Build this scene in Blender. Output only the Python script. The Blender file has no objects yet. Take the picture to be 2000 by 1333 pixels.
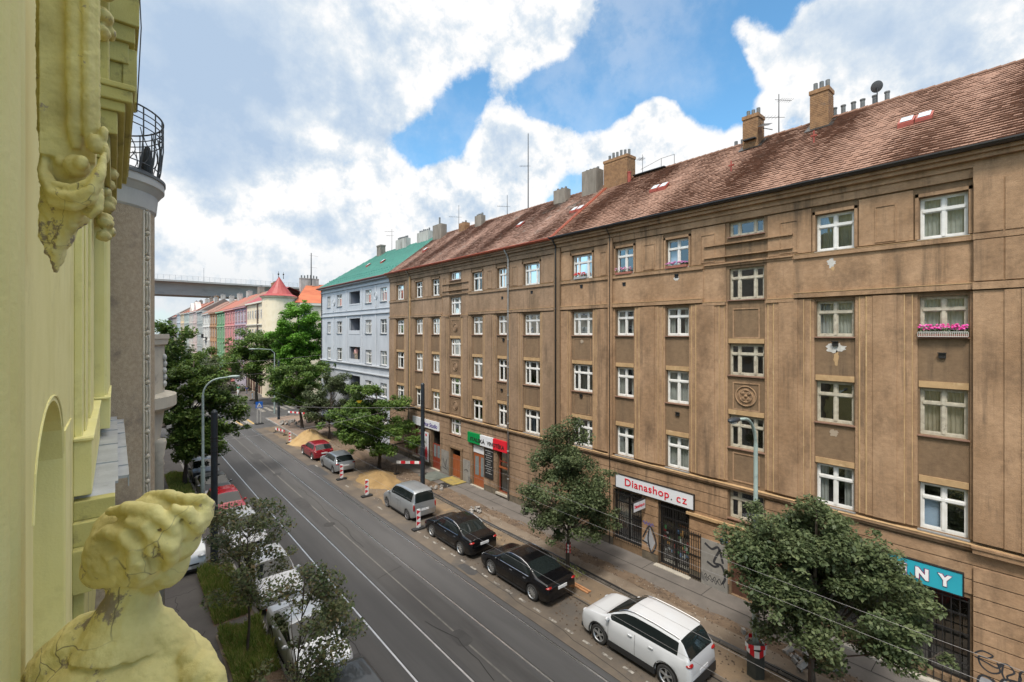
import bpy, bmesh, math, random
import numpy as np
from mathutils import Vector, Matrix
R = math.radians
random.seed(7)
rng = np.random.default_rng(11)
scn = bpy.context.scene
COL = scn.collection

# ------------------------------------------------------------------ camera
FPX, VPX, VPY, EYE = 905.0, 225.0, 650.0, 11.5        # street runs along +Y, opposite facade at X = 20.5
TH = math.atan((1000 - VPX) / FPX)
cam = bpy.data.cameras.new('camera')
cam.sensor_width = 36.0
cam.lens = FPX / 2000 * 36
cam.shift_y = (VPY - 666.5) / 2000
cam.clip_start = 0.05
cam.clip_end = 6000
camo = bpy.data.objects.new('camera', cam)
camo.location = (0, 0, EYE)
camo.rotation_euler = (R(90), 0, -TH)
COL.objects.link(camo)
scn.camera = camo
scn.view_settings.view_transform = 'Standard'
scn.view_settings.look = 'None'
scn.view_settings.gamma = 1.0
scn.view_settings.exposure = 1.28
scn.cycles.max_bounces = 8
scn.cycles.transparent_max_bounces = 12
scn.cycles.caustics_reflective = False
scn.cycles.caustics_refractive = False

# ------------------------------------------------------------------ sky and sun
SUN_EL, SUN_AZ = 58.0, -118.0     # azimuth measured from +Y towards +X
world = bpy.data.worlds.new('World')
scn.world = world
world.use_nodes = True
nt = world.node_tree
nt.nodes.clear()
def wn(t, **k):
    n = nt.nodes.new(t)
    for a, b in k.items(): setattr(n, a, b)
    return n
def lk(a, b): nt.links.new(a, b)
def wmath(op, a, b=None, c=None, clamp=False):
    n = wn('ShaderNodeMath', operation=op, use_clamp=clamp)
    for i, v in enumerate((a, b, c)):
        if v is None: continue
        if isinstance(v, (int, float)): n.inputs[i].default_value = v
        else: lk(v, n.inputs[i])
    return n.outputs[0]
out = wn('ShaderNodeOutputWorld'); bg = wn('ShaderNodeBackground')
bg.inputs['Strength'].default_value = 0.1
lk(bg.outputs[0], out.inputs[0])
sky = wn('ShaderNodeTexSky', sky_type='NISHITA')
sky.sun_disc = False
sky.sun_elevation = R(SUN_EL)
sky.sun_rotation = R(SUN_AZ)
sky.air_density = 1.0; sky.dust_density = 0.6; sky.ozone_density = 2.5
tc = wn('ShaderNodeTexCoord')
DIR = tc.outputs['Generated']
def noise(vec, scale, detail, rough=0.55, dist=0.0):
    n = wn('ShaderNodeTexNoise')
    n.inputs['Scale'].default_value = scale; n.inputs['Detail'].default_value = detail
    n.inputs['Roughness'].default_value = rough; n.inputs['Distortion'].default_value = dist
    lk(vec, n.inputs['Vector'])
    return n
def vadd(v, off):
    n = wn('ShaderNodeVectorMath', operation='ADD'); lk(v, n.inputs[0]); n.inputs[1].default_value = off
    return n.outputs[0]
# warp the direction a little so cloud edges billow
nw = noise(DIR, 5.0, 3, 0.6)
wsub = wn('ShaderNodeVectorMath', operation='SUBTRACT'); lk(nw.outputs['Color'], wsub.inputs[0]); wsub.inputs[1].default_value = (.5, .5, .5)
wsc = wn('ShaderNodeVectorMath', operation='SCALE'); lk(wsub.outputs[0], wsc.inputs[0]); wsc.inputs['Scale'].default_value = 0.10
wad = wn('ShaderNodeVectorMath', operation='ADD'); lk(DIR, wad.inputs[0]); lk(wsc.outputs[0], wad.inputs[1])
WD = wad.outputs[0]
def sky_dir(u, v):                 # compass direction of a cloud seen from the street
    t = (u - 1000) / FPX; z = (VPY - v) / FPX
    w_ = Vector((math.sin(TH) + math.cos(TH) * t, math.cos(TH) - math.sin(TH) * t, z))
    return w_.normalized()
def blobs(lst):
    acc = None
    for u, v, r, h in lst:
        c = sky_dir(u, v)
        d = wn('ShaderNodeVectorMath', operation='DISTANCE'); lk(WD, d.inputs[0]); d.inputs[1].default_value = c
        e = (sky_dir(u + r, v) - c).length
        m = wn('ShaderNodeMapRange', interpolation_type='SMOOTHSTEP')
        lk(d.outputs['Value'], m.inputs['Value'])
        m.inputs['From Min'].default_value = 0; m.inputs['From Max'].default_value = e * 1.25
        m.inputs['To Min'].default_value = h; m.inputs['To Max'].default_value = 0
        acc = m.outputs[0] if acc is None else wmath('ADD', acc, m.outputs[0])
    return acc
SKY_T = (.66, .98, 1.0)
big = [(560,60,330,.9),(900,20,260,.9),(380,200,260,.75),(700,180,200,.5),(1080,60,130,.5),(330,60,250,.7),
       (620,330,150,.55),(450,430,190,.7),(640,470,130,.75),(860,390,170,1.0),(760,400,100,.6),(1000,300,120,.8),(960,370,120,.7),
       (1110,300,80,.6),(1010,190,70,.3),(1240,280,120,.85),(1330,270,110,.85),(1430,300,110,.8),(1260,220,70,.5),
       (1590,60,150,.8),(1760,70,230,1.0),(1960,60,200,.9),(1560,190,110,.7),(1680,160,130,.8),(1480,230,80,.5),(1900,150,120,.6),
       (330,520,160,.8),(520,540,150,.6),(700,560,160,.6),(900,520,200,.6),(230,350,200,.6),
       (1290,80,130,-1.1),(1370,160,120,-1.0),(1160,190,100,-.9),(1040,195,80,-.8),(900,245,95,-.9),(800,290,70,-.8),(690,330,60,-.45),(600,285,50,-.4),(1300,10,60,-.5),(1440,40,60,.8),(1490,100,70,.7),(1590,330,60,-.6),(430,330,60,-.35),(1790,190,50,-.6),(1000,60,90,.5),(950,240,40,.4)]
S = blobs(big)
n1 = noise(DIR, 5.0, 12, .62)
n2 = noise(vadd(DIR, (0.018, -0.008, 0.03)), 5.0, 12, .62)
n3 = noise(vadd(DIR, (4.0, 2.0, 1.0)), 2.1, 4, .55)
sepd = wn('ShaderNodeSeparateXYZ'); lk(DIR, sepd.inputs[0])
# away from the named clouds the sky keeps a scattered cover of its own
dens = wmath('ADD', S, wmath('MULTIPLY', wmath('SUBTRACT', n1.outputs[0], .5), 2.3))
maskn = wn('ShaderNodeMapRange', interpolation_type='SMOOTHSTEP'); lk(dens, maskn.inputs['Value'])
maskn.inputs['From Min'].default_value = .22; maskn.inputs['From Max'].default_value = .58
veil = wn('ShaderNodeMapRange', interpolation_type='SMOOTHSTEP'); lk(wmath('ADD', n3.outputs[0], wmath('MULTIPLY', wmath('SUBTRACT', n1.outputs[0], .5), .9)), veil.inputs['Value'])
veil.inputs['From Min'].default_value = .38; veil.inputs['From Max'].default_value = .75; veil.inputs['To Max'].default_value = .28
mask = wmath('MAXIMUM', maskn.outputs[0], veil.outputs[0])
# self shading: thick parts and undersides are greyer
thick = wn('ShaderNodeMapRange', interpolation_type='SMOOTHSTEP'); lk(dens, thick.inputs['Value'])
thick.inputs['From Min'].default_value = .6; thick.inputs['From Max'].default_value = 1.9
G = blobs([(330,60,260,1.),(560,100,250,1.),(420,330,90,.75),(400,230,200,.7),(800,130,200,.35),(640,460,80,.5),(1000,290,70,.5),(1650,60,200,1.0),(1850,40,230,1.1),(1500,40,90,.35),(560,530,90,.3),(1210,300,60,.2)])
relief = wmath('MULTIPLY', wmath('SUBTRACT', n1.outputs[0], n2.outputs[0]), 5.5)
g1 = wmath('MULTIPLY', G, wmath('ADD', wmath('MULTIPLY', n3.outputs[0], 1.1), .15))
shade = wmath('ADD', wmath('MULTIPLY', thick.outputs[0], .12), wmath('SUBTRACT', wmath('MULTIPLY', g1, .80), wmath('MULTIPLY', relief, wmath('SUBTRACT', 1.0, wmath('MULTIPLY', G, .45, clamp=True)))), clamp=True)
cr = wn('ShaderNodeValToRGB'); lk(shade, cr.inputs[0])
e = cr.color_ramp.elements
e[0].position = 0; e[0].color = (4.2, 4.2, 4.2, 1)
e[1].position = 1; e[1].color = (1.95, 2.5, 3.25, 1)
x = e.new(.3); x.color = (3.15, 3.45, 3.75, 1)
x = e.new(.6); x.color = (2.5, 2.95, 3.5, 1)
# a clear blue taken from the sky model, a little deeper as in the photograph
skm = wn('ShaderNodeMix', data_type='RGBA', blend_type='MULTIPLY'); skm.inputs['Factor'].default_value = 1
lk(sky.outputs[0], skm.inputs[6]); skm.inputs[7].default_value = (SKY_T[0], SKY_T[1], SKY_T[2], 1)
mx = wn('ShaderNodeMix', data_type='RGBA'); lk(mask, mx.inputs['Factor']); lk(skm.outputs[2], mx.inputs[6]); lk(cr.outputs[0], mx.inputs[7])
# pale band near the horizon
hz = wn('ShaderNodeMapRange', interpolation_type='SMOOTHSTEP'); lk(sepd.outputs[2], hz.inputs['Value'])
hz.inputs['From Min'].default_value = 0.0; hz.inputs['From Max'].default_value = .2
hz.inputs['To Min'].default_value = .8; hz.inputs['To Max'].default_value = 0
hx = wn('ShaderNodeMix', data_type='RGBA'); lk(hz.outputs[0], hx.inputs['Factor']); lk(mx.outputs[2], hx.inputs[6]); hx.inputs[7].default_value = (3.0, 3.25, 3.45, 1)
sd_ = (math.cos(R(SUN_EL)) * math.sin(R(SUN_AZ)), math.cos(R(SUN_EL)) * math.cos(R(SUN_AZ)), math.sin(R(SUN_EL)))
dd = wn('ShaderNodeVectorMath', operation='DISTANCE'); lk(DIR, dd.inputs[0]); dd.inputs[1].default_value = sd_
vm = wn('ShaderNodeMapRange', interpolation_type='SMOOTHSTEP'); lk(dd.outputs['Value'], vm.inputs['Value']); vm.inputs['From Min'].default_value = .05; vm.inputs['From Max'].default_value = 1.1; vm.inputs['To Min'].default_value = 1; vm.inputs['To Max'].default_value = 0
vx_ = wn('ShaderNodeMix', data_type='RGBA'); lk(vm.outputs[0], vx_.inputs['Factor']); lk(hx.outputs[2], vx_.inputs[6]); vx_.inputs[7].default_value = (9.5, 9.2, 8.6, 1)
zr = wn('ShaderNodeMapRange', interpolation_type='SMOOTHSTEP'); lk(sepd.outputs[2], zr.inputs['Value']); zr.inputs['From Min'].default_value = .62; zr.inputs['From Max'].default_value = .88
zx = wn('ShaderNodeMix', data_type='RGBA'); lk(zr.outputs[0], zx.inputs['Factor']); lk(vx_.outputs[2], zx.inputs[6]); zx.inputs[7].default_value = (11.5, 10.9, 10.1, 1)
lk(zx.outputs[2], bg.inputs['Color'])

sun = bpy.data.lights.new('sun', 'SUN')
sun.energy = SUN_E = 1.5
sun.angle = R(12)
sun.color = (1.0, 0.95, 0.87)
suno = bpy.data.objects.new('sun', sun)
d_ = Vector((math.cos(R(SUN_EL)) * math.sin(R(SUN_AZ)), math.cos(R(SUN_EL)) * math.cos(R(SUN_AZ)), math.sin(R(SUN_EL))))
suno.rotation_euler = d_.to_track_quat('Z', 'Y').to_euler()
suno.location = (0, 0, 60)
COL.objects.link(suno)

# ------------------------------------------------------------------ helpers
class MB:
    """collects faces; build() links them as ONE mesh object"""
    def __init__(s, xf=None): s.v = []; s.f = []; s.m = []; s.k = 0; s.xf = xf
    def add(s, vs, fs):
        o = len(s.v)
        if s.xf: vs = [s.xf(p) for p in vs]
        s.v += [tuple(p) for p in vs]
        s.f += [tuple(i + o for i in f) for f in fs]
        s.m += [s.k] * len(fs)
        return s
    def box(s, x0, x1, y0, y1, z0, z1):
        return s.add([(x0, y0, z0), (x1, y0, z0), (x1, y1, z0), (x0, y1, z0), (x0, y0, z1), (x1, y0, z1), (x1, y1, z1), (x0, y1, z1)],
                     [(0, 3, 2, 1), (4, 5, 6, 7), (0, 1, 5, 4), (1, 2, 6, 5), (2, 3, 7, 6), (3, 0, 4, 7)])
    def each(s, name, mats, parent=None, **k):
        """one object per separate piece"""
        up = list(range(len(s.v)))
        def find(i):
            while up[i] != i: up[i] = up[up[i]]; i = up[i]
            return i
        for f in s.f:
            r0 = find(f[0])
            for i in f[1:]: up[find(i)] = r0
        grp = {}
        for f in s.f: grp.setdefault(find(f[0]), []).append(f)
        o = None
        for fs in grp.values():
            used = sorted({i for f in fs for i in f}); mp = {u: n for n, u in enumerate(used)}
            b = MB(); b.add([s.v[u] for u in used], [tuple(mp[i] for i in f) for f in fs]); o = b.build(name, mats, parent, **k)
        return o
    def quad(s, *p): return s.add(list(p), [tuple(range(len(p)))])
    def tube(s, pts, r, n=8):
        pts = [Vector(p) for p in pts]
        rs = r if isinstance(r, (list, tuple)) else [r] * len(pts)
        V = []; prev = None
        for i, p in enumerate(pts):
            t = (pts[min(i + 1, len(pts) - 1)] - pts[max(i - 1, 0)])
            if t.length < 1e-9: t = Vector((0, 0, 1))
            t.normalize()
            a = prev if prev is not None else (Vector((0, 0, 1)) if abs(t.z) < .9 else Vector((1, 0, 0)))
            a = (a - t * a.dot(t))
            if a.length < 1e-6: a = t.orthogonal()
            a.normalize(); prev = a; b = t.cross(a)
            for k in range(n):
                q = 2 * math.pi * k / n
                V.append(p + (a * math.cos(q) + b * math.sin(q)) * rs[i])
        F = []
        for i in range(len(pts) - 1):
            for k in range(n):
                F.append((i * n + k, i * n + (k + 1) % n, (i + 1) * n + (k + 1) % n, (i + 1) * n + k))
        F.append(tuple(range(n))[::-1]); F.append(tuple((len(pts) - 1) * n + k for k in range(n)))
        return s.add(V, F)
    def lathe(s, cx, cy, prof, n=24, a0=0., a1=360.):
        full = abs(a1 - a0 - 360) < 1e-6
        m = n if full else n + 1
        V = []
        for r, z in prof:
            for k in range(m):
                q = R(a0 + (a1 - a0) * k / n)
                V.append((cx + r * math.cos(q), cy + r * math.sin(q), z))
        F = []
        for i in range(len(prof) - 1):
            for k in range(n):
                k2 = (k + 1) % m
                F.append((i * m + k, i * m + k2, (i + 1) * m + k2, (i + 1) * m + k))
        if full:
            if prof[0][0] > 1e-6: F.append(tuple(range(m))[::-1])
            if prof[-1][0] > 1e-6: F.append(tuple((len(prof) - 1) * m + k for k in range(m)))
        return s.add(V, F)
    def ell(s, c, r, n=10, rot=None):
        V = []; F = []
        m = n * 2
        for i in range(n + 1):
            a = math.pi * i / n
            for k in range(m):
                b = 2 * math.pi * k / m
                p = Vector((math.sin(a) * math.cos(b) * r[0], math.sin(a) * math.sin(b) * r[1], math.cos(a) * r[2]))
                if rot is not None: p = rot @ p
                V.append(p + Vector(c))
        for i in range(n):
            for k in range(m):
                F.append((i * m + k, (i + 1) * m + k, (i + 1) * m + (k + 1) % m, i * m + (k + 1) % m))
        return s.add(V, F)
    def prism(s, poly, a, b, axis=0):
        """poly in the two other axes, extruded from a to b along axis"""
        def P3(t, p):
            return {0: (t, p[0], p[1]), 1: (p[0], t, p[1]), 2: (p[0], p[1], t)}[axis]
        n = len(poly)
        V = [P3(a, p) for p in poly] + [P3(b, p) for p in poly]
        F = [tuple(range(n)), tuple(range(n, 2 * n))[::-1]] + [(i, (i + 1) % n, n + (i + 1) % n, n + i) for i in range(n)]
        return s.add(V, F)
    def build(s, name, mats, parent=None, local=False, smooth=False, bevel=0, fix=True):
        me = bpy.data.meshes.new(name)
        off = Vector((0, 0, 0))
        if parent is not None and not local:
            q = parent
            while q is not None:
                off += q.location; q = q.parent
        if off.length > 0: vs = [(p[0] - off.x, p[1] - off.y, p[2] - off.z) for p in s.v]
        else: vs = s.v
        me.from_pydata([tuple(p) for p in vs], [], s.f)
        if not isinstance(mats, (list, tuple)): mats = [mats]
        for m in mats: me.materials.append(m)
        if len(mats) > 1: me.polygons.foreach_set('material_index', s.m)
        if fix and len(s.f) < 60000:
            bm = bmesh.new(); bm.from_mesh(me)
            bmesh.ops.recalc_face_normals(bm, faces=bm.faces)
            bm.to_mesh(me); bm.free()
        if smooth:
            me.polygons.foreach_set('use_smooth', [True] * len(me.polygons))
        me.update()
        o = bpy.data.objects.new(name, me)
        COL.objects.link(o)
        if parent is not None: o.parent = parent
        if bevel:
            b = o.modifiers.new('bevel', 'BEVEL'); b.width = bevel; b.segments = 2; b.limit_method = 'ANGLE'
        return o
def thing(name, label, cat, loc=(0, 0, 0), rz=0, group=None):
    o = bpy.data.objects.new(name, None)
    o.empty_display_size = .3
    COL.objects.link(o)
    o.location = loc; o.rotation_euler = (0, 0, rz)
    o['label'] = label; o['category'] = cat
    if group: o['group'] = group
    return o
def tag(o, label, cat, group=None, kind=None):
    o['label'] = label; o['category'] = cat
    if group: o['group'] = group
    if kind: o['kind'] = kind
    return o
def struct(o): o['kind'] = 'structure'; return o

# ------------------------------------------------------------------ materials
MATS = {}
def mat(name, c1, c2=None, scale=3.0, detail=6, rough=.8, metal=0., bump=0., bscale=None, stretch=None, c3=None, s3=.4, t3=.55,
        spec=.5, coat=0., lo=.35, hi=.65, island=None, trans=0., soft3=.12, cracks=0., fine=0., streak=0.):
    if name in MATS: return MATS[name]
    m = bpy.data.materials.new(name); m.use_nodes = True
    t = m.node_tree; N = t.nodes; L = t.links
    b = N['Principled BSDF']
    b.inputs['Roughness'].default_value = rough
    b.inputs['Metallic'].default_value = metal
    b.inputs['Specular IOR Level'].default_value = spec
    b.inputs['Coat Weight'].default_value = coat
    b.inputs['Coat Roughness'].default_value = .05
    b.inputs['Base Color'].default_value = (*c1, 1)
    tcn = N.new('ShaderNodeTexCoord'); vec = tcn.outputs['Object']
    def nz(sc, de, st=None, rg=.6):
        v = vec
        if st:
            mp = N.new('ShaderNodeMapping'); mp.inputs['Scale'].default_value = st; L.new(v, mp.inputs['Vector']); v = mp.outputs[0]
        n = N.new('ShaderNodeTexNoise'); n.inputs['Scale'].default_value = sc; n.inputs['Detail'].default_value = de
        n.inputs['Roughness'].default_value = rg
        L.new(v, n.inputs['Vector']); return n.outputs['Fac']
    def ramp(f, a, b_):
        r = N.new('ShaderNodeMapRange'); r.inputs['From Min'].default_value = a; r.inputs['From Max'].default_value = b_
        L.new(f, r.inputs['Value']); return r.outputs[0]
    def mix(f, a, b_):
        x = N.new('ShaderNodeMix'); x.data_type = 'RGBA'
        L.new(f, x.inputs['Factor'])
        for s_, q in ((6, a), (7, b_)):
            if isinstance(q, tuple): x.inputs[s_].default_value = (*q, 1)
            else: L.new(q, x.inputs[s_])
        return x.outputs[2]
    colr = None
    if c2 is not None:
        colr = mix(ramp(nz(scale, detail, stretch), lo, hi), c1, c2)
    if island is not None:                                   # each loose piece (tile, leaf) gets its own tone
        g = N.new('ShaderNodeNewGeometry')
        r = N.new('ShaderNodeValToRGB'); L.new(g.outputs['Random Per Island'], r.inputs[0])
        els = r.color_ramp.elements
        els[0].position = 0; els[0].color = (*island[0], 1)
        els[1].position = 1; els[1].color = (*island[-1], 1)
        for i, cc in enumerate(island[1:-1]):
            e = els.new((i + 1) / (len(island) - 1)); e.color = (*cc, 1)
        if colr is None: colr = r.outputs[0]
        else:
            x = N.new('ShaderNodeMix'); x.data_type = 'RGBA'; x.inputs['Factor'].default_value = .72
            L.new(colr, x.inputs[6]); L.new(r.outputs[0], x.inputs[7]); colr = x.outputs[2]
    if c3 is not None:
        base = colr if colr is not None else c1
        colr = mix(ramp(nz(s3, 8, stretch, .7), t3, t3 + soft3), base, c3)
    if fine:                                                  # small scale speckle of the render coat
        base = colr if colr is not None else c1
        f_ = nz(fine, 8, (1, 1, 1.6), .75)
        colr = mix(ramp(f_, .38, .62), base, base) if False else colr
        hs = N.new('ShaderNodeHueSaturation'); rr_ = N.new('ShaderNodeMapRange'); rr_.inputs['From Min'].default_value = .3; rr_.inputs['From Max'].default_value = .7
        rr_.inputs['To Min'].default_value = .78; rr_.inputs['To Max'].default_value = 1.2; L.new(f_, rr_.inputs['Value']); L.new(rr_.outputs[0], hs.inputs['Value'])
        if isinstance(base, tuple): hs.inputs['Color'].default_value = (*base, 1)
        else: L.new(base, hs.inputs['Color'])
        colr = hs.outputs[0]
    if streak:                                                # rain streaks and soot running down
        base = colr if colr is not None else c1
        f1 = nz(2.2, 6, (1, 1.3, .07), .7); f2 = nz(.35, 4, None, .6)
        m1 = ramp(f1, .50, .68); m2 = ramp(f2, .42, .6)
        mm = N.new('ShaderNodeMath'); mm.operation = 'MULTIPLY'; L.new(m1, mm.inputs[0]); L.new(m2, mm.inputs[1])
        m3 = N.new('ShaderNodeMath'); m3.operation = 'MULTIPLY'; L.new(mm.outputs[0], m3.inputs[0]); m3.inputs[1].default_value = streak
        colr = mix(m3.outputs[0], base, (.075, .052, .034))
    if cracks:                                                # fine dark cracks of flaking paint
        wv = N.new('ShaderNodeTexNoise'); wv.inputs['Scale'].default_value = cracks * .8; wv.inputs['Detail'].default_value = 4; L.new(vec, wv.inputs['Vector'])
        ad = N.new('ShaderNodeVectorMath'); ad.operation = 'MULTIPLY_ADD'; L.new(wv.outputs['Color'], ad.inputs[0]); ad.inputs[1].default_value = (.12, .12, .12); L.new(vec, ad.inputs[2])
        vo = N.new('ShaderNodeTexVoronoi'); vo.feature = 'DISTANCE_TO_EDGE'; vo.inputs['Scale'].default_value = cracks; L.new(ad.outputs[0], vo.inputs['Vector'])
        l1 = N.new('ShaderNodeMapRange'); L.new(vo.outputs['Distance'], l1.inputs['Value']); l1.inputs['From Min'].default_value = .0; l1.inputs['From Max'].default_value = .012; l1.inputs['To Min'].default_value = 1; l1.inputs['To Max'].default_value = 0
        mk = ramp(nz(cracks * .5, 3), .55, .66)
        mm_ = N.new('ShaderNodeMath'); mm_.operation = 'MULTIPLY'; L.new(l1.outputs[0], mm_.inputs[0]); L.new(mk, mm_.inputs[1])
        colr = mix(mm_.outputs[0], colr, (.20, .165, .105))
    if colr is not None: L.new(colr, b.inputs['Base Color'])
    if bump:
        bp = N.new('ShaderNodeBump'); bp.inputs['Strength'].default_value = 1.0; bp.inputs['Distance'].default_value = bump
        L.new(nz(bscale or scale * 8, 5), bp.inputs['Height']); L.new(bp.outputs[0], b.inputs['Normal'])
    if trans:
        tr = N.new('ShaderNodeBsdfTranslucent')
        if colr is not None: L.new(colr, tr.inputs['Color'])
        else: tr.inputs['Color'].default_value = (*c1, 1)
        ms = N.new('ShaderNodeMixShader'); ms.inputs[0].default_value = trans
        L.new(b.outputs[0], ms.inputs[1]); L.new(tr.outputs[0], ms.inputs[2])
        L.new(ms.outputs[0], N['Material Output'].inputs['Surface'])
    MATS[name] = m
    return m
def glass_mat(name, tint=(.9, .95, .95), refl=.25):
    if name in MATS: return MATS[name]
    m = bpy.data.materials.new(name); m.use_nodes = True
    t = m.node_tree; N = t.nodes; L = t.links; N.clear()
    o = N.new('ShaderNodeOutputMaterial'); a = N.new('ShaderNodeBsdfTransparent'); g = N.new('ShaderNodeBsdfGlossy')
    a.inputs[0].default_value = (*tint, 1); g.inputs['Roughness'].default_value = .02
    g.inputs['Color'].default_value = (.9, .93, .95, 1)
    fr = N.new('ShaderNodeFresnel'); fr.inputs['IOR'].default_value = 1.52
    mu = N.new('ShaderNodeMath'); mu.operation = 'MULTIPLY_ADD'; mu.inputs[1].default_value = 1.2; mu.inputs[2].default_value = refl * .4
    L.new(fr.outputs[0], mu.inputs[0])
    nz = N.new('ShaderNodeTexNoise'); nz.inputs['Scale'].default_value = 1.2
    tcn = N.new('ShaderNodeTexCoord'); L.new(tcn.outputs['Object'], nz.inputs['Vector'])
    bp = N.new('ShaderNodeBump'); bp.inputs['Distance'].default_value = .02; bp.inputs['Strength'].default_value = .35
    L.new(nz.outputs[0], bp.inputs['Height']); L.new(bp.outputs[0], g.inputs['Normal'])
    mx = N.new('ShaderNodeMixShader'); L.new(mu.outputs[0], mx.inputs[0]); L.new(a.outputs[0], mx.inputs[1]); L.new(g.outputs[0], mx.inputs[2])
    L.new(mx.outputs[0], o.inputs[0])
    MATS[name] = m
    return m
def text_mb(txt, size, fit=None, offset=0.0, shear=0., extrude=.012, spacing=1.0):
    """letter mesh in its own XY plane, centred; returns (verts, faces)"""
    cu = bpy.data.curves.new('lettering', 'FONT'); cu.body = txt; cu.size = size
    cu.extrude = extrude; cu.offset = offset; cu.shear = shear; cu.space_character = spacing
    cu.align_x = 'CENTER'; cu.align_y = 'CENTER'; cu.resolution_u = 4
    o = bpy.data.objects.new('lettering', cu); COL.objects.link(o)
    dg = bpy.context.evaluated_depsgraph_get(); dg.update()
    me = bpy.data.meshes.new_from_object(o.evaluated_get(dg))
    V = [tuple(v.co) for v in me.vertices]; F = [tuple(p.vertices) for p in me.polygons]
    bpy.data.objects.remove(o); bpy.data.curves.remove(cu); bpy.data.meshes.remove(me)
    if fit and V:
        xs = [v[0] for v in V]; ys = [v[1] for v in V]
        sx = fit[0] / (max(xs) - min(xs)); sy = fit[1] / (max(ys) - min(ys))
        cx = (max(xs) + min(xs)) / 2; cy = (max(ys) + min(ys)) / 2
        V = [((x - cx) * sx, (y - cy) * sy, z) for x, y, z in V]
    return V, F
def wall_text(txt, X, yc, zc, w, h, m, parent, off=.0, name='lettering', **k):
    """letters on a facade that faces -X (reads from +Y to -Y)"""
    V, F = text_mb(txt, h, fit=(w, h), **k)
    b = MB(); b.add([(X - z - .006, yc - x, zc + y) for x, y, z in V], F)
    return b.build(name, m, parent, fix=True)


# ------------------------------------------------------------------ ground, road, pavements
M_asph = mat('asphalt', (.052, .050, .050), (.078, .075, .073), scale=1.1, detail=9, rough=.82, bump=.004, bscale=90, stretch=(1, .12, 1),
             c3=(.042, .040, .040), s3=.5, t3=.56)
M_asph2 = mat('track_asphalt', (.054, .053, .054), (.080, .078, .078), scale=.9, detail=9, rough=.78, bump=.004, bscale=70, stretch=(1, .08, 1), c3=(.05, .048, .047), s3=.7, t3=.55)
M_pave = mat('pavement_asphalt', (.078, .071, .068), (.105, .096, .09), scale=.8, detail=9, rough=.88, bump=.004, bscale=80, c3=(.06, .055, .052), s3=.35, t3=.57)
M_dust = mat('dusty_ground', (.085, .070, .057), (.135, .108, .082), scale=.75, detail=10, rough=.95, bump=.012, bscale=14, c3=(.085, .075, .066), s3=.5, t3=.52)
M_soil = mat('excavated_soil', (.105, .072, .048), (.17, .12, .08), scale=1.6, detail=10, rough=1, bump=.05, bscale=9, c3=(.065, .045, .032), s3=.8, t3=.55)
M_conc = mat('worn_concrete', (.14, .108, .08), (.20, .16, .12), scale=1.3, detail=9, rough=.92, bump=.008, bscale=20, c3=(.11, .085, .065), s3=.7, t3=.52)
M_sandy = mat('sandy_strip', (.19, .135, .085), (.125, .097, .07), scale=.9, detail=10, rough=.97, bump=.02, bscale=12, c3=(.24, .165, .09), s3=.6, t3=.55)
M_slab = mat('grey_slabs', (.11, .097, .086), (.15, .132, .117), scale=.9, detail=9, rough=.9, bump=.005, bscale=60, c3=(.115, .10, .09), s3=.5, t3=.56)
M_black = mat('black_joint', (.012, .011, .01), rough=.9)
M_stone = mat('granite_kerb', (.22, .205, .19), (.30, .285, .265), scale=6, rough=.85, bump=.006, c3=(.14, .13, .12), s3=1.5)
M_white_line = mat('worn_white_paint', (.36, .335, .295), (.12, .105, .09), scale=6, detail=9, rough=.85, lo=.38, hi=.58)
M_rail = mat('rail_steel', (.80, .80, .81), (.60, .59, .58), scale=2, rough=.33, metal=1.0)
M_earth = mat('far_ground', (.10, .10, .085), (.13, .13, .11), scale=.02, rough=1)

def sheet(name, rects, z, m):
    b = MB()
    for x0, x1, y0, y1 in rects: b.quad((x0, y0, z), (x1, y0, z), (x1, y1, z), (x0, y1, z))
    return struct(b.build(name, m))
sheet('ground', [(-1500, 1500, -600, 2400)], -.03, M_earth)
sheet('road', [(4.45, 15.4, -40, 62), (-60, 70, 62, 88), (4.45, 17.0, 88, 420)], 0, M_asph)
sheet('tram_track_bed', [(7.3, 9.2, -40, 300), (10.7, 12.6, -40, 300)], .004, M_asph2)
b = MB(); gr_ = MB()
for x in (7.54, 8.95, 10.93, 12.3):
    b.box(x - .034, x + .030, -40, 300, .0, .012)
    gr_.quad((x + .03, -40, .008), (x + .06, -40, .008), (x + .06, 300, .008), (x + .03, 300, .008))
struct(b.build('tram_rails', M_rail)); struct(gr_.build('rail_groove', M_black))
sheet('road_seam', [(9.86, 9.93, -40, 110)], .006, mat('pale_sealant', (.17, .16, .145), (.11, .105, .10), scale=4, rough=.8))
sheet('road_seam', [(12.62, 12.64, -40, 62)], .0065, M_black)
# repairs, tar lines, manholes
b = MB(); random.seed(12)
for x, y, w, l in ((6.2, 24, .8, 1.6), (9.6, 33, .7, 2.4), (13.0, 18.5, .5, 1.3), (5.9, 38, 1.0, 3.0), (9.9, 14.5, .6, 1.0), (6.3, 15.8, .9, .9), (12.9, 40, .7, 4.0), (10.0, 48, .8, 2.5), (6.6, 52, 1.2, 3)):
    n = 10; vs = [(x + w / 2 * math.copysign(abs(math.cos(a)) ** .45, math.cos(a)) + random.uniform(-.03, .03), y + l / 2 * math.copysign(abs(math.sin(a)) ** .45, math.sin(a)) + random.uniform(-.03, .03), .0068) for a in [2 * math.pi * k / n + .3 for k in range(n)]]
    b.add(vs, [tuple(range(n))])
struct(b.build('road_patch', mat('dark_asphalt_patch', (.045, .043, .043), (.06, .058, .057), scale=2, rough=.85, bump=.004, bscale=90), fix=False))
b = MB()
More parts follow.
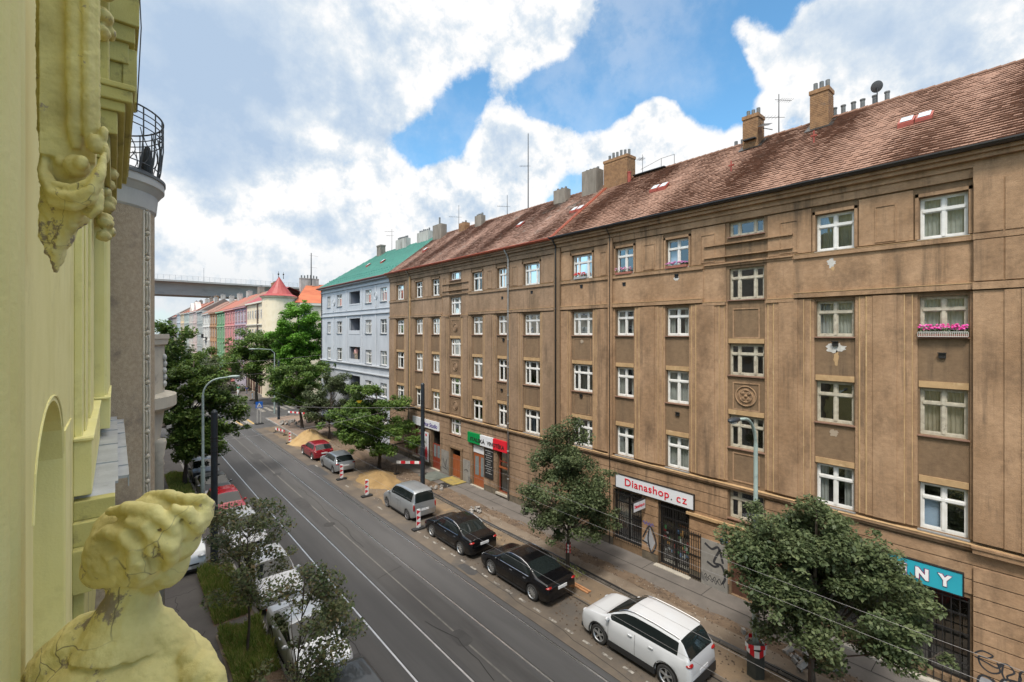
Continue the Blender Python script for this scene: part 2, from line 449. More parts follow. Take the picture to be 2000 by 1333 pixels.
def tar(x, y, n, dx, dy, w=.012):
    for _ in range(n):
        x2, y2 = x + dx + random.uniform(-.12, .12), y + dy + random.uniform(-.15, .15); d = Vector((x2 - x, y2 - y)).normalized() * w
        b.quad((x - d.y, y + d.x, .0072), (x + d.y, y - d.x, .0072), (x2 + d.y, y2 - d.x, .0072), (x2 - d.y, y2 + d.x, .0072)); x, y = x2, y2
tar(5.2, 20, 26, .01, .6); tar(6.6, 12, 30, 0, .7); tar(9.5, 12, 9, .0, .5); tar(5.0, 31, 6, .45, .1); tar(10.1, 24, 20, .01, .6); tar(12.9, 9, 14, .02, .7); tar(4.8, 17.0, 6, .4, .08); tar(9.3, 20.5, 4, .3, .12)
struct(b.build('tar_crack', M_black, fix=False))
b = MB()
for x, y in ((6.1, 19.6), (9.75, 28.2), (6.4, 34.5), (10.0, 41)): b.lathe(x, y, [(.0, .0095), (.27, .0095), (.31, .009), (.33, .0075)], 20)
struct(b.build('manhole_cover', mat('cast_iron', (.05, .048, .046), (.085, .08, .075), scale=25, rough=.6, metal=.5, bump=.006, bscale=40)))
# right side: parking strip, dug up pavement
b = MB()
random.seed(3)
b.quad((12.62, -30, .006), (17.0, -30, .006), (17.0, 62, .006), (12.62, 62, .006))
struct(b.build('parking_strip', M_dust))
b = MB()
for y in np.arange(2.0, 24, .9):
    b.box(13.22, 13.33, y, y + .42, .008, .012)
for y0, y1 in ((28.3, 29.0), (34, 34.6), (41, 41.6)): b.box(13.12, 13.24, y0, y1, .008, .012)
struct(b.build('parking_bay_marking', M_white_line))
b = MB(); b.quad((15.12, -30, .010), (15.18, -30, .010), (15.18, 50, .010), (15.12, 50, .010))
b.quad((19.42, -30, .031), (19.45, -30, .031), (19.45, 62, .031), (19.42, 62, .031))
for y in np.arange(-20, 62, 3.0): b.quad((19.45, y, .031), (20.6, y, .031), (20.6, y + .02, .031), (19.45, y + .02, .031))
struct(b.build('pavement_joint', M_black))
def wavy_strip(name, x0, x1, y0, y1, z, m, amp=.12, n=90, bumpz=0.0):
    b = MB(); V = []
    nx = 8
    for i in range(n + 1):
        y = y0 + (y1 - y0) * i / n
        a = x0 + amp * (math.sin(y * 1.1) * .4 + math.sin(y * 2.7 + 1) * .3 + random.uniform(-.3, .3))
        c = x1 + amp * (math.sin(y * .9 + 2) * .4 + math.sin(y * 3.1) * .3 + random.uniform(-.3, .3))
        for k in range(nx + 1):
            f = k / nx
            V.append((a + (c - a) * f, y, z + (random.uniform(-1, 1) * bumpz if 0 < k < nx else 0)))
    F = [(i * (nx + 1) + k, i * (nx + 1) + k + 1, (i + 1) * (nx + 1) + k + 1, (i + 1) * (nx + 1) + k) for i in range(n) for k in range(nx)]
    b.add(V, F)
    return struct(b.build(name, m, smooth=True))
sheet('pavement', [(18.5, 20.6, -30, 62)], .02, M_slab)
wavy_strip('bare_soil', 17.0, 18.65, 22, 62, .024, M_soil, .15, 90, .012)
wavy_strip('concrete_strip', 17.1, 17.95, -30, 25, .028, M_conc, .05, 80)
wavy_strip('soil_trench', 17.9, 18.65, -30, 22.5, .022, M_soil, .16, 130, .012)
wavy_strip('sandy_ground', 15.2, 17.0, -20, 30, .012, M_sandy, .25, 120, .006)
wavy_strip('sandy_ground', 13.7, 17.0, 29, 62, .0125, M_sandy, .3, 90, .01)
b = MB()
y = -20
random.seed(5)
while y < 61:
    L_ = random.uniform(.9, 1.1)
    if not (30.5 < y < 54): b.box(16.93 + random.uniform(-.01, .01), 17.08, y + .015, y + L_ - .015, -.02, .06 + random.uniform(-.01, .01))
    y += L_
struct(b.build('kerb', mat('dark_kerb', (.05, .045, .04), (.09, .08, .07), scale=4, rough=.95, bump=.01)))
b = MB(); b.box(15.2, 15.36, 54, 68.3, 0, .12); b.box(15.36, 20.5, 68.2, 68.36, 0, .12)
struct(b.build('kerb', M_stone))
sheet('corner_ground', [(15.36, 20.6, 54, 68.2)], .05, mat('pinkish_dust', (.26, .18, .14), (.19, .15, .115), scale=.8, detail=9, rough=1, bump=.02, bscale=9))
# crosswalks of the junction
b = MB()
for i in range(4): b.box(11.2 + i * .0, 11.2, 0, 0, 0, 0) if False else None
for x in (11.25, 12.55): b.box(x, x + .5, 65.2, 69.2, .008, .012)
for i in range(6): b.box(16.2 + i * 1.0, 16.7 + i * 1.0, 74.5, 79, .008, .012)
for i in range(7): b.box(5.2 + i * 1.1, 5.7 + i * 1.1, 87, 90, .008, .012)
struct(b.build('crosswalk_marking', M_white_line))
b = MB()
for x in (11.5, 12.8): b.box(x + .3, x + .6, 65.2, 69.2, .0135, .017)
struct(b.build('yellow_marking', mat('worn_yellow_paint', (.5, .33, .12), (.2, .16, .1), scale=5, rough=.8, lo=.42, hi=.6)))
sheet('far_pavement', [(17.0, 20.6, 88, 420)], .05, M_pave)
# left side pavement with kerb
b = MB(); b.box(-.9, 4.3, -30, 62, -.02, .12); b.box(-.9, 4.3, 88, 420, -.02, .12)
struct(b.build('pavement', M_pave))
b = MB(); y = -20
while y < 62:
    b.box(4.3, 4.45, y + .006, y + .994, -.02, .135); y += 1.0
struct(b.build('kerb', M_stone))
b = MB(); random.seed(8)
def crack(x, y, n, dx, dy):
    pts = [(x, y)]
    for _ in range(n):
        x += dx + random.uniform(-.12, .12); y += dy + random.uniform(-.12, .12); pts.append((x, y))
    for p, q in zip(pts, pts[1:]):
        d = Vector((q[0] - p[0], q[1] - p[1])).normalized() * .009
        b.quad((p[0] - d.y, p[1] + d.x, .124), (p[0] + d.y, p[1] - d.x, .124), (q[0] + d.y, q[1] - d.x, .124), (q[0] - d.y, q[1] + d.x, .124))
crack(1.0, 24.6, 14, .17, .0); crack(2.0, 24.5, 8, -.02, -.25); crack(3.0, 21.0, 10, .13, .02); crack(.6, 27.5, 10, .16, .03); crack(2.6, 21.0, 12, -.05, -.22)
crack(.5, 19.5, 12, .2, .02)
struct(b.build('pavement_crack', M_black, fix=False))
b = MB()
for y0 in (20.2, 20.9): b.box(4.0, 4.28, y0, y0 + .62, .12, .145)
for x0, y0, x1, y1 in ((2.85, 17.0, 2.93, 20.4), (2.93, 20.32, 4.2, 20.4)):
    b.box(x0, x1, y0, y1, .12, .14)
struct(b.build('pavement_slab', M_conc))

# loose pebbles and crumbs of the dug up strips
def pebbles(name, lab, rects, n, smax, m, seed):
    rg = random.Random(seed); b = MB()
    for _ in range(n):
        a, c, d, e = rects[rg.randrange(len(rects))]; x, y = rg.uniform(a, c), rg.uniform(d, e); r = rg.uniform(.012, smax)
        ph = rg.uniform(0, 6); k = [r * rg.uniform(.6, 1.2) for _ in range(5)]
        vs = [(x + k[i] * math.cos(ph + i * 1.257), y + k[i] * math.sin(ph + i * 1.257), .02) for i in range(5)] + [(x, y, .03 + r * .8)]
        b.add(vs, [(i, (i + 1) % 5, 5) for i in range(5)])
    return tag(b.build(name, m, fix=False), lab, 'gravel', kind='stuff')
pebbles('gravel', 'pale pebbles and crumbs scattered over the dug up strip', [(17.2, 18.7, -2, 62), (16.6, 17.6, -2, 62), (13.5, 17, 29, 62)], 2600, .05, mat('pale_pebble', (.30, .26, .21), (.18, .15, .12), scale=3, rough=.95), 1)
pebbles('gravel', 'dark clods of earth along the trench', [(17.8, 18.75, -2, 24), (16.2, 18.6, 28, 60), (13.3, 16.8, 4, 24)], 1800, .06, mat('earth_clod', (.07, .05, .035), (.12, .085, .06), scale=3, rough=1), 2)


# ------------------------------------------------------------------ building kit
M_white = mat('white_frame', (.74, .73, .71), (.62, .61, .58), scale=3, rough=.45)
M_cream = mat('old_cream_frame', (.50, .46, .37), (.36, .32, .25), scale=6, rough=.6, c3=(.25, .22, .17), s3=4)
M_glass = glass_mat('window_glass')
M_room = mat('dark_room', (.030, .027, .023), (.055, .047, .04), scale=1.1, rough=.9)
M_curt = mat('white_curtain', (.55, .54, .50), (.42, .41, .38), scale=3, rough=.9, trans=.3)
M_curt2 = mat('warm_curtain', (.36, .28, .20), (.5, .42, .32), scale=2, rough=.9, trans=.3)
M_blind = mat('pale_blue_blind', (.34, .42, .55), (.4, .48, .6), scale=.8, rough=.7)
M_sill = mat('red_brown_sill', (.20, .105, .075), (.27, .16, .11), scale=4, rough=.6)
M_zinc = mat('zinc_sheet', (.33, .34, .35), (.24, .245, .25), scale=2, rough=.45, metal=.4)

def facade_xf(X, dirn='-X'):
    """(outward, along, z) -> world"""
    if dirn == '-X': return lambda p: (X - p[0], p[1], p[2])
    if dirn == '+X': return lambda p: (X + p[0], p[1], p[2])
    if dirn == '-Y': return lambda p: (p[1], X - p[0], p[2])
def wall_cells(b, a0, a1, z0, z1, holes, depth=.22):
    """front face at o=0 with openings and their reveals"""
    A = sorted({a0, a1, *[h for r in holes for h in r[:2] if a0 < h < a1]})
    Z = sorted({z0, z1, *[h for r in holes for h in r[2:4] if z0 < h < z1]})
    idx = {}
    def V(a, z):
        if (a, z) not in idx:
            idx[(a, z)] = len(vs); vs.append((0, a, z))
        return idx[(a, z)]
    vs = []; fs = []
    for i in range(len(A) - 1):
        for j in range(len(Z) - 1):
            ca, cz = (A[i] + A[i + 1]) / 2, (Z[j] + Z[j + 1]) / 2
            if any(h[0] < ca < h[1] and h[2] < cz < h[3] for h in holes): continue
            fs.append((V(A[i], Z[j]), V(A[i + 1], Z[j]), V(A[i + 1], Z[j + 1]), V(A[i], Z[j + 1])))
    b.add(vs, fs)
    for h in holes:
        p, q, r, s_ = h[:4]
        for P_ in (((p, r), (q, r)), ((q, r), (q, s_)), ((q, s_), (p, s_)), ((p, s_), (p, r))):
            (a, z), (c, w_) = P_
            b.quad((0, a, z), (0, c, w_), (-depth, c, w_), (-depth, a, z))
def room(b, a0, a1, z0, z1, d0=.22, d=1.0):
    p = [(-d0, a0, z0), (-d0, a1, z0), (-d0, a1, z1), (-d0, a0, z1)]; q = [(-d0 - d, y[1], y[2]) for y in p]
    e = .04
    p = [(-d0, a0 - e, z0 - e), (-d0, a1 + e, z0 - e), (-d0, a1 + e, z1 + e), (-d0, a0 - e, z1 + e)]; q = [(-d0 - d, y[1], y[2]) for y in p]
    b.add(p + q, [(4, 5, 6, 7), (0, 1, 5, 4), (1, 2, 6, 5), (2, 3, 7, 6), (3, 0, 4, 7)])
def make_window(parent, xf, a0, a1, z0, z1, kind=2, fm=None, rec=.14, curtain=None, sill=True, sillm=None, transom=.68, name='window', small=False, open_=False):
    fm = fm or M_white
    b = MB(xf); t = .065
    o0, o1 = -rec - .06, -rec
    b.box(o0, o1, a0, a1, z0, z0 + t + .02); b.box(o0, o1, a0, a1, z1 - t, z1)
    b.box(o0, o1, a0, a0 + t, z0 + t + .02, z1 - t); b.box(o0, o1, a1 - t, a1, z0 + t + .02, z1 - t)
    zt = z0 + (z1 - z0) * transom
    w = a1 - a0
    ms = [.5] if kind == 2 else ([.27, .73] if kind == 3 else ([] if kind == 1 else [.5]))
    for f in ms: b.box(o0 + .003, o1 + .02, a0 + w * f - .045, a0 + w * f + .045, z0 + t, z1 - t)
    if transom < 1: b.box(o0 + .002, o1 + .03, a0 + t, a1 - t, zt - .04, zt + .04)
    if not small:      # casement rims
        es = [0] + ms + [1]
        for i in range(len(es) - 1):
            c0 = a0 + w * es[i] + (.045 if i else t); c1 = a0 + w * es[i + 1] - (.045 if i < len(es) - 2 else t)
            for za, zb_ in (((z0 + t + .02, zt - .04), (zt + .04, z1 - t)) if transom < 1 else ((z0 + t + .02, z1 - t),)):
                r = .035
                b.box(o0 + .01, o1 - .012, c0, c1, za, za + r); b.box(o0 + .01, o1 - .012, c0, c1, zb_ - r, zb_)
                b.box(o0 + .01, o1 - .012, c0, c0 + r, za + r, zb_ - r); b.box(o0 + .01, o1 - .012, c1 - r, c1, za + r, zb_ - r)
    wo = b.build(name, fm, parent)
    g = MB(xf); g.quad((o0 + .02, a0 + .02, z0 + .02), (o0 + .02, a1 - .02, z0 + .02), (o0 + .02, a1 - .02, z1 - .02), (o0 + .02, a0 + .02, z1 - .02))
    g.build('pane', M_glass, wo)
    if curtain:
        c = MB(xf); cm = {'w': M_curt, 'd': M_curt2, 'b': M_blind, 'h': M_curt, 'l': M_curt}[curtain]
        def sheet_(p0, p1, zlo, zhi, amp=.02):
            n = 1 if amp == 0 else max(8, int((p1 - p0) / .03)); vs = []
            for i in range(n + 1):
                y = p0 + (p1 - p0) * i / n
                o = -rec - .17 + amp * math.sin(i * 1.7 + p0 * 7)
                vs += [(o, y, zlo), (o, y, zhi)]
            c.add(vs, [(2 * i, 2 * i + 2, 2 * i + 3, 2 * i + 1) for i in range(n)])
        if curtain in 'wd': sheet_(a0 + .03, a1 - .03, z0 + .05, z1 - .03)
        elif curtain == 'h':
            sheet_(a0 + .03, a0 + w * .3, z0 + .05, z1 - .03); sheet_(a1 - w * .28, a1 - .03, z0 + .05, z1 - .03)
        elif curtain == 'l': sheet_(a0 + w * .45, a1 - .03, z0 + .05, z1 - .03)
        elif curtain == 'b': sheet_(a0 + w * .5, a1 - .03, z0 + .05, zt - .03, 0)
        c.build('curtain', cm, wo, fix=False)
    if sill:
        s_ = MB(xf); s_.box(-rec + .0, .09, a0 - .05, a1 + .05, z0 - .05, z0 - .005); s_.build('sill', sillm or M_sill, wo)
    return wo
def tile_roof(name, y0, y1, xe, ze, xr, zr, m, parent, rows=34, tw=.2, lift=.055, rnd=.016):
    n = int((y1 - y0) / tw); rngl = np.random.default_rng(int(abs(y0) * 10) + 3)
    dx, dz = (xr - xe) / rows, (zr - ze) / rows
    L_ = math.hypot(dx, dz); nx, nz_ = -dz / L_, dx / L_
    V = []; F = []
    ys = np.linspace(y0, y1, n + 1)
    # gentle sag of the old battens
    for r in range(rows):
        sag = [.02 * math.sin(y * .7 + r * .1) + .015 * math.sin(y * 2.1 + 1.3) for y in ys]
        off = .5 * (r % 2) * tw
        for i in range(n):
            l = lift + rngl.uniform(-rnd, rnd)
            a, c = ys[i] + off + .004, ys[i + 1] + off - .004
            if c > y1: c = y1
            if a >= c: continue
            sl = rngl.uniform(-.012, .012)
            xa, za = xe + dx * (r + sl), ze + dz * (r + sl); xb, zb = xe + dx * (r + 1.12), ze + dz * (r + 1.12)
            o = len(V)
            s0, s1 = sag[i], sag[i + 1]
            V += [(xa + nx * (l + s0), a, za + nz_ * (l + s0)), (xa + nx * (l + s1), c, za + nz_ * (l + s1)),
                  (xb + nx * .004, c, zb + nz_ * .004), (xb + nx * .004, a, zb + nz_ * .004),
                  (xa + nx * (s0 - .005), a, za + nz_ * (s0 - .005)), (xa + nx * (s1 - .005), c, za + nz_ * (s1 - .005))]
            F += [(o, o + 1, o + 2, o + 3), (o + 4, o + 5, o + 1, o)]
    b = MB(); b.add(V, F)
    b.quad((xe, y0, ze - .03), (xe, y1, ze - .03), (xr, y1, zr - .03), (xr, y0, zr - .03))      # under the tiles
    b.quad((xr, y0, zr), (xr, y1, zr), (2 * xr - xe, y1, ze), (2 * xr - xe, y0, ze))             # far slope
    o = b.build(name, m, parent, fix=False)
    return o
def ridge_caps(b, y0, y1, xr, zr, r=.11, L_=.4):
    y = y0
    while y < y1:
        b.tube([(xr, y, zr + .02), (xr, min(y + L_, y1), zr + .005)], [r, r * .85], 8); y += L_ * .95
def solid_back(b, x0, x1, y0, y1, z1):
    """plain side and rear walls"""
    b.quad((x0, y0, 0), (x1, y0, 0), (x1, y0, z1), (x0, y0, z1)); b.quad((x0, y1, 0), (x1, y1, 0), (x1, y1, z1), (x0, y1, z1))
    b.quad((x1, y0, 0), (x1, y1, 0), (x1, y1, z1), (x1, y0, z1))
def gable(b, y, xe, ze, xr, zr):
    b.add([(xe, y, ze), (xr, y, zr), (2 * xr - xe, y, ze)], [(0, 1, 2)])
M_brick = mat('yellow_brick', (.20, .11, .055), (.31, .175, .085), scale=5, detail=3, rough=.9, bump=.01, c3=(.18, .12, .08), s3=2, t3=.57)
M_render = mat('weathered_render', (.16, .14, .115), (.25, .22, .185), scale=2, rough=.95, stretch=(1, 1, .3), bump=.01, c3=(.10, .09, .08), s3=1.2, t3=.52)
M_whiter = mat('white_render', (.42, .41, .38), (.27, .26, .24), scale=2, rough=.95, stretch=(1, 1, .3), c3=(.2, .19, .17), s3=1.2)
M_pot = mat('grey_pot', (.10, .11, .115), (.16, .165, .165), scale=4, rough=.8)
M_redpipe = mat('red_lead_sheet', (.24, .035, .02), (.30, .06, .035), scale=4, rough=.55)
M_redsheet = mat('red_painted_sheet', (.42, .10, .05), (.30, .075, .045), scale=3, rough=.5)
def chimney(parent, x0, x1, y0, y1, z0, z1, m, pots=4, pot_h=.35, crown=True, potm=None, along='y', pr=.09):
    b = MB(); b.box(x0, x1, y0, y1, z0, z1 - (.18 if crown else 0))
    if crown: b.box(x0 - .04, x1 + .04, y0 - .04, y1 + .04, z1 - .18, z1)
    # brick courses as fine raised ledges
    z = z0 + .4
    while z < z1 - .3 and m is M_brick:
        b.box(x0 - .008, x1 + .008, y0 - .008, y1 + .008, z, z + .055); z += .085
    c = b.build('chimney', m, parent)
    p = MB()
    for i in range(pots):
        f = (i + .5) / pots
        px, py = ((x0 + x1) / 2, y0 + (y1 - y0) * f) if along == 'y' else (x0 + (x1 - x0) * f, (y0 + y1) / 2)
        p.lathe(px, py, [(pr, z1 - .02), (pr, z1 + pot_h * (.85 + .3 * random.random())), (pr * .75, z1 + pot_h * .9), (pr * .75, z1 + pot_h * .5)], 10)
    if pots: p.each('chimney_pot', potm or M_pot, c, smooth=False)
    return c


# ------------------------------------------------------------------ the two brown tenements opposite
XW = 20.5
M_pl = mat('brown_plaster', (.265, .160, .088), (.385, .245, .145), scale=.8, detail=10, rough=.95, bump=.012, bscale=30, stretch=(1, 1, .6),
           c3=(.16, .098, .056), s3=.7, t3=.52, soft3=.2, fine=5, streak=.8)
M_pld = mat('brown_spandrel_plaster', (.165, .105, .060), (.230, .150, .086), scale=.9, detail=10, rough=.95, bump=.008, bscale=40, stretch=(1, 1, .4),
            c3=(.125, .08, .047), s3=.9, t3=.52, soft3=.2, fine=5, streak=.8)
M_pll = mat('pale_plaster', (.46, .30, .155), (.34, .22, .11), scale=2.5, detail=8, rough=.95, c3=(.52, .37, .21), s3=3, t3=.56)  # paler tone for ledge tops, pilaster arrises, lintels and patches
M_plB = mat('grey_brown_plaster', (.215, .140, .085), (.30, .20, .128), scale=.8, detail=10, rough=.95, bump=.010, bscale=30, stretch=(1, 1, .5),
            c3=(.16, .108, .064), s3=.7, t3=.52, soft3=.2, fine=5, streak=.8)
M_tile = mat('clay_tiles', (.205, .110, .074), (.232, .126, .086), scale=.5, detail=6, rough=.9, stretch=(1, 1, 1),
             island=[(.155, .082, .055), (.205, .110, .073), (.23, .124, .083), (.275, .162, .115), (.195, .104, .07)], c3=(.19, .135, .105), s3=.33, t3=.58, soft3=.35)
M_gutter = mat('black_gutter', (.02, .018, .018), (.035, .03, .028), scale=3, rough=.4)
M_iron = mat('black_iron', (.015, .014, .014), rough=.5)
xfW = facade_xf(XW)
ROWS = [(14.6, 16.0), (11.35, 12.7), (8.1, 9.65), (4.95, 6.5)]
SROWS = [(15.68, 16.32), (12.93, 14.3), (9.65, 11.0), (6.5, 7.9), (3.4, 4.64)]
M_plinth = mat('grimy_plinth', (.085, .07, .052), (.15, .12, .085), scale=2.5, detail=9, rough=1, c3=(.05, .052, .035), s3=1.6, t3=.52, soft3=.2, fine=5)
def tenement(name, label, y0, y1, cols, scols, shops, mp, mpd, roofm, gutm, style, curtains, extra_lines=True, seedv=1):
    random.seed(seedv)
    T = thing(name, label, 'building', (XW, (y0 + y1) / 2, 0))
    holes = []
    for yc, w in cols:
        for z0, z1 in ROWS: holes.append((yc - w / 2, yc + w / 2, z0, z1))
    for yc, w in scols:
        for z0, z1 in SROWS: holes.append((yc - w / 2, yc + w / 2, z0, z1))
    for s_ in shops: holes.append(s_)
    b = MB(xfW)
    wall_cells(b, y0, y1, 0, 17.15, holes)
    b.xf = None; solid_back(b, XW, 31.5, y0, y1, 17.15)
    gable(b, y0, XW - .1, 17.2, 26, 21.72); gable(b, y1, XW - .1, 17.2, 26, 21.72)
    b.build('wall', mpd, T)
    r = MB(xfW)
    for h in holes: room(r, *h[:4])
    r.each('interior', M_room, T)
    # pilaster strips between the window columns, stepped back towards the windows
    allc = sorted([(c, w, 0) for c, w in cols] + [(c, w, 1) for c, w in scols])
    p = MB(xfW); pale = MB(xfW); plinth = MB(xfW)
    edges = [y0] + [e for c, w, k in allc for e in (c - w / 2, c + w / 2)] + [y1]
    zb, zt = 5.0, 12.8
    for i in range(0, len(edges), 2):
        a, c = edges[i], edges[i + 1]
        W_ = c - a
        if W_ < .3: continue
        s1, s2, s3 = min(.16, W_ * .1), min(.38, W_ * .2), min(.62, W_ * .32)
        st = i > 0; en = i < len(edges) - 2
        def bx(o0, o1, l, rr, za, zb_): p.box(o0, o1, a + (l if st else 0), c - (rr if en else 0), za, zb_)
        bx(0, .055, .05, .05, zb, zt); bx(.055, .085, s1, s1, zb, zt); bx(.085, .11, s2, s2, zb, zt)
        if W_ > 1.5: bx(.11, .14, s3, s3, zb, zt)
        for q in ((s1, .085), (s2, .11)):
            if st: pale.box(q[1], q[1] + .006, a + q[0], a + q[0] + .03, zb, zt)
            if en: pale.box(q[1], q[1] + .006, c - q[0] - .045, c - q[0], zb, zt)
        # top storey: framed blank panel
        bx(0, .05, .16, .16, 14.62, 16.3)
        if W_ > 1.6:
            m0, m1, zz0, zz1, q = a + .62, c - .62, 14.68, 15.95, .03
            p.box(.05, .075, m0, m1, zz0, zz0 + q); p.box(.05, .075, m0, m1, zz1 - q, zz1)
            p.box(.05, .075, m0, m0 + q, zz0 + q, zz1 - q); p.box(.05, .075, m1 - q, m1, zz0 + q, zz1 - q)
    # surrounds of the top windows
    for yc, w in cols:
        for k in (-1, 1):
            e = yc + k * (w / 2 + .11)
            p.box(0, .07, min(e, yc + k * (w / 2 + .02)), max(e, yc + k * (w / 2 + .02)), 14.62, 16.13)
        p.box(0, .07, yc - w / 2 - .11, yc + w / 2 + .11, 16.02, 16.13)
    # ledges and cornices
    segs = []
    cur = y0
    for yc, w in sorted(scols):
        segs.append((cur, yc - w / 2 - 1.15, 0)); segs.append((yc - w / 2 - 1.15, yc + w / 2 + 1.15, 1)); cur = yc + w / 2 + 1.15
    segs.append((cur, y1, 0))
    for a, c, k in segs:
        if k:
            for zz in (14.52, 14.84, 15.38): p.box(0, .13, a + .05, c - .05, zz, zz + .05)
            p.box(0, .06, a, c, 14.42, 14.6)
            for (aa, cc) in ((a, yc_ := scols[0][0] - scols[0][1] / 2 - .12), (scols[0][0] + scols[0][1] / 2 + .12, c)):
                p.box(0, .152, aa, cc, 12.72, 12.86); p.box(0, .035, aa, cc, 12.88, 14.42)
                pale.box(.0, .165, aa, cc, 12.862, 12.88)
        else:
            p.box(0, .06, a, c, 13.06, 14.40)                       # plain frieze band
            p.box(0, .13, a, c, 14.40, 14.55); p.box(0, .16, a, c, 12.86, 13.04)
            pale.box(0, .175, a, c, 13.042, 13.062); pale.box(0, .14, a, c, 14.552, 14.57)
    p.box(0, .09, y0, y1, 16.36, 16.66); p.box(0, .16, y0, y1, 16.66, 16.86); p.box(0, .32, y0, y1, 16.86, 17.0); p.box(0, .42, y0, y1, 17.0, 17.12)
    # string course over the ground floor
    gs = []; cur = y0
    for yc, w in sorted(scols): gs += [(cur, yc - w / 2 - .1)]; cur = yc + w / 2 + .1
    gs.append((cur, y1))
    p.box(0, .11, y0, y1, 4.66, 4.78); p.box(0, .2, y0, y1, 4.78, 4.86)
    pale.box(0, .215, y0, y1, 4.862, 4.885)
    # rusticated ground floor
    hz_ = [0.45, .92, 1.39, 1.86, 2.33, 2.80, 3.27, 3.74, 4.21, 4.6]
    for za, zc in zip([.02] + hz_, hz_):
        ints = [(y0, y1)]
        for h in holes:
            if h[2] < zc - .02 and h[3] > za + .02:
                ni = []
                for a, c in ints:
                    if h[1] <= a or h[0] >= c: ni.append((a, c)); continue
                    if h[0] - .06 > a: ni.append((a, h[0] - .06))
                    if h[1] + .06 < c: ni.append((h[1] + .06, c))
                ints = ni
        for a, c in ints: (plinth if zc < .5 else p).box(0, .05, a, c, za, zc - .035)
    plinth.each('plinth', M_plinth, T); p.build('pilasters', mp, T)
    pale.build('pale_ledge', M_pll, T)
    # lintels of paler plaster over the windows of the lower storeys
    l = MB(xfW)
    for yc, w in cols:
        for z0, z1 in ROWS[2:]: l.box(0, .035, yc - w / 2 - .02, yc + w / 2 + .02, z1 + .03, z1 + .24)
    for yc, w in scols:
        for z0, z1 in SROWS[2:4]: l.box(0, .035, yc - w / 2 - .02, yc + w / 2 + .02, z1 + .04, z1 + .24)
    l.each('lintel', M_pll, T)
    # raised panels and a round flower relief by the stair windows
    def frame_relief(yc, w, za, zc, ins, q, th, name='panel_relief'):
        d = MB(xfW); a, c = yc - w / 2 + ins, yc + w / 2 - ins
        d.box(0, th, a, c, za, za + q); d.box(0, th, a, c, zc - q, zc); d.box(0, th, a, a + q, za + q, zc - q); d.box(0, th, c - q, c, za + q, zc - q)
        d.build(name, mp, T)
    for yc, w in scols:
        for za, zc in ((11.25, 12.55), (8.15, 9.35), (5.05, 6.3)): frame_relief(yc, w, za, zc, .16, .05, .03)
        for zc in ([8.78] if style == 'A' else [11.9, 8.8, 5.7]):
            d = MB(xfW)
            rr = .42 if style == 'A' else .3
            n = 28
            d.ell((.0, yc, zc), (.02, rr, rr), 8)
            for R_ in (rr, rr * .62):
                d.tube([(.035, yc + R_ * math.cos(2 * math.pi * i / n), zc + R_ * math.sin(2 * math.pi * i / n)) for i in range(n + 1)], .028, 6)
            for k in range(4):
                q = math.pi / 4 + k * math.pi / 2
                d.ell((.03, yc + rr * .42 * math.cos(q), zc + rr * .42 * math.sin(q)), (.04, rr * .2, rr * .2), 5)
            d.ell((.04, yc, zc), (.05, .07, .07), 5)
            d.build('flower_relief', mp, T)
    for yc, w in cols:
        for za, zc in ((9.92, 11.15), (6.8, 7.9)):
            if style == 'B' or abs(yc - 17.7) < .5: frame_relief(yc, w, za, zc, .12, .02, .02)
    # windows
    ci = 0
    for yc, w in sorted(cols):
        for ri, (z0, z1) in enumerate(ROWS):
            k = curtains[ci % len(curtains)]; ci += 1
            kind, fm = style_of(style, yc, ri)
            make_window(T, xfW, yc - w / 2 + .0, yc + w / 2, z0, z1, kind, fm, curtain=k, sillm=M_sill if (ri in (1, 2)) else M_zinc)
    for yc, w in scols:
        for ri, (z0, z1) in enumerate(SROWS):
            make_window(T, xfW, yc - w / 2, yc + w / 2, z0, z1, 3, M_cream if style == 'A' else M_white, curtain=None, transom=(1 if ri == 0 else .68), sillm=M_sill)
    # roof
    ro = tile_roof('roof', y0, y1, XW - .42, 17.2, 26, 21.72, roofm, T)
    rc = MB(); ridge_caps(rc, y0, y1, 26, 21.72); rc.build('ridge_tiles', roofm, ro)
    g = MB(); n = 10
    pr = [(XW - .52 + .12 * math.cos(math.pi + math.pi * i / n), 17.23 + .12 * math.sin(math.pi + math.pi * i / n)) for i in range(n + 1)]
    for (x0_, z0_), (x1_, z1_) in zip(pr, pr[1:]): g.quad((x0_, y0, z0_), (x1_, y0, z1_), (x1_, y1, z1_), (x0_, y1, z0_))
    g.box(XW - .43, XW - .40, y0, y1, 17.12, 17.22)
    g.box(XW - .665, XW - .63, y0, y1, 17.19, 17.24)
    g.build('gutter', gutm, ro, fix=False)
    return T, ro
def style_of(style, yc, ri):
    if style == 'A':
        if yc > 17: return 3, M_white
        if yc < 7 and ri in (1, 2): return 2, M_cream
        return 2, M_white
    return (3 if (yc < 23 or yc > 39) else 2), M_white
colsA = [(2.33, 1.16), (5.33, 1.2), (11.73, 1.16), (14.75, 1.1), (17.7, 1.5)]
shopsA = [(13.72, 15.45, .4, 3.1), (11.14, 12.7, .06, 3.15), (7.55, 9.2, .04, 2.25), (1.7, 6.5, .35, 3.1)]
TA, roofA = tenement('apartment_building', 'long brown tenement with black gutter, clay roof and the red lettered shop', -12, 19.84, colsA, [(8.54, 1.44)], shopsA, M_pl, M_pld, M_tile, M_gutter, 'A',
              ['w', 'w', 'd', 'b', 'w', 'w', None, 'h', 'b', 'h', 'w', 'w', None, 'h', 'h', 'h', 'w', 'w', 'w', 'w', None], seedv=21)
colsB = [(21.96, 1.5), (24.98, 1.0), (27.88, 1.25), (33.78, 1.2), (36.59, 1.25), (40.13, 1.5)]
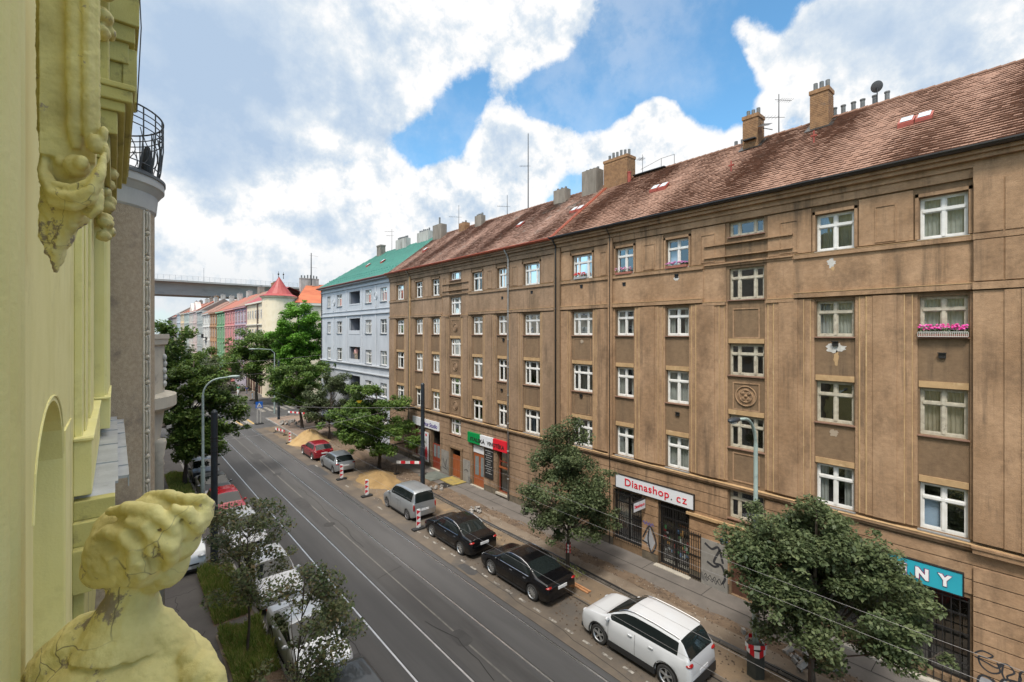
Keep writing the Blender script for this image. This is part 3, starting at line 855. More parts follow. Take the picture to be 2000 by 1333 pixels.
shopsB = [(24.28, 25.5, .3, 3.15), (27.1, 28.5, .08, 3.1), (30.0, 31.35, .06, 2.2), (33.1, 34.42, .05, 3.2), (35.5, 37.5, .5, 3.15)]
M_tileB = mat('clay_tiles_greyed', (.20, .105, .068), (.29, .15, .095), scale=.5, detail=6, rough=.9,
             island=[(.13, .075, .057), (.19, .108, .079), (.22, .125, .092), (.27, .175, .14), (.2, .115, .085)], c3=(.2, .185, .165), s3=.45, t3=.57)
TB, roofB = tenement('apartment_building', 'grey brown tenement with red gutter between the pale blue house and the long brown one', 19.86, 42.33, colsB, [(30.82, 1.5)], shopsB, M_plB, M_pld, M_tileB, M_redsheet, 'B',
              ['w', None, 'h', 'b', None, 'h', None, 'w', 'h', None], seedv=5)
# corner pilaster at the near end of the long tenement
b = MB(xfW)
b.box(.12, .2, -12, 1.62, 5.0, 12.8); b.box(.2, .235, -12, .95, 5.0, 12.8); b.box(.235, .26, -12, .6, 5., 12.8)
b.box(.10, .2, -12, 1.62, 14.56, 16.66); b.box(.10, .2, -12, 1.62, 13.08, 14.38); b.box(.2, .23, .97, 1.6, 13.1, 14.36); b.box(.2, .23, .97, 1.6, 14.6, 16.2)
b.box(.2, .23, -12, .93, 13.1, 14.36); b.box(.2, .23, -12, .93, 14.6, 16.2)
b.box(.10, .26, -12, 1.63, 12.84, 13.06); b.box(.10, .23, -12, 1.63, 14.39, 14.555)
for i in range(9): b.box(.05, .13, -12, 1.62, .02 + i * .465, .02 + i * .465 + .43)
b.box(.05, .26, -12, 1.63, 4.64, 4.80); b.box(.05, .3, -12, 1.66, 4.80, 4.87)
b.build('corner_pilaster', M_pl, TA)
# tall flat pier towards the next column and the pier by the downpipe
for T_, ya, yb, m in ((TA, 15.46, 15.72, M_pl), (TA, 19.3, 19.8, M_pld), (TB, 38.0, 38.3, M_pll)):
    b = MB(xfW); b.box(.1, .2, ya, yb, 4.9, 16.6); b.build('pier', m, T_)
# stains and repairs on the plaster
def blotch(parent, y, z, w, h, m, name, o=.004, seedv=0):
    r_ = random.Random(seedv); n = 22; vs = [(o, y, z)]
    for i in range(n):
        q = 2 * math.pi * i / n; k = 1 + r_.uniform(-.28, .28)
        vs.append((o, y + w / 2 * k * math.cos(q), z + h / 2 * k * math.sin(q)))
    b = MB(xfW); b.add(vs, [(0, i + 1, (i + 1) % n + 1) for i in range(n)])
    return b.build(name, m, parent, fix=False)
M_patch = mat('white_filler', (.55, .53, .50), (.42, .40, .37), scale=9, rough=.95)
blotch(TA, 5.42, 14.12, .26, .34, M_patch, 'plaster_patch', .064, 1); blotch(TA, 5.38, 13.9, .13, .14, M_pll, 'plaster_patch', .066, 2)
blotch(TA, 5.32, 10.93, .62, .34, M_patch, 'plaster_patch', .005, 3); blotch(TA, 5.28, 10.55, .18, .5, M_pll, 'plaster_patch', .005, 4)
blotch(TA, 5.35, 7.72, .26, .26, mat('pale_filler', (.34, .27, .2), rough=.95), 'plaster_patch', .005, 5)
blotch(TA, 11.75, 14.1, .25, .22, M_patch, 'plaster_patch', .066, 6); blotch(TA, 17.7, 11.0, .26, .22, mat('pale_filler', (.34, .27, .2)), 'plaster_patch', .024, 7)
v = MB(xfW)
for y, z in ((5.3, 11.08), (11.74, 14.2), (17.7, 14.15), (17.75, 7.85), (11.7, 7.6), (24.9, 13.9), (21.9, 14.1), (25.0, 7.5), (14.75, 14.05), (2.35, 10.75), (24.8, 11.0)):
    v.box(.0, .075, y - .09, y + .09, z - .09, z + .07)
    v.box(.075, .12, y - .11, y + .11, z + .07, z + .10)
v.each('vent_outlet', M_iron, TA)
# drainpipes
M_pipe = mat('worn_downpipe', (.30, .25, .19), (.2, .17, .13), scale=5, rough=.7)
def downpipe(parent, y, zt, m, r=.055, o=.16, low=.1):
    b = MB(xfW); b.tube([(.5, y, 17.12), (.42, y, 16.95), (.24, y, 16.75), (o, y, 16.5), (o, y, low)], r, 8)
    z = 1.5
    while z < 16: b.tube([(o, y, z), (o, y, z + .05)], r * 1.35, 8); z += 1.9
    return b.build('downpipe', m, parent, smooth=True)
downpipe(TB, 24.16, 17, mat('grey_downpipe', (.42, .42, .42), (.3, .3, .29), scale=3, rough=.5)); downpipe(TA, 19.62, 17, M_iron, .05, .22); downpipe(TA, 15.58, 4.9, M_iron, .02, .22)
downpipe(TB, 38.15, 17, M_pipe, .045, .24)
# chimneys, roof windows, flashings
def rz(x): return 17.2 + (21.72 - 17.2) * (x - (XW - .42)) / (26 - XW + .42)
chimney(roofA, 25.2, 25.95, 6.8, 7.55, rz(25.2) - .4, 23.0, M_brick, 3, .42); chimney(roofA, 25.15, 25.95, 9.9, 10.65, rz(25.2) - .4, 22.85, M_brick, 3, .35)
chimney(roofA, 25.4, 26.3, 18.1, 20.0, 20.9, 23.2, M_brick, 6, .5); chimney(roofB, 25.2, 26.0, 20.5, 21.8, 20.6, 22.9, M_render, 4, .18, crown=False)
chimney(roofB, 25.2, 25.8, 23.4, 24.6, 20.7, 22.2, M_render, 3, .2, crown=False); chimney(roofB, 25.1, 25.8, 40.4, 42.0, 20.6, 22.6, M_render, 1, .7, crown=False)
chimney(roofB, 25.4, 26.0, 36.6, 37.6, 20.8, 22.1, M_brick, 2, .2, crown=False); chimney(roofB, 25.4, 25.9, 34.0, 35.0, 20.9, 22.3, M_render, 4, .2, crown=False)
b = MB()
for y in (5.2, 5.65, 6.0, 6.4, 6.75, 4.75): b.lathe(26.35, y + .1, [(.09, 21.3), (.09, 22.25), (.11, 22.27), (.11, 22.33)], 10)
for y in (10.85, 11.2): b.lathe(26.3, y + .3, [(.09, 21.3), (.09, 22.15)], 10)
b.each('vent_pipe', M_pot, roofA)
def roof_window(roof, x, y, w=.62, double=True):
    z = rz(x); dx, dz = .774, .632
    b = MB(); g = MB()
    for k in ((-1, 1) if double else (0,)):
        yy = y + k * w * .42
        b.tube([(x, yy - .2, z + .1), (x + .5 * dx, yy - .2, z + .1 + .5 * dz)], .035, 4); b.tube([(x, yy + .2, z + .1), (x + .5 * dx, yy + .2, z + .1 + .5 * dz)], .035, 4)
        b.add([(x - .05, yy - .24, z - .04), (x - .05, yy + .24, z - .04), (x - .05, yy + .24, z + .16), (x - .05, yy - .24, z + .16), (x + .45, yy + .24, z + .5), (x + .45, yy - .24, z + .5)],
              [(0, 1, 2, 3), (3, 2, 4, 5), (0, 3, 5), (1, 4, 2)])
        g.quad((x + .0, yy - .18, z + .22), (x + .0, yy + .18, z + .22), (x + .36, yy + .18, z + .5), (x + .36, yy - .18, z + .5))
    o = b.build('roof_window', M_redpipe, roof); g.build('roof_window_glass', mat('skylight_glass', (.42, .45, .48), rough=.6, spec=.2), roof, fix=False)
for r_, y in ((roofA, 3.4), (roofA, 14.3), (roofB, 20.35)): roof_window(r_, 22.9, y)
for r_, y in ((roofB, 26.0), (roofB, 40.0)): roof_window(r_, 22.9, y, double=False)
b = MB()
for x, y in ((22.9, 10.25), (23.7, 6.95)): b.tube([(x, y, rz(x) - .1), (x, y, rz(x) + .55)], .035, 6); b.box(x - .05, x + .05, y - .12, y + .12, rz(x) + .3, rz(x) + .36)
b.build('vent_pipe', M_redpipe, roofA)
b = MB(); b.lathe(25.5, 18.0, [(.12, 20.9), (.12, 21.9), (.14, 21.92), (.14, 22.0)], 10); b.build('vent_pipe', M_redpipe, roofA)
b = MB()
for k in (-.09, .07):
    b.add([(XW - .45, 19.85 + k, 17.3), (XW - .45, 19.85 + k + .05, 17.3), (26, 19.9 + k, 21.85), (26, 19.85 + k, 21.85), (XW - .45, 19.85 + k, 17.2), (26, 19.85 + k, 21.7)], [(0, 1, 2, 3), (0, 3, 5, 4)])
b.box(24.9, 25.0, 20.4, 22.1, 20.55, 20.85); b.box(25.0, 25.1, 23.2, 25.2, 20.6, 20.95); b.box(24.9, 25.0, 39.1, 42.15, 20.5, 20.75); b.box(25.1, 25.2, 33.5, 35.3, 20.7, 21.0)
b.each('flashing', M_redsheet, roofB, fix=False)
b = MB(); b.quad((25.0, 6.6, rz(25) + .09), (25, 7.75, rz(25) + .09), (26, 7.75, rz(26) + .06), (26, 6.6, rz(26) + .06)); b.quad((25.0, 9.7, rz(25) + .09), (25, 10.85, rz(25) + .09), (26, 10.85, rz(26) + .06), (26, 9.7, rz(26) + .06))
b.box(24.9, 25.2, 9.95, 10.55, 21.5, 21.56); b.tube([(25.0, 9.6, 21.9), (24.6, 9.0, 21.5)], .02, 6)
b.add([(24.9, 9.3, 21.9), (24.9, 9.85, 22.0), (25.5, 9.85, 22.35), (25.5, 9.3, 22.2)], [(0, 1, 2, 3)])
b.each('flashing', M_iron, roofA, fix=False)


# ------------------------------------------------------------------ shop fronts, doors, gates, signs
M_signw = mat('white_sign_board', (.60, .62, .66), (.66, .67, .70), scale=.6, rough=.4)
M_red = mat('sign_red', (.55, .015, .03), rough=.5)
M_door = mat('orange_brown_wood', (.24, .065, .022), (.30, .09, .03), scale=3, stretch=(1, 4, .6), rough=.5)
M_doorr = mat('dark_red_wood', (.16, .028, .016), (.22, .04, .02), scale=3, rough=.45)
M_step = mat('stone_step', (.42, .38, .32), (.34, .31, .26), scale=4, rough=.9)
M_greyp = mat('grey_painted_over', (.25, .235, .215), (.19, .18, .165), scale=2.2, detail=8, rough=.9, c3=(.12, .115, .11), s3=1.5)
def gate(parent, a0, a1, z0, z1, n, name='security_gate', o=.05, rails=(.05, .5, .95)):
    b = MB(xfW)
    for i in range(n + 1):
        a = a0 + (a1 - a0) * i / n
        b.box(o, o + .022, a - .011, a + .011, z0, z1)
    for f in rails:
        z = z0 + (z1 - z0) * f; b.box(o + .003, o + .03, a0, a1, z - .018, z + .018)
    return b.build(name, M_iron, parent)
def glazed(parent, a0, a1, z0, z1, o=-.18, m=None, bars=1, name='shop_window'):
    b = MB(xfW); m = m or M_iron
    b.box(o - .05, o, a0, a1, z0, z0 + .08); b.box(o - .05, o, a0, a1, z1 - .08, z1)
    for i in range(bars + 2):
        a = a0 + .04 + (a1 - a0 - .08) * i / (bars + 1); b.box(o - .045, o + .005, a - .04, a + .04, z0 + .08, z1 - .08)
    b.box(o - .04, o + .01, a0 + .08, a1 - .08, z0 + (z1 - z0) * .74, z0 + (z1 - z0) * .74 + .06)
    w_ = b.build(name, m, parent)
    g = MB(xfW); g.quad((o - .03, a0, z0), (o - .03, a1, z0), (o - .03, a1, z1), (o - .03, a0, z1)); g.build('pane', M_glass, w_)
    return w_
w_ = glazed(TA, 13.72, 15.45, .4, 3.1); gate(TA, 13.74, 15.43, .42, 3.08, 14)
c = MB(xfW); vs = []
for i in range(60): vs += [(-.35 + .03 * math.sin(i * 1.3), 14.55 + i * .015, .6), (-.35 + .03 * math.sin(i * 1.3), 14.55 + i * .015, 2.75)]
c.add(vs, [(2 * i, 2 * i + 2, 2 * i + 3, 2 * i + 1) for i in range(59)]); c.build('curtain', M_curt, w_, fix=False)
w_ = glazed(TA, 11.14, 12.7, .06, 3.15, bars=1); gate(TA, 11.16, 11.9, .1, 3.1, 7, rails=(.04, .33, .68, .96)); gate(TA, 11.94, 12.68, .1, 3.1, 7, rails=(.04, .33, .68, .96))
gate(TA, 10.52, 11.08, .1, 2.25, 5, o=.08)
# stickers and goods in the shop window
cols_ = {'w': (.6, .6, .6), 'r': (.5, .04, .04), 'g': (.05, .3, .1), 'b': (.08, .2, .4), 'o': (.5, .25, .06)}
random.seed(4)
for k, cc in cols_.items():
    b = MB(xfW)
    for _ in range(7):
        y, z = random.uniform(11.25, 12.6), random.uniform(.5, 1.8); b.box(-.30, -.28, y, y + random.uniform(.06, .16), z, z + random.uniform(.06, .2))
    b.build('shop_goods', mat('goods_' + k, cc, rough=.6), w_)
b = MB(xfW); b.box(-.1, .32, 11.0, 12.85, -.01, .055); b.box(-.1, .14, 27.0, 28.62, -.01, .075); b.box(-.1, .14, 24.2, 25.6, .16, .29); b.box(-.1, .2, 33.0, 34.6, -.01, .045); b.box(-.05, .12, 35.4, 37.6, .4, .49)
b.each('doorstep', M_step, TA)
# grey over-painted panel, house door, dark doorway
b = MB(xfW); b.box(.055, .085, 9.3, 10.5, .02, 2.1); b.build('painted_panel', M_greyp, TA)
b = MB(xfW); b.box(-.2, -.14, 7.55, 9.2, .04, 2.25); b.build('house_door', mat('old_brown_door', (.06, .028, .018), (.10, .045, .028), scale=3, rough=.6), TA)
b = MB(xfW); b.box(.055, .08, 9.3, 9.62, 2.16, 2.34); b.build('house_number_plate', mat('enamel_blue', (.02, .06, .2), rough=.3), TA)
b = MB(xfW); b.box(.05, .17, 9.7, 11.2, 3.0, 3.12); b.box(.05, .14, 7.9, 9.7, 3.02, 3.12); b.each('ledge', M_pll, TA)
# lettered signs
def sign_board(parent, a0, a1, z0, z1, m, o0=.06, o1=.16, name='shop_sign', frame=None):
    b = MB(xfW); b.box(o0, o1, a0, a1, z0, z1)
    s_ = b.build(name, m, parent)
    if frame:
        t = .03; b = MB(xfW)
        b.box(o0, o1 + .015, a0 - t, a1 + t, z0 - t, z0); b.box(o0, o1 + .015, a0 - t, a1 + t, z1, z1 + t); b.box(o0, o1 + .015, a0 - t, a0, z0, z1); b.box(o0, o1 + .015, a1, a1 + t, z0, z1)
        b.build('sign_frame', frame, s_)
    return s_
s_ = sign_board(TA, 10.84, 15.21, 3.28, 3.96, M_signw, frame=M_iron)
wall_text('Dianashop', XW - .16, 13.35, 3.60, 2.55, .50, M_red, s_, offset=.004, spacing=1.08)
wall_text('.', XW - .16, 11.95, 3.47, .06, .06, M_iron, s_)
wall_text('cz', XW - .16, 11.42, 3.56, .52, .26, M_red, s_, offset=.0, spacing=1.25)
# projecting board square to the wall
P_ = thing('hanging_sign', 'small white board with red lettering sticking out square from the wall of the lettered shop', 'sign', (XW - .08, 13.45, 2.75))
b = MB(); b.box(19.34, 20.36, 13.41, 13.49, 2.62, 3.10); b.build('board', M_iron, P_)
for s__ in (-1, 1):
    V, F = text_mb('Dianashop.cz', .3, fit=(.86, .2), offset=.008)
    b = MB(); y_ = 13.45 + s__ * .047
    b.box(19.36, 20.34, min(13.45, y_ - .001 * s__), max(13.45, y_ - .001 * s__), 2.645, 3.075); b.build('board_face', M_signw, P_)
    b = MB(); b.add([((19.85 - s__ * x), y_ + s__ * z * .3 + .002 * s__, 2.86 + y) for x, y, z in V], F); b.build('lettering', M_red, P_)
b = MB(); b.tube([(19.5, 13.45, 3.14), (20.5, 13.45, 3.14)], .015, 6); b.tube([(20.3, 13.45, 3.14), (20.3, 13.45, 3.0)], .012, 6); b.tube([(19.6, 13.45, 3.14), (19.6, 13.45, 3.0)], .012, 6); b.build('bracket', M_iron, P_)
M_teal = mat('turquoise_board', (.025, .31, .40), (.03, .36, .45), scale=1, rough=.4)
s_ = sign_board(TA, 1.86, 6.3, 3.16, 3.86, M_teal, frame=M_iron)
for i, ch in enumerate('UNNY'):
    y = 3.95 - i * .56
    wall_text(ch, XW - .16, y, 3.5, .36, .40, mat('plum', (.16, .02, .10), rough=.6), s_, offset=.045)
    wall_text(ch, XW - .168, y, 3.5, .33, .37, mat('sign_letter_white', (.75, .75, .75), rough=.5), s_, offset=.02)
b = MB(xfW); b.box(.16, .17, 5.1, 5.9, 3.25, 3.75); b.build('sign_picture', M_signw, s_)
glazed(TA, 1.7, 6.5, .35, 3.1, bars=4); gate(TA, 1.72, 4.0, .1, 3.08, 11, rails=(.03, .3, .62, .97)); gate(TA, 4.05, 6.45, .1, 3.08, 11, rails=(.03, .3, .62, .97))
b = MB(xfW); b.box(-.1, .3, 1.7, 6.5, -.01, .1); b.each('doorstep', M_step, TA)
# Italian wine shop
b = MB(xfW); b.k = 0; b.box(.06, .2, 27.32, 28.9, 3.24, 4.0); b.k = 1; b.box(.06, .199, 25.8, 27.319, 3.24, 4.0); b.k = 2; b.box(.06, .2, 24.26, 25.799, 3.24, 4.0)
s_ = b.build('shop_sign', [mat('sign_green', (.0, .22, .055), rough=.4), M_signw, mat('sign_flag_red', (.60, .015, .03), rough=.4)], TB)
wall_text('ITALSKÁ', XW - .2, 27.62, 3.58, 1.75, .34, M_iron, s_, offset=.006); wall_text('VINOTÉKA', XW - .2, 25.5, 3.58, 1.95, .34, M_iron, s_, offset=.006)
b = MB(xfW); b.box(-.16, -.1, 27.14, 28.46, .08, 2.5); d_ = b.build('shop_door', M_door, TB)
b = MB(xfW); b.box(-.098, -.09, 27.85, 28.3, .85, 2.25); b.box(-.098, -.09, 27.25, 27.6, .85, 2.25); b.build('pane', M_signw if False else mat('door_glass', (.16, .19, .2), rough=.1), d_)
b = MB(xfW); b.box(-.14, -.06, 27.14, 28.46, 2.52, 3.06); b.build('door_poster', M_signw, TB)
b = MB(xfW); b.box(.056, .09, 25.9, 26.95, 1.0, 3.1); bb = b.build('menu_board', mat('blackboard', (.012, .012, .013), rough=.7), TB)
b = MB(xfW); random.seed(2)
for i in range(11):
    z = 2.95 - i * .16; w = random.uniform(.3, .8); b.add([(.093, 26.42 + w / 2 * math.cos(k), z + random.uniform(-.02, .02)) for k in (0,)], []) if False else None
    y = 26.42 + w / 2
    while y > 26.42 - w / 2:
        l_ = random.uniform(.03, .09); b.quad((.0925, y, z), (.0925, y - l_, z + random.uniform(-.01, .01)), (.0925, y - l_, z + .03), (.0925, y, z + random.uniform(.03, .06))); y -= l_ + .03
b.build('chalk_writing', mat('chalk', (.5, .5, .5)), bb, fix=False)
w_ = glazed(TB, 24.28, 25.5, .3, 3.15, m=M_doorr, bars=0); b = MB(xfW); b.box(-.16, -.1, 24.3, 25.48, 1.98, 2.1); b.build('transom_bar', M_door, w_)
c = MB(xfW); c.quad((-.34, 24.9, .5), (-.34, 25.45, .5), (-.34, 25.45, 3.05), (-.34, 24.9, 3.05)); c.build('curtain', M_curt, w_, fix=False)
# brown house door with its frame, beauty studio
b = MB(xfW); b.box(-.16, -.1, 30.02, 31.33, .06, 1.75); b.box(-.1, -.08, 30.64, 30.7, .06, 1.75); b.build('house_door', M_door, TB)
b = MB(xfW); b.box(0.05, .13, 29.75, 29.97, .02, 2.32); b.box(.05, .13, 31.38, 31.6, .02, 2.32); b.box(.05, .16, 29.7, 31.65, 2.33, 2.5); b.build('door_surround', M_pld, TB)
b = MB(xfW); b.box(.055, .075, 28.75, 29.7, .05, 1.75); b.box(.055, .075, 31.7, 32.8, .05, 1.9); b.each('painted_panel', M_greyp, TB)
s_ = sign_board(TB, 33.1, 37.5, 3.32, 4.02, M_signw)
wall_text('hut Studio', XW - .16, 34.35, 3.64, 2.1, .36, mat('ink_blue', (.06, .04, .22), rough=.6), s_, shear=.25, offset=.004)
b = MB(xfW); b.box(-.16, -.1, 33.12, 34.4, .06, 2.1); d_ = b.build('shop_door', M_doorr, TB); b = MB(xfW); b.box(-.098, -.09, 33.3, 33.7, 1.0, 2.0); b.box(-.098, -.09, 33.85, 34.25, 1.0, 2.0); b.build('pane', mat('door_glass', (.16, .19, .2), rough=.1), d_)
glazed(TB, 35.5, 37.5, .5, 3.15, m=M_doorr, bars=0)
bn = MB(xfW); bn.box(.2, .24, 34.62, 35.35, .45, 2.95); bn_ = bn.build('beach_banner', M_signw); tag(bn_, 'tall white banner with a red figure standing by the studio shop door', 'banner')
b = MB(xfW); b.ell((.245, 34.98, 2.72), (.01, .13, .13), 6); b.ell((.245, 34.98, 1.15), (.012, .2, .58), 8); b.each('banner_figure', M_red, bn_)
b = MB(xfW); b.ell((.245, 34.98, 2.2), (.01, .14, .3), 6); b.build('banner_figure', mat('pale_grey', (.35, .37, .38)), bn_)
# graffiti strokes on the ground floor
def graffiti(parent, strokes, m, o, r=.02, name='graffiti'):
    b = MB(xfW)
    for pts in strokes:
        # Catmull-Rom through the points
        P = [pts[0]] + pts + [pts[-1]]; out_ = []
        for i in range(1, len(P) - 2):
            for t in np.linspace(0, 1, 7)[:-1]:
                p0, p1, p2, p3 = [np.array(q) for q in P[i - 1:i + 3]]
                out_.append(.5 * ((2 * p1) + (-p0 + p2) * t + (2 * p0 - 5 * p1 + 4 * p2 - p3) * t * t + (-p0 + 3 * p1 - 3 * p2 + p3) * t ** 3))
        out_.append(np.array(pts[-1]))
        for k in range(len(out_) - 1):
            p, q = out_[k], out_[k + 1]; d = q - p; n_ = np.linalg.norm(d)
            if n_ < 1e-5: continue
            d = d / n_ * r; e = d * .6
            oo = o + .0004 * (k % 3)
            b.quad((oo, p[0] - d[1] - e[0], p[1] + d[0] - e[1]), (oo, p[0] + d[1] - e[0], p[1] - d[0] - e[1]), (oo, q[0] + d[1] + e[0], q[1] - d[0] + e[1]), (oo, q[0] - d[1] + e[0], q[1] + d[0] + e[1]))
    return b.build(name, m, parent, fix=False)
M_spray = mat('black_spray', (.018, .018, .022), (.03, .03, .034), scale=9, rough=.8)
graffiti(TA, [[(1.58, 1.52), (1.42, 1.66), (1.2, 1.62), (1.3, 1.5), (1.5, 1.45), (1.45, 1.2), (1.25, 1.08), (1.05, 1.2), (1.1, 1.45)],
              [(1.58, 1.4), (1.35, 1.35), (1.1, 1.3), (.98, 1.5), (1.0, 1.2), (.9, .95)], [(1.1, 1.4), (.9, 1.52), (.75, 1.35), (.9, 1.15), (.75, 1.0), (.62, 1.2), (.64, 1.4), (.5, 1.5), (.35, 1.3), (.5, 1.1)],
              [(.62, 1.45), (.66, 1.1), (.6, .85)], [(.3, 1.5), (.1, 1.2), (-.1, 1.5), (-.3, 1.1)]], M_spray, .134, .022)
b = MB(xfW)
for a, c, z0, z1 in ((1.1, 1.5, .25, .85), (.2, 1.0, .3, 1.0), (-1.2, .1, .3, .95)): b.box(.131, .136, a, c, z0, z1)
b.build('graffiti', mat('silver_spray', (.34, .34, .36), (.26, .26, .28), scale=5, rough=.6), TA)
graffiti(TA, [[(1.52, .2), (1.5, .8), (1.3, .92), (1.1, .7), (1.05, .2)], [(1.0, .25), (.98, 1.02), (.2, 1.03), (.2, .4)], [(1.2, .9), (.95, .6), (.9, .2)]], M_spray, .138, .03)
graffiti(TA, [[(10.3, 1.9), (10.0, 1.75), (9.7, 1.9), (9.5, 1.3)], [(9.62, 1.85), (9.9, 1.2), (9.55, 1.15), (9.4, .7), (9.5, .4)], [(10.2, 1.1), (9.9, 1.0), (9.7, 1.1)]], M_spray, .087, .05)
graffiti(TA, [[(10.35 - i * .07, .45 + .1 * math.sin(i * 2.1)) for i in range(14)], [(10.3 - i * .08, .32 + .09 * math.cos(i * 2.6)) for i in range(12)]], M_spray, .087, .014)
graffiti(TA, [[(13.6, 1.1), (13.2, 1.75), (12.85, 1.0), (13.1, .45), (13.3, 1.0), (13.25, 1.6)], [(13.62, .9), (13.35, .85)]], M_spray, .055, .04)
b = MB(xfW); b.add([(.053, 13.55, .95), (.053, 13.2, 1.7), (.053, 12.9, 1.0), (.053, 13.12, .55)], [(0, 1, 2, 3)]); b.build('graffiti', mat('silver_spray', (.34, .34, .36)), TA, fix=False)
graffiti(TA, [[(13.6 - i * .05, 1.85 + .08 * math.sin(i * 1.9)) for i in range(13)]], mat('violet_spray', (.13, .11, .3), rough=.8), .056, .02)
graffiti(TB, [[(29.5, .9), (29.2, 1.0), (29.0, .9)], [(32.5, 1.2), (32.2, .6), (32.0, 1.2)], [(32.6, .5), (32.0, .4)]], M_spray, .077, .03)
# flower boxes
def flowerbox(label, yc, z0, w, petal, cols__, n=60, rail=False, hh=.2):
    t = thing('flower_box', label, 'flower box', (XW - .1, yc, z0))
    b = MB(xfW); b.box(.0, .18, yc - w / 2, yc + w / 2, z0, z0 + .12); b.build('planter', mat('planter_' + petal, (.28, .1, .07) if petal != 'red' else (.3, .3, .3), rough=.7), t)
    lf = MB(); fl = MB(); r_ = random.Random(int(yc * 10))
    for i in range(n * 3):
        c = Vector((XW - .09 + r_.uniform(-.09, .07), yc + r_.uniform(-w / 2, w / 2), z0 + .1 + r_.random() * hh * .8))
        a = Vector((r_.gauss(0, 1), r_.gauss(0, 1), r_.gauss(0, 1))).normalized() * .035; d = a.orthogonal().normalized() * .022
        lf.quad(c - a, c + d, c + a, c - d)
    for i in range(n):
        c = Vector((XW - .1 + r_.uniform(-.12, .05), yc + r_.uniform(-w / 2, w / 2), z0 + .12 + hh * (.5 + .6 * r_.random())))
        fl.ell(c, (.035, .035, .028), 3)
    lf.build('leaves', mat('planter_leaf', (.03, .07, .02), (.06, .12, .03), scale=20, rough=.7), t, fix=False)
    fl.build('petals', mat('petal_' + petal, cols__[0], island=cols__, rough=.6), t, fix=False)
    if rail:
        b = MB(xfW); b.box(.19, .205, yc - w / 2, yc + w / 2, z0 + .02, z0 + .04); b.box(.19, .205, yc - w / 2, yc + w / 2, z0 + .17, z0 + .19)
        for i in range(28):
            a = yc - w / 2 + w * i / 27; b.box(.192, .203, a - .007, a + .007, z0 + .04, z0 + .17)
        b.build('railing', mat('white_metal', (.5, .48, .45), rough=.5), t)
    return t
flowerbox('planter of bright pink geraniums behind a little white rail under a curtained window', 2.33, 11.34, 1.2, 'pink', [(.75, .02, .3), (.85, .15, .5), (.6, .01, .2), (.8, .3, .6)], 120, True, .28)
flowerbox('planter with one clump of red geraniums on a top floor window sill', 17.75, 14.6, .9, 'red', [(.6, .01, .01), (.7, .03, .02)], 45, False, .22)
flowerbox('planter with mixed green trailing plants and small pink flowers on a top floor sill', 14.75, 14.58, 1.0, 'mixed', [(.6, .1, .3), (.7, .5, .6)], 30, False, .22)
flowerbox('low planter of mauve petunias on the top floor sill beside the wide blank panel', 11.73, 14.6, 1.1, 'mauve', [(.5, .12, .35), (.65, .3, .55)], 50, False, .16)


# ------------------------------------------------------------------ pale blue house with green roof
M_blue = mat('pale_blue_plaster', (.37, .395, .43), (.45, .475, .51), scale=.7, detail=7, rough=.92, stretch=(1, 1, .4), c3=(.30, .32, .35), s3=.5, t3=.57)
M_bluel = mat('pale_blue_trim', (.46, .48, .51), rough=.9)
M_green = mat('green_sheet_roof', (.018, .135, .105), (.03, .18, .14), scale=1.3, detail=7, rough=.6, c3=(.025, .13, .11), s3=.8, t3=.56)
TC = thing('apartment_building', 'pale blue house with open loggias and a turquoise green sheet roof', 'building', (XW, 52, 0))
y0, y1 = 42.35, 62.24
bcols = [(43.83, 1.45), (47.48, 1.6), (55.88, 1.7), (59.47, 1.2)]
BR = [(14.65, 16.05), (11.4, 12.85), (8.2, 9.65), (5.0, 6.4), (1.2, 3.0)]
LR = [(14.6, 16.15), (11.3, 13.1), (8.15, 9.9), (4.9, 6.65)]
holes = [(yc - w / 2, yc + w / 2, *r) for yc, w in bcols for r in BR] + [(49.72, 52.8, *r) for r in LR]
b = MB(xfW); wall_cells(b, y0, y1, 0, 17.2, holes[:len(bcols) * 5] + holes[len(bcols) * 5:], depth=.2); b.xf = None; solid_back(b, XW, 31.5, y0, y1, 17.2); b.build('wall', M_blue, TC)
r = MB(xfW)
for h in holes[:len(bcols) * 5]: room(r, *h, d0=.2)
r.each('interior', M_room, TC)
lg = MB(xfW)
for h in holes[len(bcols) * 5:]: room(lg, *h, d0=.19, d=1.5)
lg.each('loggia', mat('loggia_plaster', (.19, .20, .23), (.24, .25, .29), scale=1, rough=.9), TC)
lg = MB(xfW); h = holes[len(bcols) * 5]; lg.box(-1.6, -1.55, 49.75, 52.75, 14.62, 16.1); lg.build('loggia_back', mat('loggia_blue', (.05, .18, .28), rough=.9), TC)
p = MB(xfW)
for za, zb_, o in ((13.46, 13.56, .14), (13.95, 14.02, .08), (7.95, 8.08, .2), (7.1, 7.22, .14), (4.7, 4.85, .15), (16.5, 16.7, .12), (16.95, 17.1, .4)): p.box(0, o, y0, y1, za, zb_)
for y in (45.5, 49.1, 53.4, 57.7, 61.8): p.box(0, .05, y, y + .25, 8.1, 13.4); p.box(0, .05, y, y + .25, 14.1, 16.4)
for z in (8.15, 11.3): pass
for (za, zb_) in ((14.6, 14.75), (11.3, 11.75), (8.15, 8.5), (4.9, 5.5)): p.box(-.12, .03, 49.74, 52.78, za, zb_)
for y in (50.4, 54.6):
    pass
p.build('trim', M_bluel, TC)
m_ = MB(xfW)
for y, z in ((45.6, 15.3), (57.7, 15.2)):
    m_.tube([(.03, y + .38 * math.cos(2 * math.pi * i / 20), z + .38 * math.sin(2 * math.pi * i / 20)) for i in range(21)], .05, 5); m_.ell((.03, y, z), (.05, .2, .2), 5)
m_.each('relief', M_bluel, TC)
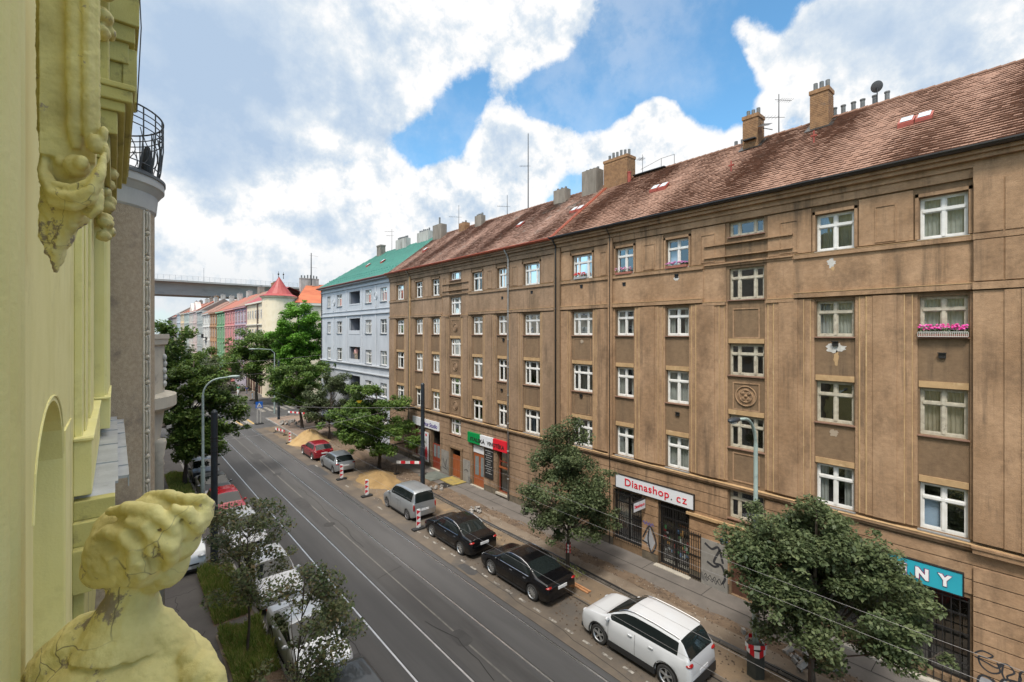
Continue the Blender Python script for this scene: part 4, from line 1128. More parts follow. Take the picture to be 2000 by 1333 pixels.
for i, (yc, w) in enumerate(bcols):
    for j, (z0, z1) in enumerate(BR):
        make_window(TC, xfW, yc - w / 2, yc + w / 2, z0, z1, 3 if w > 1.5 else 2, curtain=[None, 'w', 'h', None, 'w'][(i * 2 + j) % 5], small=True, sillm=M_pot)
ro = MB()
ro.quad((XW - .45, y0, 17.2), (XW - .45, y1 + .4, 17.2), (26, 56.3, 21.72), (26, y0, 21.72))
ro.quad((26, y0, 21.72), (26, 56.3, 21.72), (31.9, y1 + .4, 17.2), (31.9, y0, 17.2)); ro.quad((XW - .45, y1 + .4, 17.2), (31.9, y1 + .4, 17.2), (26, 56.3, 21.72))
for i in range(34):
    y = y0 + .6 * i
    t_ = min(1, max(0, (y1 + .4 - y) / (y1 + .4 - 56.3)))
    ro.tube([(XW - .43, y, 17.23), (XW - .43 + (26 - XW + .43) * t_, y, 17.23 + 4.52 * t_)], .02, 4)
for i in range(30):
    for j in range(2): ro.box(XW + .3 + j * .5, XW + .42 + j * .5, y0 + .4 + i * .65, y0 + .5 + i * .65, 17.65 + j * .4, 17.85 + j * .4)
roC = ro.build('roof', M_green, TC, fix=False)
g = MB(); g.tube([(XW - .52, y0, 17.15), (XW - .52, y1 + .4, 17.15)], .09, 8); g.box(XW - .46, XW - .3, y0, y1 + .3, 17.06, 17.2); g.build('gutter', mat('dark_red_gutter', (.15, .045, .035), rough=.5), roC)
chimney(roC, 25.2, 25.8, 54.6, 55.8, 20.2, 22.5, M_render, 0, crown=True); chimney(roC, 25.5, 26.1, 48.6, 51.2, 20.8, 22.5, M_whiter, 7, .3, crown=False); chimney(roC, 25.7, 26.3, 44.0, 46.4, 21, 22.6, M_whiter, 6, .3, crown=False)
for y in (49.5, 53.5): roof_window(roC, 22.9, y, double=False)
b = MB(xfW); b.tube([(.12, 61.9, 17), (.12, 61.9, 7)], .05, 6); b.build('downpipe', M_iron, TC)

# ------------------------------------------------------------------ corner house with red turret
M_creamw = mat('cream_plaster', (.66, .56, .40), (.74, .65, .50), scale=.8, rough=.9, c3=(.55, .46, .33), s3=.4)
M_orange = mat('orange_tiles', (.33, .085, .04), (.44, .135, .06), scale=1.2, detail=7, rough=.85, c3=(.32, .08, .045), s3=.7, stretch=(.3, .3, 1.6))
M_redroof = mat('red_sheet_roof', (.25, .025, .025), (.30, .045, .04), scale=2, rough=.5)
M_dkwin = mat('dark_window', (.03, .035, .04), rough=.15)
def simple_windows(parent, xf, cols_, rows_, w, fm, name='window', surround=None):
    for a in cols_:
        for z0, z1 in rows_:
            b = MB(xf); b.box(.01, .035, a - w / 2, a + w / 2, z0, z1)
            o = b.build(name, M_dkwin, parent)
            t = .09
            b = MB(xf); b.box(.035, .06, a - w / 2, a - w / 2 + t, z0, z1); b.box(.035, .06, a + w / 2 - t, a + w / 2, z0, z1); b.box(.035, .06, a - .04, a + .04, z0, z1)
            b.box(.035, .055, a - w / 2, a + w / 2, z0, z0 + t); b.box(.035, .055, a - w / 2, a + w / 2, z1 - t, z1); b.box(.035, .055, a - w / 2, a + w / 2, z0 + (z1 - z0) * .68, z0 + (z1 - z0) * .68 + .08)
            b.build('frame', fm, o)
            if surround:
                b = MB(xf); s_ = .22
                b.box(0, .08, a - w / 2 - s_, a - w / 2, z0 - .1, z1 + .1); b.box(0, .08, a + w / 2, a + w / 2 + s_, z0 - .1, z1 + .1)
                b.box(0, .16, a - w / 2 - s_ - .1, a + w / 2 + s_ + .1, z1 + .1, z1 + .35); b.box(0, .14, a - w / 2 - s_, a + w / 2 + s_, z0 - .25, z0 - .1)
                b.build('surround', surround, o)
TD = thing('corner_house', 'cream corner house with a red conical turret roof and an orange tiled wing', 'building', (XW, 92, 0))
b = MB(); b.box(XW, 33, 93, 107.3, 0, 17.3); b.box(22.3, 70, 89.0, 101, 0, 16.9)
b.box(20.3, 70.1, 88.9, 93, 3.9, 4.2) if False else None
b.build('wall', M_creamw, TD)
b = MB(); b.lathe(22.6, 91.4, [(2.75, 0), (2.75, 17.6), (2.95, 17.7), (3.1, 18.0)], 28); b.build('turret_wall', M_creamw, TD)
b = MB(); b.lathe(22.6, 91.4, [(3.25, 18.0), (2.2, 18.45), (1.3, 19.6), (.6, 20.7), (.05, 21.6)], 16); tr_ = b.build('turret_roof', M_redroof, TD)
b = MB(); b.tube([(22.5, 91.4, 21.4), (22.5, 91.4, 22.6)], [.06, .03], 6); b.ell((22.5, 91.4, 22.1), (.16, .16, .18), 5); b.tube([(23.1, 90.5, 21.2), (23.1, 90.5, 22.4)], [.06, .03], 6); b.ell((23.1, 90.5, 22.0), (.14, .14, .16), 5); b.build('finial', M_iron, tr_)
b = MB(); b.quad((24.5, 88.7, 16.95), (70.5, 88.7, 16.95), (70.5, 95, 21.0), (28.5, 95, 21.0)); b.quad((28.5, 95, 21), (70.5, 95, 21), (70.5, 101.3, 16.9), (28.5, 101.3, 16.9)); b.quad((24.5, 88.7, 16.95), (28.5, 95, 21), (28.5, 101.3, 16.9), (24.5, 95, 16.95))
roD = b.build('roof', M_orange, TD, fix=False)
b = MB(); b.quad((XW - .4, 93.2, 17.3), (XW - .4, 107.3, 17.3), (26.5, 107.3, 21.2), (25.2, 94.5, 20.2)); b.quad((26.5, 107.3, 21.2), (33.3, 107.3, 17), (33.3, 95, 17), (25.2, 94.5, 20.2)); b.build('mansard_roof', M_redroof, TD, fix=False)
chimney(roD, 27.2, 30.6, 94.5, 95.4, 19, 22.1, M_whiter, 6, .6, crown=True, along='x', pr=.14); chimney(roD, 34, 37.6, 94.5, 95.4, 19, 21.9, M_whiter, 6, .6, crown=True, along='x', pr=.14)
b = MB(); 
for x in (31.4, 38.4): b.quad((x, 90.55, 18.3), (x + 1.3, 90.55, 18.3), (x + 1.3, 91.6, 19.0), (x, 91.6, 19.0))
b.each('skylight', mat('skylight_glass', (.42, .45, .48)), TD, fix=False)
xfD = facade_xf(88.99, '-Y')
simple_windows(TD, xfD, [26.5, 30, 33.5, 37.5, 41, 45], [(13.2, 15.6), (8.8, 11.2), (5.0, 7.3)], 1.2, M_white)
simple_windows(TD, xfW, [95, 97.2, 99.5, 102.0, 104.2, 106.2], [(14.2, 15.8), (10.2, 12.2), (5.8, 7.8)], .9, M_white)
b = MB(xfW); b.box(0, .25, 93, 107.3, 12.9, 13.15); b.box(0, .4, 93, 107.3, 17.0, 17.3); b.box(0, .15, 93, 107.3, 4.3, 4.6); b.box(.0, .6, 98.5, 100.5, 9.8, 10.9)
b.build('trim', mat('pale_trim', (.62, .58, .50), rough=.9), TD)
b = MB(xfD); b.box(0, .4, 25.4, 70, 16.5, 16.9); b.build('trim', MATS['pale_trim'], TD)
b = MB(); b.tube([(XW - .2, 97.3, 17.2), (XW - .2, 97.3, .3)], .12, 6); b.build('downpipe', mat('dark_brown_pipe', (.09, .06, .05), rough=.6), TD)
b = MB(xfW)
for y in (93.6, 95.8, 98, 100.2, 102.4, 104.6): b.box(.02, .05, y, y + 1.5, .2, 3.6)
b.each('shopfront', mat('shopfront_dark', (.12, .06, .045), rough=.5), TD)

# ------------------------------------------------------------------ the row of coloured houses
M_rf = [mat('dull_brown_roof', (.19, .10, .075), (.26, .14, .10), scale=1.1, rough=.9), mat('rust_roof', (.32, .11, .075), (.26, .09, .06), scale=1.2, rough=.9), mat('dark_slate_roof', (.13, .11, .10), (.18, .14, .12), scale=1.1, rough=.9)]
row = [(107.35, 120, 17.0, (.42, .36, .46), (.50, .22, .26), 'lilac house with rose window surrounds, next to the cream corner house', 0, 'a'),
       (120.05, 132.5, 17.0, (.68, .16, .16), (.75, .30, .28), 'coral red house between the lilac and the green house', 1, 'b'),
       (132.55, 144.2, 16.9, (.10, .34, .13), (.30, .55, .30), 'leaf green house in the row of coloured facades', 1, 'c'),
       (144.25, 156, 17.0, (.52, .25, .07), (.38, .19, .07), 'ochre orange house beside the leaf green one', 0, 'd'),
       (156.05, 170.4, 17.1, (.70, .70, .64), (.6, .6, .56), 'white house with a dark iron balcony beside the ochre one', 0, 'e'),
       (170.5, 183.1, 18.3, (.34, .40, .38), (.45, .5, .48), 'grey green house further along the coloured row', 2, 'f'),
       (183.2, 194.2, 18.7, (.58, .42, .38), (.68, .55, .5), 'pinkish beige house further along the coloured row', 1, 'g'),
       (194.3, 204.8, 18.7, (.62, .52, .44), (.6, .6, .56), 'pale sand coloured house with a gabled top', 0, 'h'),
       (204.9, 220.5, 18.9, (.42, .50, .44), (.55, .6, .55), 'pale sage green house before the yellow one', 1, 'i'),
       (220.6, 234, 19.1, (.75, .52, .24), (.7, .6, .45), 'warm yellow house near the viaduct', 0, 'j'),
       (234.1, 249, 19.5, (.42, .50, .60), (.55, .6, .66), 'pale sky blue house close to the viaduct', 2, 'k'),
       (249.1, 292, 18.6, (.40, .26, .24), (.5, .4, .38), 'long brownish pink house beyond the viaduct', 1, 'l')]
for (a, c, ze, cw, ct, lab, ri, kk) in row:
    H_ = thing('town_house', lab, 'building', (XW, (a + c) / 2, 0), group='coloured houses along the far street')
    g_ = sum(cw) / 3; cw = tuple(g_ * .3 + q * .62 for q in cw)
    mw = mat('plaster_' + kk, cw, tuple(min(1, q * 1.15) for q in cw), scale=.5, rough=.9, c3=tuple(q * .8 for q in cw), s3=.4)
    gt = sum(ct) / 3; ct = tuple(gt * .3 + q * .62 for q in ct)
    mt = mat('trim_' + kk, ct, rough=.9)
    b = MB(); b.box(XW, 32, a, c, 0, ze); b.build('wall', mw, H_)
    b = MB(xfW); b.box(0, .45, a, c, ze - .35, ze); b.box(0, .2, a, c, ze - 4.0, ze - 3.8); b.box(0, .2, a, c, 4.3, 4.6); b.box(.0, .1, a, a + .3, 0, ze - .35); b.build('cornice', mt, H_)
    n = max(3, int((c - a) / 3.1)); cs = [a + (c - a) * (i + .5) / n for i in range(n)]
    fl = [(ze - 3.0, ze - 1.2), (ze - 6.6, ze - 4.5), (ze - 10.2, ze - 8.1), (ze - 13.2, ze - 11.3)]
    if a < 200: simple_windows(H_, xfW, cs, fl, 1.15, mt if kk in 'bc' else M_white, surround=mt)
    else:
        for z0, z1 in fl:
            for y in cs: b = MB(xfW); b.box(.01, .04, y - .6, y + .6, z0, z1); b.build('window', M_dkwin, H_)
    zr = ze + 3.9
    b = MB(); b.quad((XW - .5, a, ze), (XW - .5, c, ze), (26.2, c, zr), (26.2, a, zr)); b.quad((26.2, a, zr), (26.2, c, zr), (32.5, c, ze), (32.5, a, ze)); b.add([(XW - .5, a, ze), (26.2, a, zr), (32.5, a, ze)], [(0, 1, 2)])
    r_ = b.build('roof', M_rf[ri], H_, fix=False)
    random.seed(int(a)); chimney(r_, 25.6, 26.6, a + .3, a + 2.6, ze + 2.8, zr + 1.3, random.choice([M_brick, M_whiter, M_render]), 4, .35, pr=.12)
    if random.random() < .6: chimney(r_, 24.8, 25.6, c - 4.5, c - 2.6, ze + 2, zr + .9, M_whiter, 3, .3, pr=.12)
    if kk in 'eh':
        b = MB(xfW); ym = (a + c) / 2; b.box(0, 1.0, ym - 2.2, ym + 2.2, ze - 7.2, ze - 7.0)
        for i in range(12): b.box(.95, 1.0, ym - 2.2 + i * .4, ym - 2.15 + i * .4, ze - 7, ze - 6.1)
        b.box(.95, 1.0, ym - 2.2, ym + 2.2, ze - 6.1, ze - 6.0); b.build('balcony', M_iron, H_)
    if kk in 'hg':
        b = MB(xfW); b.add([(.05, a + 1, ze), (.05, c - 1, ze), (.05, (a + c) / 2, ze + 3.2), (-1.5, a + 1, ze), (-1.5, c - 1, ze), (-1.5, (a + c) / 2, ze + 3.2)], [(0, 1, 2), (3, 5, 4), (0, 2, 5, 3), (1, 4, 5, 2)]); b.build('gable', mw, H_, fix=False)

# ------------------------------------------------------------------ viaduct
M_vc = mat('viaduct_concrete', (.30, .295, .28), (.36, .355, .34), scale=.15, detail=8, rough=.9, stretch=(1, 1, 4), c3=(.24, .235, .225), s3=.2)
V_ = thing('viaduct', 'tall concrete road viaduct crossing above the far end of the street', 'bridge', (30, 270, 0))
b = MB(); b.box(-260, 300, 262, 288, 34.9, 35.7); b.add([(-260, 266, 34.9), (-260, 284, 34.9), (-260, 282.5, 29.2), (-260, 267.5, 29.2), (300, 266, 34.9), (300, 284, 34.9), (300, 282.5, 29.2), (300, 267.5, 29.2)],
      [(0, 1, 2, 3), (4, 7, 6, 5), (3, 2, 6, 7), (0, 3, 7, 4), (1, 5, 6, 2)])
b.build('deck', M_vc, V_)
for x in (-60, 70, 180):
    b = MB(); b.box(x, x + 5, 268.5, 271.5, 0, 29.2); b.box(x, x + 5, 278.5, 281.5, 0, 29.2); b.each('pier', M_vc, V_)
b = MB()
for x in np.arange(-100, 130, 2.2): b.box(x, x + .09, 262.2, 262.3, 35.7, 37.9)
for z in (36.3, 36.9, 37.5, 37.9): b.box(-100, 130, 262.22, 262.28, z, z + .05)
b.build('parapet_fence', mat('galvanised', (.35, .36, .37), rough=.5, metal=.3), V_)
for x, lab in ((32, 'left of the two slim lamp masts on the viaduct'), (62, 'right of the two slim lamp masts on the viaduct')):
    b = MB(); b.tube([(x, 262.6, 35.6), (x, 262.6, 42)], .1, 6); b.tube([(x, 262.6, 42), (x, 264, 42.2)], .06, 6); tag(b.build('lamp_mast', MATS['galvanised']), lab, 'lamp mast', 'lamp masts on the viaduct')


# ------------------------------------------------------------------ yellow house on the camera's side
M_yel = mat('yellow_plaster', (.78, .71, .30), (.84, .77, .36), scale=2.0, detail=8, rough=.85, bump=.002, bscale=60, streak=.18, c3=(.68, .61, .26), s3=1.3, t3=.56)
M_yelw = mat('worn_yellow_plaster', (.48, .41, .16), (.78, .69, .30), scale=4, detail=9, rough=.85, bump=.002, bscale=90, c3=(.33, .27, .20), s3=6.0, t3=.60, soft3=.03, cracks=6)
M_mould = mat('olive_plaster', (.47, .42, .15), (.55, .50, .19), scale=2.5, detail=8, rough=.9, bump=.003, bscale=60, c3=(.22, .19, .09), s3=2)  # darker olive tone than the wall, for the cornices and hood
M_lead = mat('grey_flashing', (.40, .41, .42), (.50, .51, .52), scale=4, detail=8, rough=.5, metal=.2, bump=.003, bscale=20, c3=(.25, .24, .22), s3=5, t3=.6)
TY = thing('house', 'yellow stucco house front with arched niche, mouldings and cornices at the very left', 'building', (-.6, 5, 0))
XY = -.30
b = MB()
# wall with an arched niche, built as strips
def arch_z(y):
    c, h = 4.03, .84
    t = (y - c) / h
    return 10.55 + .52 * math.sqrt(max(0, 1 - t * t))
ys = [3.19 + 1.68 * i / 20 for i in range(21)]
b.quad((XY, -3.5, 0), (XY, ys[0], 0), (XY, ys[0], 24), (XY, -3.5, 24)); b.quad((XY, ys[-1], 0), (XY, 11.3, 0), (XY, 11.3, 24), (XY, ys[-1], 24))
b.quad((XY, ys[0], 0), (XY, ys[-1], 0), (XY, ys[-1], 8.0), (XY, ys[0], 8.0))
for a, c in zip(ys, ys[1:]):
    b.quad((XY, a, arch_z(a)), (XY, c, arch_z(c)), (XY, c, 24), (XY, a, 24)); b.quad((XY, a, arch_z(a)), (XY, c, arch_z(c)), (XY - .35, c, arch_z(c)), (XY - .35, a, arch_z(a)))
b.quad((XY, ys[0], 8), (XY - .35, ys[0], 8), (XY - .35, ys[0], 10.55), (XY, ys[0], 10.55)); b.quad((XY, ys[-1], 8), (XY - .35, ys[-1], 8), (XY - .35, ys[-1], 10.55), (XY, ys[-1], 10.55))
b.quad((XY - .35, 3.1, 8), (XY - .35, 5, 8), (XY - .35, 5, 11.2), (XY - .35, 3.1, 11.2)); b.quad((XY, ys[0], 8), (XY, ys[-1], 8), (XY - .35, ys[-1], 8), (XY - .35, ys[0], 8))
b.quad((XY, 11.3, 0), (-9, 11.3, 0), (-9, 11.3, 24), (XY, 11.3, 24)); b.quad((-9, -3.5, 0), (-9, 11.3, 0), (-9, 11.3, 24), (-9, -3.5, 24)); b.quad((XY, -3.5, 24), (XY, 11.3, 24), (-9, 11.3, 24), (-9, -3.5, 24))
b.build('wall', M_yel, TY, fix=False)
# bundle of rounded pilaster mouldings close to the eye
b = MB()
for y, x, r in ((1.02, -.20, .05), (1.16, -.21, .06), (1.32, -.20, .045), (1.45, -.225, .07), (1.62, -.215, .05)):
    b.tube([(x, y, 4), (x, y, 22)], r, 20)
b.box(XY - .01, -.225, .9, 1.68, 4, 22)
b.build('pilaster_moulding', M_yel, TY, smooth=True, fix=False)
b = MB()       # niche rim
pts = [(XY, ys[-1] + .03, 8.0)] + [(XY, y + (.03 if y > 4.03 else -.03), arch_z(y) + .03) for y in ys[::-1]]
b.tube(pts, .008, 6); b.box(XY, XY + .012, 4.9, 5.6, 8.0, 10.75)
b.build('niche_moulding', M_yel, TY)
# flat pilasters and plinth blocks farther along
b = MB()
b.box(XY, -.24, 6.1, 9.3, 10.47, 16); b.box(-.24, -.225, 6.4, 6.9, 10.5, 16); b.box(-.24, -.215, 7.3, 8.2, 10.5, 16)
b.box(XY, -.17, 6.0, 9.2, 9.95, 10.47); b.box(XY, -.155, 5.97, 9.2, 10.47, 10.50)
b.box(XY, -.12, 9.35, 11.25, 10.5, 14.4)
for y, o in ((9.6, -.10), (10.1, -.095), (10.7, -.085)): b.tube([(o - .03, y, 10.5), (o - .03, y, 15)], .05, 10)
b.box(XY, -.06, 9.3, 11.28, 10.05, 10.5); b.box(XY, -.05, 9.25, 11.29, 10.5, 10.53)
b.build('pilaster', M_yel, TY, bevel=.008)
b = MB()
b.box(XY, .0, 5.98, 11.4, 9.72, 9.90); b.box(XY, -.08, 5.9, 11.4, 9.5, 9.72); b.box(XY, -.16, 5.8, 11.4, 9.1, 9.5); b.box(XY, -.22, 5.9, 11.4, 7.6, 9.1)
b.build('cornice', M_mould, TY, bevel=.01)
b = MB()       # sheet metal over the cornice
b.box(XY, .025, 6.45, 11.4, 9.905, 9.93); b.box(.025, .115, 6.9, 11.4, 9.84, 9.87); b.box(.112, .122, 6.9, 11.4, 9.74, 9.872)
vs = []
for i in range(9):
    q = math.pi * .5 * i / 8
    vs += [(XY, 5.95 - .12 * math.sin(q) + .25, 9.94 - .10 * (1 - math.cos(q))), (-.0, 5.95 - .12 * math.sin(q) + .25, 9.93 - .10 * (1 - math.cos(q)))]
b.add([(XY, 6.48, 9.95), (0, 6.48, 9.94)] + vs, [(2 * i, 2 * i + 2, 2 * i + 3, 2 * i + 1) for i in range(9)])
for y in (7.4, 8.6, 9.8, 10.9): b.box(XY, .03, y, y + .03, 9.93, 9.945); b.box(.03, .12, y, y + .03, 9.87, 9.885)
b.build('cornice_flashing', M_lead, TY, fix=False)
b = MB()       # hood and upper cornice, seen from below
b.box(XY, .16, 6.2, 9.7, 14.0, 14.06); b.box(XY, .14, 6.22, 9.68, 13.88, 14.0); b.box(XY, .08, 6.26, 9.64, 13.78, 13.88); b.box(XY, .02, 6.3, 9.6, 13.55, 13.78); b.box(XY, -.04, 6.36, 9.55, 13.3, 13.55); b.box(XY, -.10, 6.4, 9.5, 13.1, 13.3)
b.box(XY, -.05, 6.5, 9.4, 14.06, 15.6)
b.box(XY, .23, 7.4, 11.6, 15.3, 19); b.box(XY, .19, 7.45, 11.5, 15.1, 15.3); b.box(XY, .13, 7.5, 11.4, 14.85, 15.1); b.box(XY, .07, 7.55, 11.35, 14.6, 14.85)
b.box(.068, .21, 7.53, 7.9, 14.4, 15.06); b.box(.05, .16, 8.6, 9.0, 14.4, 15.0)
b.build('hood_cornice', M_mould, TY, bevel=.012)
# carved scrolls between the hoods
def organic(name, m, parent, build_fn, loc, rz, voxel, disp=.0, dscale=.1, smooth_it=4, thing_=None):
    b = MB(); build_fn(b)
    o = b.build(name, m, None, local=True, smooth=True, fix=True)
    o.location = loc; o.rotation_euler = (0, 0, rz)
    if parent is not None:
        o.parent = parent; o.location = Vector(loc) - parent.location
    r = o.modifiers.new('remesh', 'REMESH'); r.mode = 'VOXEL'; r.voxel_size = voxel; r.use_smooth_shade = True
    s_ = o.modifiers.new('smooth', 'SMOOTH'); s_.factor = .6; s_.iterations = smooth_it
    if disp:
        for k, (ds, st) in enumerate(((dscale, disp), (dscale * .3, disp * .5))):
            tx = bpy.data.textures.new('carving', 'CLOUDS'); tx.noise_scale = ds; tx.noise_depth = 4
            d = o.modifiers.new('displace', 'DISPLACE'); d.texture = tx; d.strength = st; d.mid_level = .5; d.texture_coords = 'LOCAL'
    return o
def carver(d0, loc):
    """carving point: sight line through (u, v) of the survey photograph, at distance d0 + dep, relative to loc"""
    def q(u, v, dep=0.0):
        d = d0 + dep * .78; l = (u - 1000) / FPX * d
        return (math.sin(TH) * d + math.cos(TH) * l - loc[0], math.cos(TH) * d - math.sin(TH) * l - loc[1], EYE - (v - VPY) / FPX * d - loc[2])
    return q
def carve(b):
    q = carver(2.0, (-.126, 2.741, 12.085))
    for u, r, dd in ((82, .020, .03), (98, .020, .01), (118, .026, -.012), (146, .030, -.025), (172, .022, -.018), (188, .014, .01)):
        b.tube([q(u, -90, dd), q(u, 120, dd), q(u + 1, 250, dd - .0), q(u + 3, 292, dd + .02)], [r, r, r * .95, r * .6], 14)
    b.box(-.115, .06, .0, .16, .16, 1.05)
    def cres(pts, r, n=10):
        b.tube([q(*p) for p in pts], r, n)
    # large crescent made of three nested rolls, buds above
    for k, (dv, dd, rr) in enumerate(((0, -.075, .019), (17, -.095, .020), (35, -.08, .018))):
        cres([(84 + 3 * k, 300 + dv * .3, dd + .04), (84 + 2 * k, 335 + dv * .6, dd), (105, 362 + dv, dd - .02), (145, 370 + dv, dd - .025), (178, 356 + dv, dd - .01), (198 - 2 * k, 328 + dv * .7, dd + .01), (205 - 3 * k, 298 + dv * .3, dd + .04)], [rr * .5, rr, rr * 1.1, rr * 1.1, rr, rr, rr * .4])
    b.ell(q(150, 325, -.045), (.045, .045, .048), 8); b.ell(q(158, 318, -.075), (.026, .028, .032), 7); b.ell(q(186, 282, -.02), (.028, .035, .042), 8); b.ell(q(100, 306, -.02), (.026, .03, .03), 8)
    b.ell(q(203, 262, .0), (.016, .025, .035), 7); b.ell(q(206, 300, .01), (.016, .03, .05), 7); b.ell(q(120, 318, -.03), (.022, .03, .025), 6)
    for i, (dv, dd) in enumerate(((0, -.03), (14, -.035))): cres([(160, 398 + dv, dd), (178, 408 + dv, dd - .015), (192, 395 + dv, dd - .01), (196, 372 + dv, dd), (184, 360 + dv, dd + .01)], [.010, .016, .017, .015, .008])
    # acanthus sweeping down to a crumbling tip
    for i, (u0_, du, l_) in enumerate(((86, 0, 1.), (98, 6, .98), (112, 8, 1.0), (128, 4, .9), (144, -2, .8), (160, -10, .66), (174, -20, .5))):
        pts = [(u0_, 365, -.01 - .004 * i), (u0_ + du * .4 + (4 if i < 3 else 0), 365 + 45 * l_, -.04), (u0_ + du * .9, 365 + 95 * l_, -.035), (112 + (u0_ - 112) * .25, 365 + 140 * l_, -.01), (110 + (u0_ - 110) * .12, 365 + 168 * l_, .015)]
        cres(pts, [.014, .022, .020, .014, .006])
        for k in range(3):
            f = .25 + .25 * k; uu = u0_ + (112 - u0_) * f * .7; vv = 365 + 168 * l_ * f
            b.ell(q(uu + (7 if k % 2 else -7), vv, -.05 + .01 * k), (.014, .02, .018), 5)
    b.ell(q(128, 410, .02), (.085, .075, .09), 10); b.ell(q(118, 440, .02), (.055, .065, .11), 9); b.ell(q(112, 490, .02), (.03, .04, .07), 8)
    b.ell(q(143, 340, .05), (.085, .07, .13), 9)
organic('fluted_console', M_yelw, TY, carve, (-.126, 2.741, 12.085), 0, .006, .008, .03, 2)
def garl(b):
    r_ = random.Random(6)
    for i in range(16): b.ell((r_.uniform(-.06, .07), r_.uniform(-.2, .2), -i * .085), (.07 + .03 * r_.random(), .12, .07), 6)
organic('carved_garland', M_yelw, TY, garl, (-.10, 7.8, 14.0), 0, .02, .03, .06, 2)
organic('carved_garland', M_yelw, TY, garl, (-.10, 6.4, 15.9), 0, .02, .03, .06, 2)
# bust below the eye, looking away towards the street
def bust(b):
    q = carver(1.1, (.055, 1.401, 11.002))
    s = .001215
    def e_(u, v, dep, ru, rd, rv): b.ell(q(u, v, dep), (ru * s * .8, rd, rv * s), 12)
    e_(240, 1072, .0, 74, .085, 66); e_(205, 1105, .0, 48, .06, 40); e_(228, 1040, .01, 50, .06, 46)
    e_(310, 1025, .0, 86, .085, 62); e_(365, 1012, .0, 50, .06, 46); e_(392, 1002, .0, 26, .04, 34)
    e_(278, 1075, -.01, 62, .085, 66); e_(345, 1055, .0, 52, .06, 40)
    e_(326, 1095, .03, 48, .06, 50); e_(302, 1128, .03, 34, .05, 28)
    def roll(pts, r0, k=1.12):
        n = len(pts); b.tube([q(p[0], p[1], p[2] * k) for p in pts], [r0 * (.5 + .5 * math.sin(math.pi * (i + .5) / n)) for i in range(n)], 9)
    roll([(285, 968, 0), (325, 966, -.02), (365, 976, -.03), (398, 972, -.02), (411, 985, .0), (408, 1010, .01)], .013)
    roll([(215, 1000, -.03), (250, 992, -.07), (300, 1000, -.085), (335, 1025, -.085), (348, 1058, -.06)], .017)
    roll([(185, 1055, -.04), (212, 1038, -.075), (245, 1045, -.095), (266, 1072, -.10), (262, 1110, -.095), (245, 1138, -.07)], .018)
    roll([(285, 1058, -.09), (312, 1052, -.095), (334, 1066, -.085), (336, 1092, -.06), (322, 1112, -.04)], .017)
    roll([(166, 1095, -.02), (176, 1122, -.04), (196, 1136, -.055), (225, 1134, -.07), (248, 1118, -.08)], .016)
    roll([(335, 992, -.07), (365, 1000, -.065), (385, 1022, -.045), (392, 1040, -.02)], .015)
    roll([(250, 1018, -.09), (285, 1028, -.10), (300, 1050, -.095), (296, 1085, -.095)], .015)
    roll([(200, 1075, -.07), (222, 1090, -.09), (226, 1124, -.07)], .015)
    roll([(275, 1095, -.10), (280, 1120, -.08), (265, 1140, -.06)], .016)
    # neck, shoulders, back
    b.tube([q(262, 1110, .03), q(259, 1160, .02), q(250, 1200, .01), q(242, 1260, .0)], [.050, .053, .07, .10], 18)
    b.ell(q(235, 1335, .02), (118 * s, .12, 118 * s), 14); b.ell(q(240, 1400, .0), (165 * s, .17, 160 * s), 14)
    b.tube([q(235, 1232, .01), q(175, 1252, 0), q(122, 1300, .0), q(100, 1400, 0), q(95, 1520, .02)], [.062, .066, .068, .07, .07], 16)
    b.tube([q(245, 1232, .02), q(298, 1240, .03), q(334, 1275, .04), q(346, 1350, .05), q(350, 1500, .06)], [.062, .062, .055, .055, .06], 16)
    b.ell(q(385, 1310, .02), (38 * s, .05, 34 * s), 8); b.ell(q(410, 1330, .02), (28 * s, .05, 36 * s), 8); b.ell(q(365, 1275, .03), (22 * s, .04, 18 * s), 7); b.ell(q(395, 1360, 0), (45 * s, .06, 40 * s), 8)
    b.tube([q(150, 1500, 0.02), q(240, 1600, .05), q(340, 1500, .06)], [.16, .2, .15], 16)
st_ = organic('statue', M_yelw, None, bust, (.055, 1.401, 11.002), 0, .0045, .010, .05, 2)
tag(st_, 'yellow painted stucco bust with wavy pinned up hair, seen from behind, its paint flaking', 'statue')

# ------------------------------------------------------------------ neighbour with the round bay and iron balcony
M_rough = mat('roughcast_brown', (.36, .28, .19), (.46, .37, .26), scale=16, detail=9, rough=1, bump=.012, bscale=60, c3=(.25, .20, .15), s3=1.2)
M_stucco = mat('pale_stucco', (.56, .50, .40), (.47, .42, .335), scale=2, detail=8, rough=.9, bump=.004, c3=(.36, .32, .26), s3=1.5)
M_whs = mat('pale_grey_slab', (.55, .54, .50), (.46, .45, .42), scale=1.5, rough=.9)
TE = thing('house', 'brown roughcast house with a round bay carrying an iron balcony', 'building', (-.5, 13, 0))
b = MB(); b.lathe(-.46, 12.5, [(1.1, 0), (1.1, 14.0)], 72, -95, 95); b.quad((-.46, 11.4, 0), (-9, 11.4, 0), (-9, 11.4, 19), (-.46, 11.4, 19)) if False else None
b.box(-9, -.44, 11.35, 15.6, 0, 19); b.build('wall', M_rough, TE, smooth=False)
b = MB(); b.lathe(-.46, 12.5, [(1.1, 13.96), (1.13, 14.0), (1.16, 14.3), (1.24, 14.42), (1.27, 14.45), (1.27, 14.62), (1.20, 14.63), (.0, 14.64)], 72, -110, 110); b.build('balcony_slab', M_whs, TE, smooth=False)
b = MB(); b.lathe(-.46, 12.5, [(1.275, 14.60), (1.29, 14.60), (1.29, 14.66), (0, 14.665)], 72, -110, 110); b.build('slab_flashing', M_pot, TE)
b = MB()
def bp(r, a, z): return (-.46 + r * math.cos(R(a)), 12.5 + r * math.sin(R(a)), z)
